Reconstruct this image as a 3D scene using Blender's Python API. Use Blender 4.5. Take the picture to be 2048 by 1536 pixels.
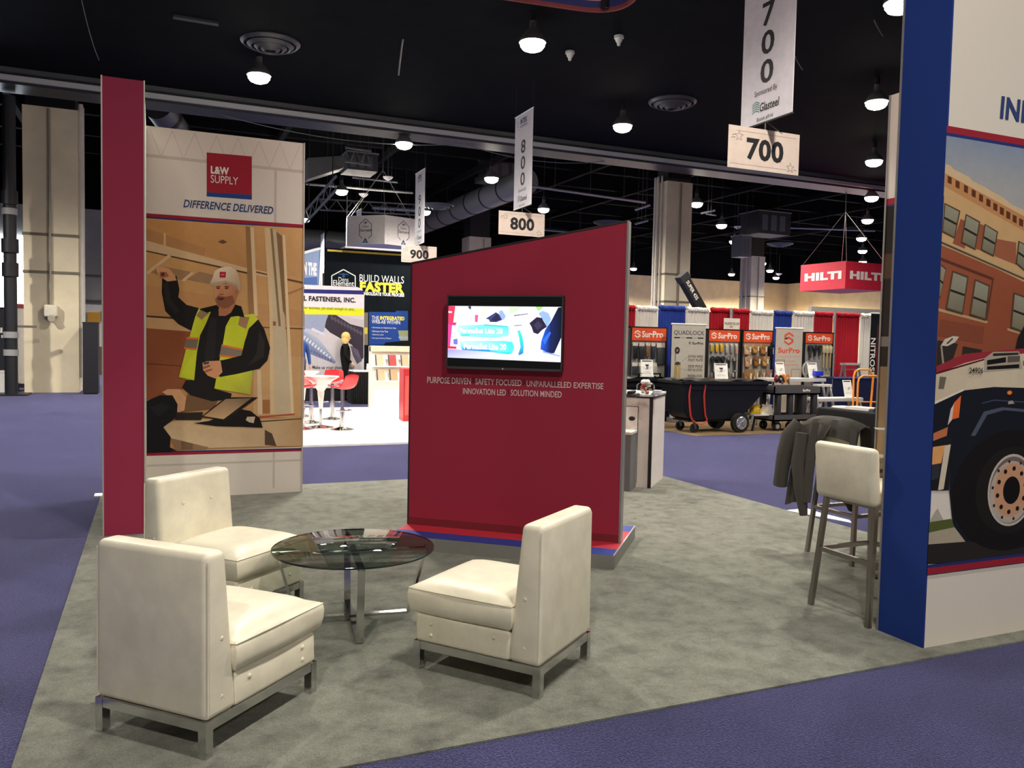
# Trade-show booth in a convention hall. Hall frame: X along the aisles' cross direction, Y into the hall, Z up, metres.
import bpy, bmesh, math, random
from mathutils import Vector, Matrix
random.seed(7)
for o in list(bpy.data.objects): bpy.data.objects.remove(o)
sc = bpy.context.scene
col = sc.collection
PI = math.pi
R_ = math.radians

# ---------------------------------------------------------------- camera, world, exposure
cam_d = bpy.data.cameras.new('camera')
cam_d.sensor_fit = 'HORIZONTAL'; cam_d.sensor_width = 36.0; cam_d.lens = 36.0*1650/2048
cam_d.clip_end = 300
cam = bpy.data.objects.new('camera', cam_d); col.objects.link(cam)
_R = Vector((0.917278, -0.397710, 0.020672)); _U = Vector((0.001048, 0.054318, 0.998523)); _F = Vector((0.398245, 0.915902, -0.050241))
cm = Matrix((( _R.x, _U.x, -_F.x, 0.0), (_R.y, _U.y, -_F.y, 0.0), (_R.z, _U.z, -_F.z, 1.6), (0, 0, 0, 1)))
cam.matrix_world = cm
sc.camera = cam
w = bpy.data.worlds.new('world'); sc.world = w; w.use_nodes = True
w.node_tree.nodes['Background'].inputs[0].default_value = (0.6, 0.7, 1.0, 1)
w.node_tree.nodes['Background'].inputs[1].default_value = 0.02
sc.view_settings.view_transform = 'Standard'; sc.view_settings.look = 'None'
sc.view_settings.gamma = 1.0; sc.view_settings.use_curve_mapping = False
sc.view_settings.exposure = 0.7
LAMP_W = 900.0          # watts of each ceiling lamp
LAMP_COL = (1.0, 0.925, 0.81)
LENS_E = 28.0           # glow of the lamp lenses

# ---------------------------------------------------------------- materials
def lin(c):
    r = []
    for x in c[:3]:
        x = x/255.0
        r.append(x/12.92 if x <= 0.04045 else ((x+0.055)/1.055)**2.4)
    return (r[0], r[1], r[2], 1.0)
_mc = {}
def M(rgb, rough=0.5, metal=0.0, kind='', spec=0.5):
    k = (tuple(rgb), rough, metal, kind, spec)
    if k in _mc: return _mc[k]
    m = bpy.data.materials.new('%s_%d_%d_%d' % ((kind or 'paint',)+tuple(int(q) for q in rgb)))
    m.use_nodes = True
    nt = m.node_tree; b = nt.nodes['Principled BSDF']
    b.inputs['Base Color'].default_value = lin(rgb)
    b.inputs['Roughness'].default_value = rough
    b.inputs['Metallic'].default_value = metal
    b.inputs['Specular IOR Level'].default_value = spec
    def noise(scale, detail=4, rough_=0.6, coord='Object', dist=0.0):
        tc = nt.nodes.new('ShaderNodeTexCoord'); n = nt.nodes.new('ShaderNodeTexNoise')
        n.inputs['Scale'].default_value = scale; n.inputs['Detail'].default_value = detail
        n.inputs['Roughness'].default_value = rough_; n.inputs['Distortion'].default_value = dist
        nt.links.new(tc.outputs[coord], n.inputs['Vector']); return n
    def ramp(n, stops):
        r = nt.nodes.new('ShaderNodeValToRGB')
        while len(r.color_ramp.elements) < len(stops): r.color_ramp.elements.new(0.5)
        for e, (p, c) in zip(r.color_ramp.elements, stops): e.position = p; e.color = lin(c)
        nt.links.new(n.outputs['Fac'], r.inputs['Fac']); return r
    def bump(n, strength, dist):
        bp = nt.nodes.new('ShaderNodeBump'); bp.inputs['Strength'].default_value = strength
        bp.inputs['Distance'].default_value = dist
        nt.links.new(n.outputs['Fac'], bp.inputs['Height']); nt.links.new(bp.outputs['Normal'], b.inputs['Normal'])
    def sh(c, f): return tuple(max(0, min(255, q*f)) for q in c)
    if kind == 'leather':
        n = noise(7, 5, 0.6); r = ramp(n, [(0.3, sh(rgb, 0.95)), (0.7, sh(rgb, 1.03))])
        nt.links.new(r.outputs['Color'], b.inputs['Base Color'])
        n2 = noise(5.0, 4, 0.5, dist=0.3); bump(n2, 0.16, 0.02)
    elif kind == 'carpet':
        n = noise(95, 3, 0.75); r = ramp(n, [(0.36, sh(rgb, 0.45)), (0.5, rgb), (0.66, sh(rgb, 1.75))])
        n2 = noise(1.1, 5, 0.65); r2 = ramp(n2, [(0.35, (205, 205, 205)), (0.65, (255, 255, 255))])
        mx = nt.nodes.new('ShaderNodeMixRGB'); mx.blend_type = 'MULTIPLY'; mx.inputs[0].default_value = 1
        nt.links.new(r.outputs['Color'], mx.inputs[1]); nt.links.new(r2.outputs['Color'], mx.inputs[2])
        nt.links.new(mx.outputs[0], b.inputs['Base Color'])
        bump(n, 0.9, 0.01)
        b.inputs['Sheen Weight'].default_value = 0.85; b.inputs['Sheen Roughness'].default_value = 0.3
        b.inputs['Sheen Tint'].default_value = lin((178, 178, 232))
        b.inputs['Specular IOR Level'].default_value = 0.05
    elif kind == 'plush':
        n = noise(6.5, 8, 0.72, dist=0.15); r = ramp(n, [(0.30, sh(rgb, 0.74)), (0.5, rgb), (0.70, sh(rgb, 1.14))])
        n2 = noise(170, 2, 0.7); r2 = ramp(n2, [(0.3, (196, 196, 196)), (0.7, (255, 255, 255))])
        mx = nt.nodes.new('ShaderNodeMixRGB'); mx.blend_type = 'MULTIPLY'; mx.inputs[0].default_value = 1
        nt.links.new(r.outputs['Color'], mx.inputs[1]); nt.links.new(r2.outputs['Color'], mx.inputs[2])
        nt.links.new(mx.outputs[0], b.inputs['Base Color'])
        bump(n2, 0.8, 0.006)
        b.inputs['Sheen Weight'].default_value = 0.25; b.inputs['Sheen Roughness'].default_value = 0.4
        b.inputs['Specular IOR Level'].default_value = 0.05
    elif kind == 'cloth':
        n = noise(320, 2, 0.5); r = ramp(n, [(0.3, sh(rgb, 0.95)), (0.7, sh(rgb, 1.04))])
        nt.links.new(r.outputs['Color'], b.inputs['Base Color']); bump(n, 0.15, 0.001)
        b.inputs['Specular IOR Level'].default_value = 0.15
    elif kind == 'matt':
        n = noise(2.0, 5, 0.6); r = ramp(n, [(0.3, sh(rgb, 0.85)), (0.7, sh(rgb, 1.1))])
        nt.links.new(r.outputs['Color'], b.inputs['Base Color']); b.inputs['Specular IOR Level'].default_value = 0.03
    elif kind == 'wall':
        n = noise(0.9, 6, 0.6); r = ramp(n, [(0.3, sh(rgb, 0.93)), (0.7, sh(rgb, 1.03))])
        nt.links.new(r.outputs['Color'], b.inputs['Base Color']); 
    elif kind == 'metal':
        n = noise(14, 4, 0.6); rr = nt.nodes.new('ShaderNodeMapRange')
        rr.inputs['To Min'].default_value = rough*0.75; rr.inputs['To Max'].default_value = rough*1.3
        nt.links.new(n.outputs['Fac'], rr.inputs['Value']); nt.links.new(rr.outputs['Result'], b.inputs['Roughness'])
    elif kind == 'glass':
        tr_ = nt.nodes.new('ShaderNodeBsdfTransparent'); tr_.inputs[0].default_value = lin(rgb)
        gl = nt.nodes.new('ShaderNodeBsdfGlossy'); gl.inputs['Roughness'].default_value = rough
        lw = nt.nodes.new('ShaderNodeLayerWeight')
        pw = nt.nodes.new('ShaderNodeMath'); pw.operation = 'POWER'; pw.inputs[1].default_value = 5.0; nt.links.new(lw.outputs['Facing'], pw.inputs[0])
        fr_ = nt.nodes.new('ShaderNodeMath'); fr_.operation = 'MULTIPLY_ADD'; fr_.inputs[1].default_value = 0.7; fr_.inputs[2].default_value = 0.035; nt.links.new(pw.outputs[0], fr_.inputs[0])
        mxs = nt.nodes.new('ShaderNodeMixShader'); nt.links.new(fr_.outputs[0], mxs.inputs[0])
        nt.links.new(tr_.outputs[0], mxs.inputs[1]); nt.links.new(gl.outputs[0], mxs.inputs[2])
        nt.links.new(mxs.outputs[0], nt.nodes['Material Output'].inputs['Surface'])
    else:
        n = noise(9, 3, 0.5); r = ramp(n, [(0.3, sh(rgb, 0.975)), (0.7, sh(rgb, 1.02))])
        nt.links.new(r.outputs['Color'], b.inputs['Base Color'])
    _mc[k] = m
    return m
def EM(rgb, strength):
    k = ('em', tuple(rgb), strength)
    if k in _mc: return _mc[k]
    m = bpy.data.materials.new('glow_%d_%d_%d' % tuple(rgb)); m.use_nodes = True
    b = m.node_tree.nodes['Principled BSDF']
    b.inputs['Base Color'].default_value = lin(rgb)
    b.inputs['Emission Color'].default_value = lin(rgb); b.inputs['Emission Strength'].default_value = strength
    _mc[k] = m; return m
def colour_print(name, emit=0.0, rough=0.7):
    m = bpy.data.materials.new(name); m.use_nodes = True
    nt = m.node_tree; b = nt.nodes['Principled BSDF']
    a = nt.nodes.new('ShaderNodeAttribute'); a.attribute_name = 'Col'
    b.inputs['Roughness'].default_value = rough; b.inputs['Specular IOR Level'].default_value = 0.2
    if emit:
        b.inputs['Base Color'].default_value = (0.01, 0.01, 0.01, 1)
        nt.links.new(a.outputs['Color'], b.inputs['Emission Color']); b.inputs['Emission Strength'].default_value = emit
    else:
        tc = nt.nodes.new('ShaderNodeTexCoord'); n = nt.nodes.new('ShaderNodeTexNoise')
        n.inputs['Scale'].default_value = 11; n.inputs['Detail'].default_value = 6; n.inputs['Roughness'].default_value = 0.7
        nt.links.new(tc.outputs['Object'], n.inputs['Vector'])
        r = nt.nodes.new('ShaderNodeValToRGB')
        r.color_ramp.elements[0].position = 0.3; r.color_ramp.elements[0].color = (0.90, 0.90, 0.90, 1)
        r.color_ramp.elements[1].position = 0.7; r.color_ramp.elements[1].color = (1, 1, 1, 1)
        nt.links.new(n.outputs['Fac'], r.inputs['Fac'])
        mx = nt.nodes.new('ShaderNodeMixRGB'); mx.blend_type = 'MULTIPLY'; mx.inputs[0].default_value = 1
        nt.links.new(a.outputs['Color'], mx.inputs[1]); nt.links.new(r.outputs['Color'], mx.inputs[2])
        nt.links.new(mx.outputs[0], b.inputs['Base Color'])
    return m
PRINT = colour_print('printed_fabric')
SCREEN = colour_print('lit_screen', emit=0.85, rough=0.15)
LITPRINT = colour_print('backlit_print', emit=1.3)

WHITE = M((214, 208, 200), 0.6); CREAM = M((232, 226, 205), 0.42, kind='leather')
CHROME = M((205, 205, 205), 0.12, 1.0, 'metal'); STEEL = M((150, 148, 142), 0.32, 1.0, 'metal')
ALU = M((178, 178, 180), 0.4, 0.7, 'metal'); BLACK = M((14, 14, 16), 0.55); DARK = M((34, 34, 37), 0.5)
RUBBER = M((17, 17, 17), 0.8); BLACKM = M((24, 24, 26), 0.45)

# ---------------------------------------------------------------- mesh building
class MB:
    def __init__(s): s.v = []; s.f = []; s.m = []; s.s = []
    def add(s, vs, fs, mi=0, sm=False, T=None):
        o = len(s.v)
        for p in vs:
            s.v.append(tuple(T @ Vector(p)) if T is not None else tuple(p))
        for q in fs: s.f.append([o+i for i in q]); s.m.append(mi); s.s.append(sm)
        return s
    def box(s, x0, x1, y0, y1, z0, z1, mi=0, T=None):
        vs = [(x, y, z) for z in (z0, z1) for y in (y0, y1) for x in (x0, x1)]
        return s.add(vs, [(0, 2, 3, 1), (4, 5, 7, 6), (0, 1, 5, 4), (2, 6, 7, 3), (0, 4, 6, 2), (1, 3, 7, 5)], mi, False, T)
    def bm(s, b, mi=0, sm=True, T=None):
        b.verts.ensure_lookup_table(); b.verts.index_update()
        s.add([tuple(v.co) for v in b.verts], [[v.index for v in f.verts] for f in b.faces], mi, sm, T); b.free(); return s
    def rbox(s, x0, x1, y0, y1, z0, z1, r=0.02, seg=3, mi=0, T=None, fn=None):
        b = bmesh.new(); bmesh.ops.create_cube(b, size=1)
        for v in b.verts:
            v.co = Vector(((x0+x1)/2+v.co.x*(x1-x0), (y0+y1)/2+v.co.y*(y1-y0), (z0+z1)/2+v.co.z*(z1-z0)))
        if fn:
            for v in b.verts: v.co = Vector(fn(*v.co))
        bmesh.ops.bevel(b, geom=b.edges[:], offset=r, segments=seg, profile=0.5, affect='EDGES', clamp_overlap=True)
        return s.bm(b, mi, True, T)
    def cyl(s, p0, p1, r0, r1=None, n=12, mi=0, caps=True, sm=True, T=None):
        if r1 is None: r1 = r0
        p0 = Vector(p0); p1 = Vector(p1); d = (p1-p0).normalized()
        a = d.orthogonal().normalized(); c = d.cross(a)
        vs = []; 
        for p, r in ((p0, r0), (p1, r1)):
            for i in range(n):
                t = 2*PI*i/n; vs.append(tuple(p+a*(r*math.cos(t))+c*(r*math.sin(t))))
        fs = [(i, (i+1) % n, n+(i+1) % n, n+i) for i in range(n)]
        s.add(vs, fs, mi, sm, T)
        if caps: s.add(vs, [tuple(range(n-1, -1, -1)), tuple(range(n, 2*n))], mi, False, T)
        return s
    def tube(s, pts, r, n=8, mi=0, T=None, closed=False, flat=None):
        P = [Vector(p) for p in pts]; k = len(P); vs = []
        up = None
        for i, p in enumerate(P):
            if closed: t = (P[(i+1) % k]-P[i-1]).normalized()
            else: t = (P[min(i+1, k-1)]-P[max(i-1, 0)]).normalized()
            if up is None: up = t.orthogonal().normalized()
            a = (up-t*up.dot(t)).normalized(); up = a; c = t.cross(a)
            rr = r[i] if isinstance(r, (list, tuple)) else r
            for j in range(n):
                q = 2*PI*j/n; vs.append(tuple(p+a*(rr*math.cos(q))+c*(rr*math.sin(q))))
        fs = []
        for i in range(k if closed else k-1):
            i2 = (i+1) % k
            for j in range(n): fs.append((i*n+j, i*n+(j+1) % n, i2*n+(j+1) % n, i2*n+j))
        s.add(vs, fs, mi, True, T)
        if not closed: s.add(vs, [tuple(range(n-1, -1, -1)), tuple(range((k-1)*n, k*n))], mi, False, T)
        return s
    def bar(s, p0, p1, wx, wy, mi=0, T=None, up=(0, 0, 1)):
        p0 = Vector(p0); p1 = Vector(p1); d = (p1-p0).normalized(); u = Vector(up)
        if abs(d.dot(u)) > 0.99: u = Vector((0, 1, 0))
        a = d.cross(u).normalized(); c = a.cross(d)
        vs = []
        for p in (p0, p1):
            for (i, j) in ((-1, -1), (1, -1), (1, 1), (-1, 1)): vs.append(tuple(p+a*(i*wx/2)+c*(j*wy/2)))
        return s.add(vs, [(3, 2, 1, 0), (4, 5, 6, 7), (0, 1, 5, 4), (1, 2, 6, 5), (2, 3, 7, 6), (3, 0, 4, 7)], mi, False, T)
    def lathe(s, prof, c=(0, 0, 0), n=24, mi=0, T=None, close=True):
        vs = []; k = len(prof)
        for (r, z) in prof:
            for i in range(n):
                t = 2*PI*i/n; vs.append((c[0]+r*math.cos(t), c[1]+r*math.sin(t), c[2]+z))
        fs = []
        for a in range(k-1):
            for i in range(n): fs.append((a*n+i, a*n+(i+1) % n, (a+1)*n+(i+1) % n, (a+1)*n+i))
        s.add(vs, fs, mi, True, T)
        if close: s.add(vs, [tuple(range(n-1, -1, -1)), tuple(range((k-1)*n, k*n))], mi, False, T)
        return s
    def prism(s, pts, y0, y1, mi=0, T=None):      # polygon in X,Z swept from y0 to y1
        k = len(pts); vs = [(x, y0, z) for x, z in pts]+[(x, y1, z) for x, z in pts]
        fs = [tuple(range(k)), tuple(range(2*k-1, k-1, -1))]+[(i, k+i, k+(i+1) % k, (i+1) % k) for i in range(k)]
        return s.add(vs, fs, mi, False, T)
    def slab(s, pts, z0, z1, mi=0, T=None):       # polygon in X,Y swept from z0 to z1
        k = len(pts); vs = [(x, y, z0) for x, y in pts]+[(x, y, z1) for x, y in pts]
        fs = [tuple(range(k-1, -1, -1)), tuple(range(k, 2*k))]+[(i, (i+1) % k, k+(i+1) % k, k+i) for i in range(k)]
        return s.add(vs, fs, mi, False, T)
    def ball(s, c, r, n=10, mi=0, T=None, sc=(1, 1, 1)):
        b = bmesh.new(); bmesh.ops.create_uvsphere(b, u_segments=n, v_segments=max(5, n*2//3), radius=1)
        for v in b.verts: v.co = Vector((c[0]+v.co.x*r*sc[0], c[1]+v.co.y*r*sc[1], c[2]+v.co.z*r*sc[2]))
        return s.bm(b, mi, True, T)
    def mesh(s, name, mats):
        me = bpy.data.meshes.new(name); me.from_pydata(s.v, [], s.f)
        for m in (mats if isinstance(mats, (list, tuple)) else [mats]): me.materials.append(m)
        me.polygons.foreach_set('material_index', s.m); me.polygons.foreach_set('use_smooth', s.s)
        me.update()
        if any(s.s): me.set_sharp_from_angle(angle=R_(42))
        return me
    def build(s, name, mats, parent=None, loc=(0, 0, 0), rz=0.0):
        o = bpy.data.objects.new(name, s.mesh(name, mats)); col.objects.link(o)
        o.location = loc; o.rotation_euler = (0, 0, rz)
        if parent: o.parent = parent
        return o
def tag(o, label=None, cat=None, group=None, kind=None):
    if label: o['label'] = label
    if cat: o['category'] = cat
    if group: o['group'] = group
    if kind: o['kind'] = kind
    return o
def thing(name, label, cat, loc=(0, 0, 0), rz=0.0, group=None):
    o = bpy.data.objects.new(name, None); col.objects.link(o)
    o.empty_display_size = 0.1; o.location = loc; o.rotation_euler = (0, 0, rz)
    return tag(o, label, cat, group)
def dup(root, loc, rz=None, label=None, group=None):
    r = root.copy(); col.objects.link(r); r.location = loc
    if rz is not None: r.rotation_euler = (0, 0, rz)
    if label: r['label'] = label
    if group: r['group'] = group
    for ch in [q for q in root.children if q.type != 'LIGHT']:
        c = ch.copy(); col.objects.link(c); c.parent = r
        for g_ in list(ch.children):
            d = g_.copy(); col.objects.link(d); d.parent = c
    return r
def struct(name, mb, mats, label=None):
    o = mb.build(name, mats); o['kind'] = 'structure'
    if label: o['label'] = label
    return o
# flat print: polygons in a panel's own X,Z plane, a hair proud of it
def flat(name, parent, polys, mat=None, y=-0.001, step=0.00015, loc=(0, 0, 0), rz=0.0, label=None):
    vs = []; fs = []; cs = []
    for i, (pts, c) in enumerate(polys):
        o = len(vs); yy = y-i*step
        vs += [(p[0], yy, p[1]) for p in pts]
        a = sum(pts[j][0]*pts[(j+1) % len(pts)][1]-pts[(j+1) % len(pts)][0]*pts[j][1] for j in range(len(pts)))
        idx = list(range(o, o+len(pts)))
        cc = [lin(c)]*len(pts) if not isinstance(c[0], (tuple, list)) else [lin(q) for q in c]
        if a < 0: idx.reverse(); cc = cc[::-1]
        fs.append(idx); cs += cc
    me = bpy.data.meshes.new(name); me.from_pydata(vs, [], fs)
    at = me.color_attributes.new('Col', 'FLOAT_COLOR', 'CORNER')
    at.data.foreach_set('color', [q for c in cs for q in c])
    me.materials.append(mat or PRINT); me.update()
    o = bpy.data.objects.new(name, me); col.objects.link(o); o.location = loc; o.rotation_euler = (0, 0, rz)
    if parent: o.parent = parent
    if label: o['label'] = label
    return o
def ell(cx, cz, rx, rz_, n=24, a0=0.0, a1=2*PI):
    return [(cx+rx*math.cos(a0+(a1-a0)*i/n), cz+rz_*math.sin(a0+(a1-a0)*i/n)) for i in range(n)]
def rect(x0, z0, x1, z1): return [(x0, z0), (x1, z0), (x1, z1), (x0, z1)]
# lettering: built-in font, fitted to the rectangle x0,z0,x1,z1 of the panel plane
_tc = {}
def text(name, parent, s, box, mat, y=-0.002, bold=0.0, shear=0.0, loc=(0, 0, 0), rz=0.0, thick=0.0, label=None, rot90=0):
    k = (s, bold, shear)
    if k not in _tc:
        cu = bpy.data.curves.new('lettering', 'FONT'); cu.body = s; cu.size = 1; cu.offset = bold; cu.shear = shear
        cu.resolution_u = 3; cu.fill_mode = 'FRONT'; cu.space_character = 1.0+bold*1.2
        t = bpy.data.objects.new('lettering', cu); col.objects.link(t)
        dg = bpy.context.evaluated_depsgraph_get(); dg.update()
        me = bpy.data.meshes.new_from_object(t.evaluated_get(dg))
        _tc[k] = ([tuple(v.co) for v in me.vertices], [tuple(p.vertices) for p in me.polygons])
        bpy.data.objects.remove(t); bpy.data.curves.remove(cu); bpy.data.meshes.remove(me)
    V, Fc = _tc[k]
    x0 = min(v[0] for v in V); x1 = max(v[0] for v in V); z0 = min(v[1] for v in V); z1 = max(v[1] for v in V)
    bx0, bz0, bx1, bz1 = box
    vs = []
    for v in V:
        fx = (v[0]-x0)/max(1e-6, x1-x0); fz = (v[1]-z0)/max(1e-6, z1-z0)
        if rot90: fx, fz = fz, 1-fx      # letters turned to read downwards
        vs.append((bx0+fx*(bx1-bx0), y, bz0+fz*(bz1-bz0)))
    fcs = Fc
    me = bpy.data.meshes.new(name); me.from_pydata(vs, [], fcs)
    me.materials.append(mat); me.update()
    o = bpy.data.objects.new(name, me); col.objects.link(o); o.location = loc; o.rotation_euler = (0, 0, rz)
    if parent: o.parent = parent
    if label: o['label'] = label
    return o

# ---------------------------------------------------------------- lamps of the hall
def make_lamp(drop):
    t = thing('ceiling_lamp', '', 'lamp')
    MB().lathe([(0.03, 0.46), (0.06, 0.45), (0.075, 0.30), (0.16, 0.22), (0.25, 0.10), (0.265, 0.04), (0.25, 0.035), (0.235, 0.09), (0.15, 0.20)], n=20, close=False).build('shade', M((150, 150, 150), 0.35, 0.6), t)
    MB().lathe([(0.24, 0.05), (0.235, -0.02), (0.19, -0.08), (0.11, -0.115), (0.02, -0.125)], n=20).build('lens', EM((255, 247, 228), LENS_E), t)
    MB().cyl((0, 0, 0.44), (0, 0, 0.60), 0.07, 0.05, 12).build('ballast', DARK, t)
    MB().cyl((0, 0, 0.58), (0, 0, drop), 0.012, n=6).build('hanging_rod', DARK, t)
    return t
_lamp0 = {}
def lamp(loc, label, drop=0.62, power=1.0, light=True):
    if drop not in _lamp0:
        t = _lamp0[drop] = make_lamp(drop); t.location = loc; t['label'] = label
    else:
        t = dup(_lamp0[drop], loc, 0, label)
    t['group'] = 'round ceiling lamps of the hall'
    if light:
        if loc[1] > 24: power *= 3.0 if loc[1] < 34 else 4.5
        ld = bpy.data.lights.new('lamp_light', 'SPOT'); ld.energy = LAMP_W*power; ld.color = LAMP_COL
        ld.spot_size = R_(158); ld.spot_blend = 0.55; ld.shadow_soft_size = 0.16
        lo = bpy.data.objects.new('lamp_light', ld); col.objects.link(lo); lo.parent = t; lo.location = (0, 0, -0.16)
    return t
FRONT = 0.60; BACK = 3.2
lamp((2.127, 19.183, 7.300), 'glowing round lamp below the large ceiling diffuser, above the worker poster')
lamp((6.663, 14.675, 7.300), 'large glowing round lamp just below the hanging striped ring sign')
lamp((11.302, 19.063, 7.300), 'glowing round lamp between the 800 and 700 aisle signs')
lamp((15.387, 14.521, 7.300), 'large glowing round lamp left of the tall blue tower, second from the top')
lamp((11.347, 10.303, 7.300), 'glowing round lamp at the top edge of the picture, against the blue tower')
lamp((6.717, 23.727, 7.300), 'glowing round lamp hanging against the silver soffit edge, above the 900 banner', BACK)
lamp((6.695, 32.390, 7.300), 'glowing round lamp above the white hexagonal hanging sign, right of the worker poster', BACK)
lamp((10.884, 27.210, 7.300), 'glowing round lamp above the round duct, left of the 800 banner', BACK)
lamp((15.333, 32.265, 7.300), 'small glowing round lamp just right of the 800 card', BACK)
lamp((20.046, 27.856, 7.300), 'glowing round lamp just right of the big pale column top', BACK)
lamp((24.609, 32.168, 7.300), 'small glowing round lamp right of the big column, middle of a diagonal row of three', BACK)
lamp((28.917, 36.669, 7.300), 'small glowing round lamp above the slimmer far column', BACK)
lamp((20.121, 18.990, 7.300), 'glowing round lamp left of the blue tower, third from the top', FRONT)
lamp((24.823, 23.474, 7.300), 'glowing round lamp left of the blue tower, just under the soffit edge', FRONT)
lamp((29.010, 27.605, 7.300), 'glowing round lamp above the red hanging sign, upper one of the far pair', BACK)
lamp((33.474, 32.196, 7.300), 'small glowing round lamp right above the red hanging sign cables', BACK)
lamp((37.779, 36.223, 7.300), 'tiny glowing round lamp nearest to the top of the red hanging sign', BACK, power=1.6)
lamp((6.684, 40.910, 7.300), 'tiny glowing round lamp at the right edge of the worker poster', BACK)
lamp((11.085, 35.605, 7.300), 'tiny glowing round lamp right of the 900 banner at the end of the round duct', BACK)
lamp((33.056, 53.591, 7.300), 'tiny far lamp beside the top right corner of the red screen wall', BACK, power=1.6)
lamp((41.712, 53.065, 7.300), 'tiny far lamp just left of the slimmer far column', BACK, power=1.6)
lamp((46.580, 53.562, 7.300), 'tiny far lamp right of the slimmer far column, lower one', BACK, power=1.6)
lamp((42.003, 48.974, 7.300), 'tiny far lamp right of the slimmer far column, upper one', BACK, power=1.6)
# lamps of the same grid that the picture does not reach but whose light it shows
lamp((2.1, 10.1, 7.3), 'ceiling lamp over the back edge of the grey booth carpet', FRONT, power=1.1)
lamp((6.7, 5.5, 7.3), 'ceiling lamp over the aisle right of the booth', FRONT, power=1.0)
lamp((2.1, 1.1, 7.3), 'ceiling lamp over the front aisle', FRONT, power=0.6)
lamp((-2.4, -3.3, 7.3), 'ceiling lamp behind the viewer, left', FRONT, power=1.3)
lamp((6.7, -3.3, 7.3), 'ceiling lamp behind the viewer, right', FRONT, power=0.8)
for q_ in ((42.5, 40.7), (47, 27.5), (42.5, 31.9), (38, 45.1)):
    lamp((q_[0], q_[1], 7.3), 'far ceiling lamp hidden behind the blue tower', BACK, power=1.6)
lamp((-2.4, 14.3, 7.3), 'ceiling lamp over the left aisle', FRONT, power=1.2)
lamp((-7.0, 18.7, 7.3), 'ceiling lamp beyond the left edge', FRONT, power=2.6)
lamp((15.6, 5.5, 7.3), 'ceiling lamp far right of the booth', FRONT)

# ---------------------------------------------------------------- the room
BLUEC = M((49, 50, 84), 0.95, kind='carpet')
struct('floor', MB().box(-32, 56, -14, 60, -0.10, 0.0), BLUEC)
GREYC = M((133, 135, 125), 0.95, kind='plush')
t = MB().box(-0.48, 5.72, 2.99, 9.10, 0.0, 0.008).build('booth_carpet', GREYC)
tag(t, 'mottled grey square carpet of the booth under the lounge chairs', 'carpet')
t = MB().box(-0.2, 6.15, 12.26, 18.9, 0.0, 0.03).build('booth_floor', M((245, 243, 240), 0.35))
tag(t, 'bright white raised floor under the red bar stools', 'floor')
t = MB().box(8.85, 16.6, 12.1, 15.6, 0.0, 0.006).build('booth_carpet', M((120, 100, 74), 0.9, kind='cloth'))
tag(t, 'worn tan floor under the black tilt carts', 'carpet')
t = MB().slab([(5.723, 6.315),(5.910, 5.662),(5.978, 5.753),(5.964, 6.113),(5.998, 6.330)], 0.0, 0.004).build('plastic_sheet', M((252, 252, 250), 0.3))
tag(t, 'white plastic strip on the blue carpet at the grey carpet edge, behind the stools', 'sheet')
t = MB().box(-0.54, -0.36, 8.98, 9.14, 0.0, 0.011).build('tape_patch', M((225, 222, 214), 0.5))
tag(t, 'small white tape patch at the back left corner of the grey carpet', 'tape')

CEIL = M((19, 21, 24), 0.85, kind='matt'); CEILB = M((14, 15, 17), 0.9, kind='matt')
ce = struct('ceiling', MB().box(-32, 56, -14, 23.3, 7.9, 8.1), CEIL)
cb = struct('ceiling_rear', MB().box(-32, 56, 24.2, 60, 10.4, 10.6), CEILB)
so = MB()
so.box(-32, 56, 23.3, 24.2, 7.55, 10.6)
sof = struct('trim_1', so, M((52, 54, 57), 0.45, 0.3))
MB().box(-32, 56, 23.22, 23.32, 7.62, 7.74).build('silver_edge', M((205, 208, 212), 0.4, 0.2, 'metal'), sof)
MB().box(-32, 56, 23.14, 23.32, 7.80, 7.92).build('upper_lip', M((95, 97, 100), 0.5, 0.4, 'metal'), sof)
for i in range(9):
    MB().box(-32, 56, 27+i*3.6, 27.25+i*3.6, 9.6, 10.4).build('joist', M((20, 21, 23), 0.8, kind='matt'), cb)
for i in range(12):
    MB().box(-9+i*4.5, -8.8+i*4.5, 24.2, 59.5, 9.35, 9.6).build('cross_beam', M((22, 23, 25), 0.8, kind='matt'), cb)
WALLC = M((238, 216, 166), 0.8, kind='wall'); WALLD = M((14, 15, 17), 0.85, kind='matt')
wb = struct('wall_back', MB().box(-32, 56, 59.0, 59.4, 0, 7.4), WALLC)
MB().box(-32, 56, 58.98, 59.4, 7.4, 10.6).build('upper_wall', WALLD, wb)
wr = struct('wall_right', MB().box(52.6, 53, 10, 59.2, 0, 7.4), WALLC)
MB().box(52.58, 53, 10, 59.2, 7.4, 10.6).build('upper_wall', WALLD, wr)
struct('wall_left', MB().box(-30.4, -30, -14, 59.2, 0, 10.6), M((120, 118, 112), 0.85, kind='wall'))
wf = MB().box(-30, 1.5, 45.0, 45.3, 0, 7.6); 
wfo = struct('wall_far_left', wf, M((176, 172, 165), 0.8, kind='wall'))
MB().box(-30, 1.5, 44.96, 45.3, 7.6, 10.6).build('upper_wall', WALLD, wfo)
for z in (3.2, 4.4): MB().cyl((-3.2, 44.9, z), (1.4, 44.9, z), 0.05, n=8).build('pipe', M((120, 116, 108), 0.5), wfo)
for u in (-2.2, -1.0, 0.2): MB().box(u, u+0.06, 44.93, 45.0, 0, 7.6).build('wall_joint', M((150, 146, 138), 0.7), wfo)
struct('wall_front', MB().box(-30, 56, -14.4, -14, 0, 8.1), M((120, 115, 105), 0.85, kind='wall'))
wn = MB()
wn.box(-14, -5.35, 44.86, 44.9, 2.75, 6.05)
wno = struct('window_1', wn, EM((232, 242, 255), 7.0), 'bright daylit window at the far left')
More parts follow.
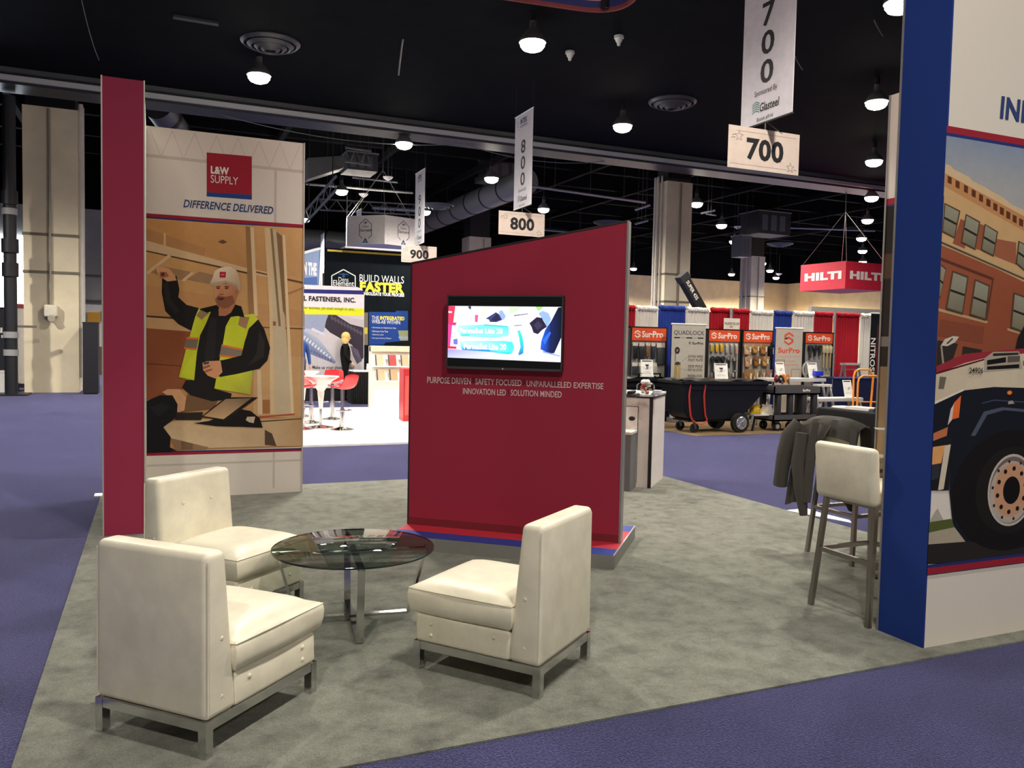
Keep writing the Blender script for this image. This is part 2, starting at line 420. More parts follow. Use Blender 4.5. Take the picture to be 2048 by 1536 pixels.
for u in (-12, -9.8, -7.6): MB().box(u, u+0.12, 44.78, 44.87, 2.7, 6.1).build('window_frame', DARK, wno)
MB().box(-14.1, -5.25, 44.78, 44.87, 2.62, 2.75).build('window_sill', DARK, wno)

# ---------------------------------------------------------------- columns
COLM = M((226, 214, 186), 0.7, kind='wall'); CONDUIT = M((150, 143, 128), 0.5)
def column(label, u0, u1, v0, v1, h, bands, conduits, side_pipe=None, outlet=None, collars=()):
    t = thing('column', label, 'column', ((u0+u1)/2, (v0+v1)/2, 0))
    hw = (u1-u0)/2; hd = (v1-v0)/2
    MB().box(-hw, hw, -hd, hd, 0, h).build('shaft', COLM, t)
    MB().box(-hw*0.9, hw*0.9, -hd*0.9, hd*0.9, h, 10.4).build('upper_shaft', BLACKM, t)
    for z in bands:
        b = MB(); b.box(-hw-0.02, hw+0.02, -hd-0.02, hd+0.02, z-0.035, z+0.035); o = b.build('strut_band', M((120, 113, 98), 0.5, 0.3), t)
    for (x, z0, z1, r) in conduits:
        MB().cyl((x, -hd-r-0.02, z0), (x, -hd-r-0.02, z1), r, n=8).build('conduit', CONDUIT, t)
    if side_pipe:
        for (x, y, r) in side_pipe: MB().cyl((x, y, 0.4), (x, y, h+0.2), r, n=10).build('pipe', M((205, 200, 190), 0.5), t)
    if outlet:
        x, z = outlet; ob = MB(); ob.rbox(x-0.16, x+0.16, -hd-0.22, -hd, z-0.16, z+0.16, 0.04)
        ob.build('outlet_box', M((214, 208, 192), 0.5), t)
        MB().cyl((x+0.02, -hd-0.28, z-0.2), (x+0.02, -hd-0.02, z-0.12), 0.09, n=10).build('socket', M((190, 184, 170), 0.5), t)
    return t
column('big pale column at the far left with a conduit down its middle', -3.15, -1.86, 25.2, 26.4, 7.55, (4.209, 3.214),
       [(-0.02, 2.280, 7.5, 0.035)], side_pipe=[(0.70, -0.45, 0.07), (0.72, -0.1, 0.05)], outlet=(-0.0, 2.187))
column('big pale column behind the red white and blue drapes, right of the red screen wall', 16.857, 17.941, 25.2, 25.95, 7.5, (4.184, 3.197),
       [(0.05, 0.5, 7.45, 0.02), (0.0, 0.5, 7.45, 0.02)], side_pipe=[(-0.62, 0.1, 0.05), (-0.60, -0.12, 0.035), (-0.60, 0.3, 0.05)])
column('slimmer far pale column between the big column and the red hanging sign', 35.359, 36.457, 43, 44.1, 7.5, (4.9, 3.2), [(0.0, 0.5, 7.45, 0.03)], side_pipe=[(-0.66, 0.2, 0.08), (-0.64, -0.2, 0.06)])
column('far column top just above the slanted top of the red screen wall', 15.963, 17.247, 43, 44.2, 7.4, (5.2,), [(0.2, 0.5, 7.3, 0.03)])

# ---------------------------------------------------------------- front ceiling fittings
def diffuser(loc, r, label):
    t = thing('ceiling_diffuser', label, 'air vent', loc)
    for i, (a, b_, z) in enumerate(((1.0, 0.90, 0.0), (0.78, 0.66, -0.06), (0.55, 0.44, -0.10), (0.33, 0.22, -0.13))):
        MB().lathe([(r*a, 0.0), (r*a, z-0.02), (r*b_, z-0.08), (r*(b_-0.03), z-0.06), (r*(b_-0.02), 0.0)], n=36, close=False).build('ring', M((70, 72, 76), 0.5, 0.3), t)
    MB().lathe([(r*0.14, 0.0), (r*0.14, -0.14), (0.02, -0.16)], n=20).build('cone', M((60, 62, 66), 0.5, 0.3), t)
    MB().lathe([(r*0.97, -0.002), (r*0.96, -0.01)], n=36).build('backing', BLACK, t)
    return t
diffuser((2.293, 18.581, 7.900), 0.62, 'large round ceiling diffuser upper left, above the glowing lamp')
diffuser((12.294, 18.262, 7.900), 0.62, 'dark round ceiling diffuser left of the 700 banner')
t = MB().box(-0.42, 0.42, -0.07, 0.07, -0.05, 0).build('ceiling_plate', M((58, 60, 64), 0.6), None, (0.778, 17.938, 7.900), 0.0)
tag(t, 'narrow dark rectangular plate on the black ceiling, upper left', 'ceiling plate')
def detector(loc, label):
    t = thing('smoke_detector', label, 'smoke detector', loc)
    MB().cyl((0, 0, 0), (0, 0, -0.05), 0.10, n=16).build('base', M((205, 205, 205), 0.5), t)
    MB().lathe([(0.075, -0.05), (0.07, -0.10), (0.045, -0.13), (0.03, -0.19), (0.01, -0.2)], n=16).build('sensor', M((225, 225, 225), 0.4), t)
detector((8.728, 14.960, 7.900), 'white ceiling detector right of the striped ring sign')
detector((8.251, 16.208, 7.900), 'small pale ceiling detector right of the large top lamp')
def loop_cable(p, q, sag, label, n=12, r=0.012, c=M((120, 122, 126), 0.4, 0.5)):
    p = Vector(p); q = Vector(q); pts = []
    for i in range(n+1):
        f = i/n; a = p.lerp(q, f); a.z -= sag*4*f*(1-f); pts.append(a)
    t = MB().tube([(a-p) for a in pts], r, 6).build('cable', c, None, p); tag(t, label, 'cable')
loop_cable((4.795, 17.127, 7.900), (5.094, 18.528, 7.600), -0.04, 'short curved grey cable hanging from the black ceiling, upper middle', r=0.018)
loop_cable((12.598, 12.034, 7.880), (13.013, 12.191, 7.700), 0.02, 'thin curved wire on the black ceiling left of the blue tower, upper one')
loop_cable((12.660, 14.218, 7.880), (13.059, 14.414, 7.700), 0.02, 'thin curved wire on the black ceiling just right of the 700 banner')
loop_cable((-1.243, 17.868, 7.880), (-1.077, 20.221, 7.500), 0.1, 'long thin wire hanging at the upper left of the black ceiling', r=0.008)

# ---------------------------------------------------------------- open ceiling behind the soffit
def duct(label, pts, r, ring_step, c):
    t = thing('duct', label, 'duct', pts[0]); o = Vector(pts[0])
    P = [Vector(p)-o for p in pts]
    L = (P[-1]-P[0]).length; d = (P[-1]-P[0]).normalized(); k = max(1, int(L/ring_step))
    for i in range(k):
        a = P[0]+d*(L*i/k); b = P[0]+d*(L*(i+1)/k)
        MB().cyl(a, b, r, n=20).build('duct_section', c, t)
        MB().cyl(b-d*0.06, b+d*0.06, r*1.035, n=20).build('joint_ring', M((45, 46, 48), 0.5, 0.4), t)
        if i % 3 == 1 or k < 3: MB().cyl((b.x, b.y, b.z+r*0.9), (b.x, b.y, 10.42-o.z), 0.015, n=5).build('hanger', DARK, t)
    return t
DUCT = M((150, 152, 154), 0.38, 0.55, 'metal')
duct('long round grey duct with dark joint rings, between the 900 and 800 banners', [(14.2, 31.6, 8.3), (14.2, 52, 8.3)], 0.55, 1.9, DUCT)
duct('short grey round duct above the left end of the worker poster', [(0.150, 27.055, 8.351), (0.637, 27.911, 7.913)], 0.42, 0.5, M((110, 112, 116), 0.5, 0.4))
duct('dark low duct at the back left, behind the white hexagonal sign', [(7.355, 45.129, 6.829), (9.605, 44.141, 6.666)], 0.6, 1.2, M((120, 122, 124), 0.45, 0.4))
PIPE = M((150, 152, 155), 0.4, 0.5, 'metal')
def pipe_run(label, a, b, r=0.05, hang=(0.2, 0.5, 0.8), top=10.42):
    a = Vector(a); b = Vector(b); t = thing('ceiling_pipe', label, 'pipe', a)
    MB().cyl((0, 0, 0), b-a, r, n=8).build('pipe', PIPE, t)
    for f in hang:
        p = (b-a)*f; MB().cyl(p, (p.x, p.y, top-a.z), 0.012, n=5).build('hanger', DARK, t)
pipe_run('thin silver pipe crossing below the soffit, left of the 900 banner', (5.592, 33.936, 7.760), (9.518, 32.215, 7.489), 0.05)
pipe_run('short bright pipe above the white hexagonal sign', (7.962, 36.230, 8.645), (9.763, 35.437, 8.468), 0.04)
pipe_run('pale pipe behind the 900 banner', (10.221, 41.780, 8.315), (12.323, 40.861, 8.210), 0.10)
pipe_run('thin pipe right of the 800 banner under the soffit', (18.485, 44.740, 8.353), (23.821, 42.398, 7.951), 0.06)
pipe_run('thin bright pipe left of the big pale column', (19.268, 31.250, 7.484), (19.869, 31.002, 7.715), 0.05)
pipe_run('short bright pipe left of the big pale column, lower one', (20.338, 32.951, 7.167), (20.887, 32.722, 7.340), 0.05)
pipe_run('bright short pipe right of the big pale column', (20.692, 28.425, 7.069), (21.222, 28.202, 7.204), 0.04, (0.5,))
pipe_run('bright short pipe right of the big pale column, lower one', (20.881, 28.341, 7.053), (21.259, 28.174, 7.000), 0.03, (0.5,))
pipe_run('long dim pipe crossing behind the red hanging sign', (34.821, 39.851, 8.895), (40.102, 37.549, 8.802), 0.05)
pipe_run('dim pipe crossing the ceiling right of the round duct', (12.555, 27.608, 7.296), (18.030, 28.503, 7.301), 0.05)
def truss(label, a, b, h=0.4, n=9):
    a = Vector(a); b = Vector(b); t = thing('roof_truss', label, 'truss', a); d = b-a
    hz = Vector((0, 0, h)); m_ = M((105, 107, 110), 0.45, 0.5)
    MB().bar((0, 0, 0), d, 0.06, 0.06).build('lower_chord', m_, t); MB().bar(hz, d+hz, 0.06, 0.06).build('upper_chord', m_, t)
    for i in range(n):
        p = d*(i/n); q = d*((i+1)/n)
        MB().bar(p if i % 2 else p+hz, (q+hz) if i % 2 else q, 0.03, 0.03).build('web', m_, t)
    for f in (0.1, 0.9):
        p = d*f+hz; MB().cyl(p, (p.x, p.y, 10.42-a.z), 0.02, n=5).build('hanger', DARK, t)
truss('dark lighting truss slanting up beside the right edge of the worker poster', (5.252, 31.801, 5.942), (5.476, 27.365, 6.464), 0.45, 9)
truss('dark short truss under the soffit left of the 900 banner', (5.747, 27.299, 7.418), (6.527, 26.954, 7.305), 0.45, 5)
truss('dark truss at the back above the yellow-striped black wall', (7.030, 38.757, 7.511), (11.624, 38.952, 7.675), 0.5, 12)
def ceiling_box(label, c, s_, m_=None):
    t = thing('air_handler', label, 'air handler', c)
    x, y, z = s_
    MB().box(-x, x, -y, y, -z, z).build('casing', m_ or M((62, 64, 67), 0.6), t)
    for i in range(3): MB().box(-x*0.8+i*x*0.55, -x*0.45+i*x*0.55, -y-0.02, -y, -z*0.7, z*0.7).build('panel', M((92, 94, 97), 0.55), t)
    MB().box(-x-0.03, x+0.03, -y-0.03, y+0.03, z, z+0.05).build('rim', M((160, 162, 165), 0.4, 0.5), t)
    for sx in (-0.8, 0.8): MB().cyl((sx*x, 0, z), (sx*x, 0, 10.42-c[2]), 0.015, n=5).build('hanger', DARK, t)
ceiling_box('grey boxy air handler hung below the soffit, left of the 900 banner', (6.852, 30.122, 7.930), (0.55, 0.6, 0.3))
ceiling_box('dark boxy air handler at the back, right of the slanted duct', (15.407, 37.424, 9.818), (1.0, 0.8, 0.5))
ceiling_box('dark boxy unit above the slimmer far column', (31.268, 37.003, 8.433), (1.1, 0.8, 0.6), M((38, 39, 42), 0.6))
ceiling_box('pale boxy unit left of the slimmer far column top', (28.758, 35.829, 6.938), (0.35, 0.4, 0.55), M((96, 98, 102), 0.5))
t = MB().prism([(0, 0), (1.2, 0.5), (1.2, 0.9), (0, 0.7)], -0.4, 0.4).build('sloped_duct', M((100, 102, 104), 0.5, 0.3), None, (4.745, 28.800, 6.928))
tag(t, 'grey wedge shaped duct piece at the right edge of the worker poster', 'duct')
for i, (x, y, d, lab) in enumerate(((727,388,34,'small white dome light left of the 900 banner'), (776,354,32,'tiny bright ceiling fitting above the white hexagonal sign'), (1245,512,50,'small pale fitting above the slanted corner of the red screen wall'), (1558,547,54,'tiny pale fitting left of the red hanging sign'), (1475,453,44,'tiny pale fitting right of the diagonal lamp row'))):
    t = thing('ceiling_sprinkler', lab, 'ceiling fitting', tuple([[7.935, 34.0, 7.584], [8.34, 31.658, 7.91], [26.063, 43.553, 6.972], [37.544, 42.901, 6.47], [28.563, 35.973, 8.026]][i]))
    MB().lathe([(0.20, 0.0), (0.16, -0.06), (0.05, -0.14)], n=14).build('dome', M((225, 226, 228), 0.4), t)
    MB().cyl((0, 0, 0), (0, 0, 1.2), 0.02, n=6).build('stem', DARK, t)
for i, (x, y, d) in enumerate([[11.343, 34.698, 7.523], [20.23, 35.202, 7.53], [33.427, 38.206, 7.673]]):
    diffuser((x, y, d), 0.75, ['round dark diffuser right of the 900 banner', 'round dark diffuser above the slanted corner of the red screen wall', 'round dark diffuser above the slimmer far column'][i])
loop_cable((1.6, 23.8, 7.56), (8.6, 23.8, 7.56), 0.3, 'thin drooping wire below the soffit above the worker poster', 14, 0.012)
loop_cable((8.6, 23.8, 7.56), (13.5, 23.8, 7.56), 0.25, 'thin drooping wire below the soffit left of the 800 banner', 14, 0.012)

# ---------------------------------------------------------------- booth towers (L-shaped walls, 3.57 m high)
H_T = 3.57
REDF = M((160, 54, 82), 0.75, kind='cloth'); BLUEF = M((32, 58, 132), 0.75, kind='cloth')
WF = M((224, 217, 208), 0.8, kind='cloth')
INK_B = M((34, 58, 118), 0.7); INK_R = M((165, 34, 52), 0.7); INK_W = M((235, 228, 222), 0.7)
# left tower: narrow red end, white inner side, worker poster on the back wing
t = thing('display_tower', 'tower with a narrow red end and a poster of a hard-hatted worker', 'display wall', (-0.365, 7.17, 0.008))
MB().box(0.0, 0.30, 0.012, 1.79, 0, H_T).build('side_wing', WF, t)
MB().box(0.30, 1.775, 1.49, 1.79, 0, H_T).build('rear_wing', WF, t)
MB().box(0.0, 0.296, 0.0, 0.012, 0.0, H_T).build('red_end_panel', REDF, t)
for x0, x1, y0, y1 in ((-0.006, 0.004, -0.004, 0.02), (0.294, 0.304, -0.004, 0.02), (1.767, 1.779, 1.482, 1.50)):
    MB().box(x0, x1, y0, y1, 0, H_T+0.004).build('edge_profile', M((196, 190, 182), 0.4, 0.3), t)
PX = (0.30, 1.49, 0)   # the poster's own origin in the tower
flat('poster_bands', t, [
    ([(-0.002, 2.748), (1.485, 2.751)][:1]+[(1.475, 2.751), (1.475, 2.718), (0.0, 2.718)], (160, 36, 54)),
    ([(0.0, 2.718), (1.475, 2.718), (1.475, 2.701), (0.0, 2.701)], (38, 52, 118)),
    ], loc=PX)
flat('poster_bands', t, [
    ([(0.0, 0.467), (1.475, 0.455), (1.475, 0.442), (0.0, 0.455)], (38, 44, 100)),
    ([(0.0, 0.455), (1.475, 0.442), (1.475, 0.423), (0.0, 0.426)], (160, 36, 54)),
    ], loc=PX)
flat('emblem', t, [
    ([(0.539, 3.378), (0.961, 3.385), (0.963, 2.959), (0.54, 2.956)], (164, 36, 54)),
    ([(0.54, 2.995), (0.963, 3.006), (0.963, 2.959), (0.54, 2.954)], (36, 70, 140)),
    ], loc=PX)
text('lettering', t, 'L&W', (0.577, 3.177, 0.746, 3.252), INK_W, -0.006, 0.045, loc=PX)
text('lettering', t, 'SUPPLY', (0.577, 3.090, 0.831, 3.166), INK_W, -0.006, 0.0, loc=PX)
text('lettering', t, 'DIFFERENCE DELIVERED', (0.328, 2.830, 1.170, 2.907), INK_B, -0.004, 0.02, 0.25, loc=PX)
# show-through of the frame behind the fabric
g_ = []
def seam(a, b, w_=0.008):
    (x0, z0), (x1, z1) = a, b; dx, dz = x1-x0, z1-z0; L = math.hypot(dx, dz); nx, nz = -dz/L*w_/2, dx/L*w_/2
    return [(x0+nx, z0+nz), (x0-nx, z0-nz), (x1-nx, z1-nz), (x1+nx, z1+nz)]
SH = (204, 195, 184)
zz_ = (3.293); ztop = H_T-0.02
g_.append((seam((0.0, zz_), (1.475, zz_-0.01), 0.03), SH))
for k in range(7):
    x = 0.03+k*0.2; g_.append((seam((x, ztop), (x+0.10, zz_), 0.006), SH)); g_.append((seam((x+0.10, zz_), (x+0.2, ztop), 0.006), SH))
xs = 1.19
g_.append((seam((xs, zz_), (xs, 2.744), 0.025), SH))
flat('frame_show_through', t, g_, y=-0.0006, step=0.00001, loc=PX); g_ = []
g_.append((seam((xs, 0.05), (xs, 0.436), 0.02), SH))
g_.append((seam((0.0, 0.33), (1.475, 0.33), 0.02), SH))
flat('frame_show_through', t, g_, y=-0.0006, step=0.00001, loc=PX)
PZ = [2.701, 0.467]
ph = [
 (rect(0.0, PZ[1], 1.475, PZ[0]), [(190, 140, 90), (196, 150, 104), (214, 168, 112), (216, 168, 108)]),
 ([(-0.007, 2.691), (1.481, 2.714), (1.485, 2.207), (0.892, 2.262), (-0.001, 2.417)], [(205, 150, 90), (222, 175, 118), (205, 160, 110), (198, 146, 92), (214, 172, 118)]),
 ([(-0.001, 2.605), (0.533, 2.451), (0.519, 2.376), (-0.001, 2.475)], (190, 140, 90)),
 ([(-0.001, 2.49), (-0.001, 2.395), (0.906, 2.229), (1.113, 2.2), (1.113, 2.25), (0.906, 2.281)], (222, 190, 148)),
 ([(-0.001, 2.398), (-0.001, 2.385), (0.921, 2.221), (0.921, 2.239)], (92, 66, 46)),
 ([(0.005, 2.193), (0.093, 2.263), (0.401, 2.213), (0.318, 2.128)], (172, 134, 96)),
 ([(0.352, 2.137), (0.477, 2.222), (0.618, 2.19), (0.604, 2.097)], (166, 132, 98)),
 ([(-0.001, 2.192), (0.194, 2.368), (0.222, 2.355), (0.015, 2.168)], (226, 194, 152)),
 ([(0.311, 2.127), (0.401, 2.213), (0.424, 2.204), (0.338, 2.117)], (226, 194, 152)),
 ([(0.154, 2.573), (0.171, 2.571), (0.171, 2.443), (0.154, 2.447)], (228, 196, 150)),
 ([(-0.001, 2.069), (0.605, 1.991), (0.605, 1.781), (-0.002, 1.792)], (204, 152, 100)),
 ([(-0.002, 1.78), (0.394, 1.763), (0.394, 1.745), (-0.002, 1.762)], (80, 56, 42)),
 ([(-0.002, 1.762), (0.394, 1.745), (0.394, 1.633), (-0.002, 1.653)], (214, 172, 124)),
 ([(-0.005, 1.657), (0.408, 1.633), (0.395, 1.296), (0.325, 1.071), (-0.006, 0.962)], [(158, 92, 60), (150, 84, 54), (132, 70, 46), (150, 88, 58), (146, 84, 56)]),
 ([(-0.005, 1.323), (0.381, 1.296), (0.381, 1.287), (-0.005, 1.311)], (112, 62, 42)),
 ([(0.922, 1.943), (1.487, 1.871), (1.488, 1.714), (0.923, 1.775)], (200, 152, 104)),
 ([(0.923, 1.699), (1.489, 1.695), (1.489, 1.682), (0.923, 1.69)], (112, 76, 50)),
 ([(1.301, 2.198), (1.485, 2.165), (1.485, 2.147), (1.301, 2.178)], (110, 76, 48)),
 ([(1.009, 2.253), (1.116, 2.231), (1.116, 2.218), (1.009, 2.237)], (110, 76, 48)),
 ([(1.279, 2.035), (1.485, 2.122), (1.485, 2.103), (1.279, 2.011)], (176, 130, 86)),
 ([(0.983, 1.424), (1.491, 1.399), (1.488, 0.765), (0.986, 0.79)], (206, 166, 118)),
 ([(1.075, 0.96), (1.195, 0.959), (1.196, 0.818), (1.076, 0.82)], (168, 114, 70)),
 ([(0.904, 2.694), (0.951, 2.69), (0.993, 1.805), (0.937, 1.819)], (160, 122, 80)),
 ([(0.948, 2.69), (0.983, 2.685), (1.026, 1.806), (0.992, 1.805)], (230, 202, 162)),
 ([(1.021, 1.254), (1.058, 1.262), (1.076, 0.812), (1.031, 0.812)], (222, 200, 168)),
 ([(1.084, 2.692), (1.158, 2.69), (1.245, 0.801), (1.151, 0.811), (1.137, 1.859)], (224, 196, 154)),
 ([(1.158, 2.687), (1.203, 2.675), (1.326, 1.397), (1.379, 0.812), (1.196, 0.808), (1.17, 1.706)], (206, 190, 160)),
 ([(1.14, 2.689), (1.164, 2.687), (1.251, 1.708), (1.228, 1.707)], (148, 116, 80)),
 ([(1.2, 2.662), (1.254, 2.62), (1.299, 1.802), (1.271, 1.864)], (140, 108, 74)),
 ([(1.26, 2.636), (1.287, 2.63), (1.389, 0.811), (1.358, 0.812)], (232, 208, 170)),
 ([(1.172, 1.755), (1.203, 1.756), (1.203, 1.713), (1.173, 1.712)], (160, 104, 64)),
 ([(0.643, 2.521), (0.689, 2.545), (0.732, 2.524), (0.689, 2.504)], (112, 78, 52)),
 # table, gloves, tablet
 ([(0.146, 0.715), (0.284, 0.78), (1.227, 0.762), (1.48, 0.789), (1.483, 0.476), (1.198, 0.485), (0.27, 0.484), (0.215, 0.594)], [(206, 178, 142), (200, 170, 132), (206, 176, 136), (188, 150, 108), (196, 160, 118), (208, 180, 144), (214, 190, 156), (216, 190, 152)]),
 ([(0.215, 0.594), (0.565, 0.492), (0.537, 0.47), (0.27, 0.475)], (150, 120, 90)),
 ([(0.311, 0.561), (0.416, 0.535), (0.417, 0.474), (0.312, 0.478)], (120, 96, 72)),
 ([(1.001, 0.79), (1.395, 0.818), (1.395, 0.802), (1.001, 0.774)], (186, 92, 62)),
 ([(1.046, 0.745), (1.473, 0.766), (1.473, 0.756), (1.046, 0.733)], (84, 62, 48)),
 ([(1.099, 0.655), (1.17, 0.614), (1.216, 0.484), (1.1, 0.499)], (90, 74, 62)),
 ([(0.367, 1.026), (0.65, 0.956), (0.607, 0.873), (0.311, 0.844), (0.353, 0.966)], (116, 86, 60)),
 # jacket, raised arm
 ([(0.14, 2.141), (0.269, 2.167), (0.294, 2.038), (0.283, 1.964), (0.359, 1.892), (0.492, 1.86), (0.415, 1.633), (0.283, 1.704), (0.167, 1.826), (0.136, 2.002)], (30, 28, 30)),
 ([(0.147, 2.09), (0.187, 2.107), (0.215, 1.946), (0.297, 1.831), (0.256, 1.8), (0.174, 1.915)], (44, 41, 43)),
 ([(0.079, 2.245), (0.133, 2.256), (0.204, 2.232), (0.25, 2.176), (0.269, 2.125), (0.187, 2.111), (0.147, 2.137), (0.117, 2.15), (0.095, 2.197)], (224, 166, 122)),
 ([(0.117, 2.198), (0.177, 2.201), (0.201, 2.163), (0.147, 2.14), (0.12, 2.153)], (172, 108, 76)),
 ([(0.133, 2.192), (0.163, 2.193), (0.158, 2.161), (0.13, 2.16)], (96, 58, 44)),
 ([(0.457, 1.851), (0.577, 1.84), (0.655, 1.885), (0.777, 1.889), (0.872, 1.789), (0.778, 1.665), (0.678, 1.344), (0.628, 1.07), (0.78, 1.024), (0.766, 0.97), (0.593, 0.949), (0.395, 1.011), (0.318, 1.086), (0.353, 1.161), (0.416, 1.161), (0.436, 1.417), (0.471, 1.597)], (28, 26, 28)),
 ([(0.57, 1.78), (0.634, 1.767), (0.62, 1.389), (0.55, 1.237), (0.521, 1.388)], (38, 36, 38)),
 # vest
 ([(0.471, 1.867), (0.58, 1.833), (0.537, 1.719), (0.481, 1.597), (0.453, 1.432), (0.428, 1.157), (0.289, 1.188), (0.353, 1.46), (0.397, 1.625), (0.436, 1.776)], [(214, 222, 60), (200, 210, 50), (205, 214, 48), (196, 206, 40), (206, 216, 52), (190, 200, 44), (200, 210, 50), (216, 226, 70), (206, 216, 50), (206, 216, 50)]),
 ([(0.447, 1.791), (0.485, 1.852), (0.565, 1.817), (0.495, 1.751)], (156, 130, 98)),
 ([(0.364, 1.58), (0.47, 1.579), (0.448, 1.45), (0.333, 1.463)], (226, 122, 58)),
 ([(0.36, 1.562), (0.467, 1.561), (0.452, 1.468), (0.339, 1.478)], (122, 110, 96)),
 ([(0.766, 1.786), (0.872, 1.808), (0.979, 1.826), (1.029, 1.776), (0.929, 1.661), (0.892, 1.446), (0.869, 1.384), (0.661, 1.356), (0.692, 1.511), (0.72, 1.694)], [(200, 210, 50), (214, 222, 70), (206, 216, 60), (210, 220, 60), (200, 210, 48), (206, 216, 56), (196, 206, 44), (206, 216, 56), (212, 222, 66), (200, 210, 50)]),
 ([(0.853, 1.795), (0.946, 1.792), (0.912, 1.671), (0.836, 1.709)], (166, 128, 92)),
 ([(0.683, 1.514), (0.895, 1.472), (0.884, 1.373), (0.66, 1.392)], (226, 122, 58)),
 ([(0.683, 1.496), (0.889, 1.453), (0.881, 1.392), (0.663, 1.411)], (134, 122, 108)),
 ([(0.635, 1.192), (0.837, 1.226), (0.981, 1.262), (0.959, 1.013), (0.615, 1.076)], [(200, 210, 50), (206, 216, 60), (186, 190, 70), (180, 180, 74), (206, 216, 54)]),
 ([(1.029, 1.771), (1.089, 1.673), (1.147, 1.488), (1.121, 1.36), (1.046, 1.276), (0.837, 1.223), (0.664, 1.189), (0.646, 1.344), (0.869, 1.407), (0.9, 1.545), (0.941, 1.681)], (27, 25, 27)),
 ([(1.041, 1.671), (1.094, 1.549), (1.088, 1.394), (0.925, 1.3), (1.013, 1.424)], (46, 42, 42)),
 ([(0.504, 1.33), (0.549, 1.346), (0.672, 1.353), (0.69, 1.238), (0.624, 1.174), (0.552, 1.204), (0.51, 1.259)], (214, 152, 112)),
 ([(0.507, 1.29), (0.571, 1.313), (0.578, 1.295), (0.514, 1.267)], (150, 92, 66)),
 ([(0.521, 1.252), (0.592, 1.275), (0.598, 1.26), (0.533, 1.232)], (156, 98, 70)),
 ([(0.51, 1.333), (0.566, 1.343), (0.564, 1.322), (0.518, 1.309)], (70, 70, 66)),
 # head
 ([(0.65, 1.911), (0.806, 1.977), (0.813, 1.863), (0.72, 1.797), (0.654, 1.795)], (186, 122, 86)),
 ([(0.471, 1.855), (0.633, 1.902), (0.662, 1.87), (0.548, 1.821)], (18, 17, 19)),
 ([(0.809, 1.912), (0.867, 1.896), (0.897, 1.787), (0.76, 1.813)], (18, 17, 19)),
 ([(0.614, 2.119), (0.837, 2.107), (0.834, 2.028), (0.809, 1.939), (0.751, 1.882), (0.698, 1.872), (0.648, 1.9), (0.619, 1.959), (0.61, 2.052)], [(222, 158, 118), (198, 136, 100), (190, 124, 90), (176, 112, 80), (170, 108, 76), (176, 112, 80), (190, 126, 92), (208, 146, 108), (222, 160, 122)]),
 ([(0.619, 1.95), (0.645, 1.996), (0.719, 1.984), (0.782, 2.002), (0.803, 1.931), (0.745, 1.876), (0.698, 1.869), (0.648, 1.894)], (146, 94, 68)),
 ([(0.637, 1.972), (0.713, 1.975), (0.685, 1.948), (0.65, 1.951)], (92, 46, 42)),
 ([(0.627, 2.083), (0.667, 2.09), (0.667, 2.078), (0.627, 2.071)], (120, 76, 56)),
 ([(0.707, 2.092), (0.753, 2.093), (0.75, 2.081), (0.707, 2.079)], (120, 76, 56)),
 ([(0.633, 2.069), (0.661, 2.074), (0.662, 2.06), (0.636, 2.057)], (82, 52, 44)),
 ([(0.71, 2.076), (0.742, 2.077), (0.742, 2.064), (0.713, 2.061)], (82, 52, 44)),
 ([(0.661, 2.066), (0.69, 2.067), (0.702, 2.011), (0.656, 2.006)], (206, 138, 102)),
 ([(0.653, 2.012), (0.702, 2.014), (0.696, 2.001), (0.659, 2.0)], (150, 92, 68)),
 ([(0.808, 2.057), (0.837, 2.068), (0.834, 2.013), (0.811, 2.003)], (184, 116, 84)),
 ([(0.569, 2.107), (0.597, 2.171), (0.618, 2.235), (0.675, 2.271), (0.761, 2.285), (0.819, 2.25), (0.845, 2.18), (0.86, 2.093), (0.719, 2.129), (0.619, 2.102), (0.583, 2.09)], [(206, 184, 156), (226, 206, 178), (240, 222, 196), (244, 228, 204), (240, 220, 192), (224, 200, 170), (206, 180, 148), (196, 170, 138), (222, 200, 170), (212, 190, 160), (200, 176, 146)]),
 ([(0.573, 2.113), (0.719, 2.144), (0.86, 2.111), (0.856, 2.084), (0.719, 2.12), (0.587, 2.087)], (192, 168, 138)),
 ([(0.822, 2.107), (0.863, 2.116), (0.856, 2.047), (0.834, 2.054)], (190, 168, 140)),
 ([(0.661, 2.228), (0.72, 2.23), (0.717, 2.173), (0.661, 2.171)], (188, 36, 54)),
 ([(0.673, 2.205), (0.704, 2.207), (0.704, 2.197), (0.673, 2.196)], (226, 150, 150)),
 # foreground arm and papers
 ([(0.139, 1.042), (0.187, 1.072), (0.3, 1.071), (0.353, 0.981), (0.339, 0.861), (0.277, 0.844), (0.215, 0.99)], (216, 164, 124)),
 ([(-0.006, 0.955), (0.119, 1.013), (0.231, 1.012), (0.278, 0.922), (0.27, 0.799), (0.146, 0.7), (0.215, 0.606), (0.208, 0.504), (0.27, 0.469), (-0.007, 0.459)], (24, 24, 29)),
 ([(0.024, 0.895), (0.132, 0.938), (0.215, 0.893), (0.105, 0.805)], (34, 34, 40)),
 ([(0.27, 0.84), (0.511, 0.844), (0.494, 0.765), (0.253, 0.77)], (44, 36, 32)),
 ([(0.423, 0.736), (0.565, 0.755), (0.839, 0.873), (0.959, 0.849), (1.049, 0.773), (1.079, 0.676), (0.898, 0.689), (0.636, 0.701)], (25, 22, 22)),
 ([(0.488, 0.795), (0.722, 0.989), (1.033, 0.986), (0.726, 0.758)], (36, 30, 28)),
 ([(0.516, 0.804), (0.722, 0.971), (0.968, 0.979), (0.702, 0.77)], [(186, 150, 110), (150, 124, 96), (110, 96, 82), (206, 170, 128)]),
 ([(0.913, 0.757), (0.927, 0.791), (1.004, 0.79), (0.99, 0.725), (0.945, 0.735)], (206, 186, 162)),
]
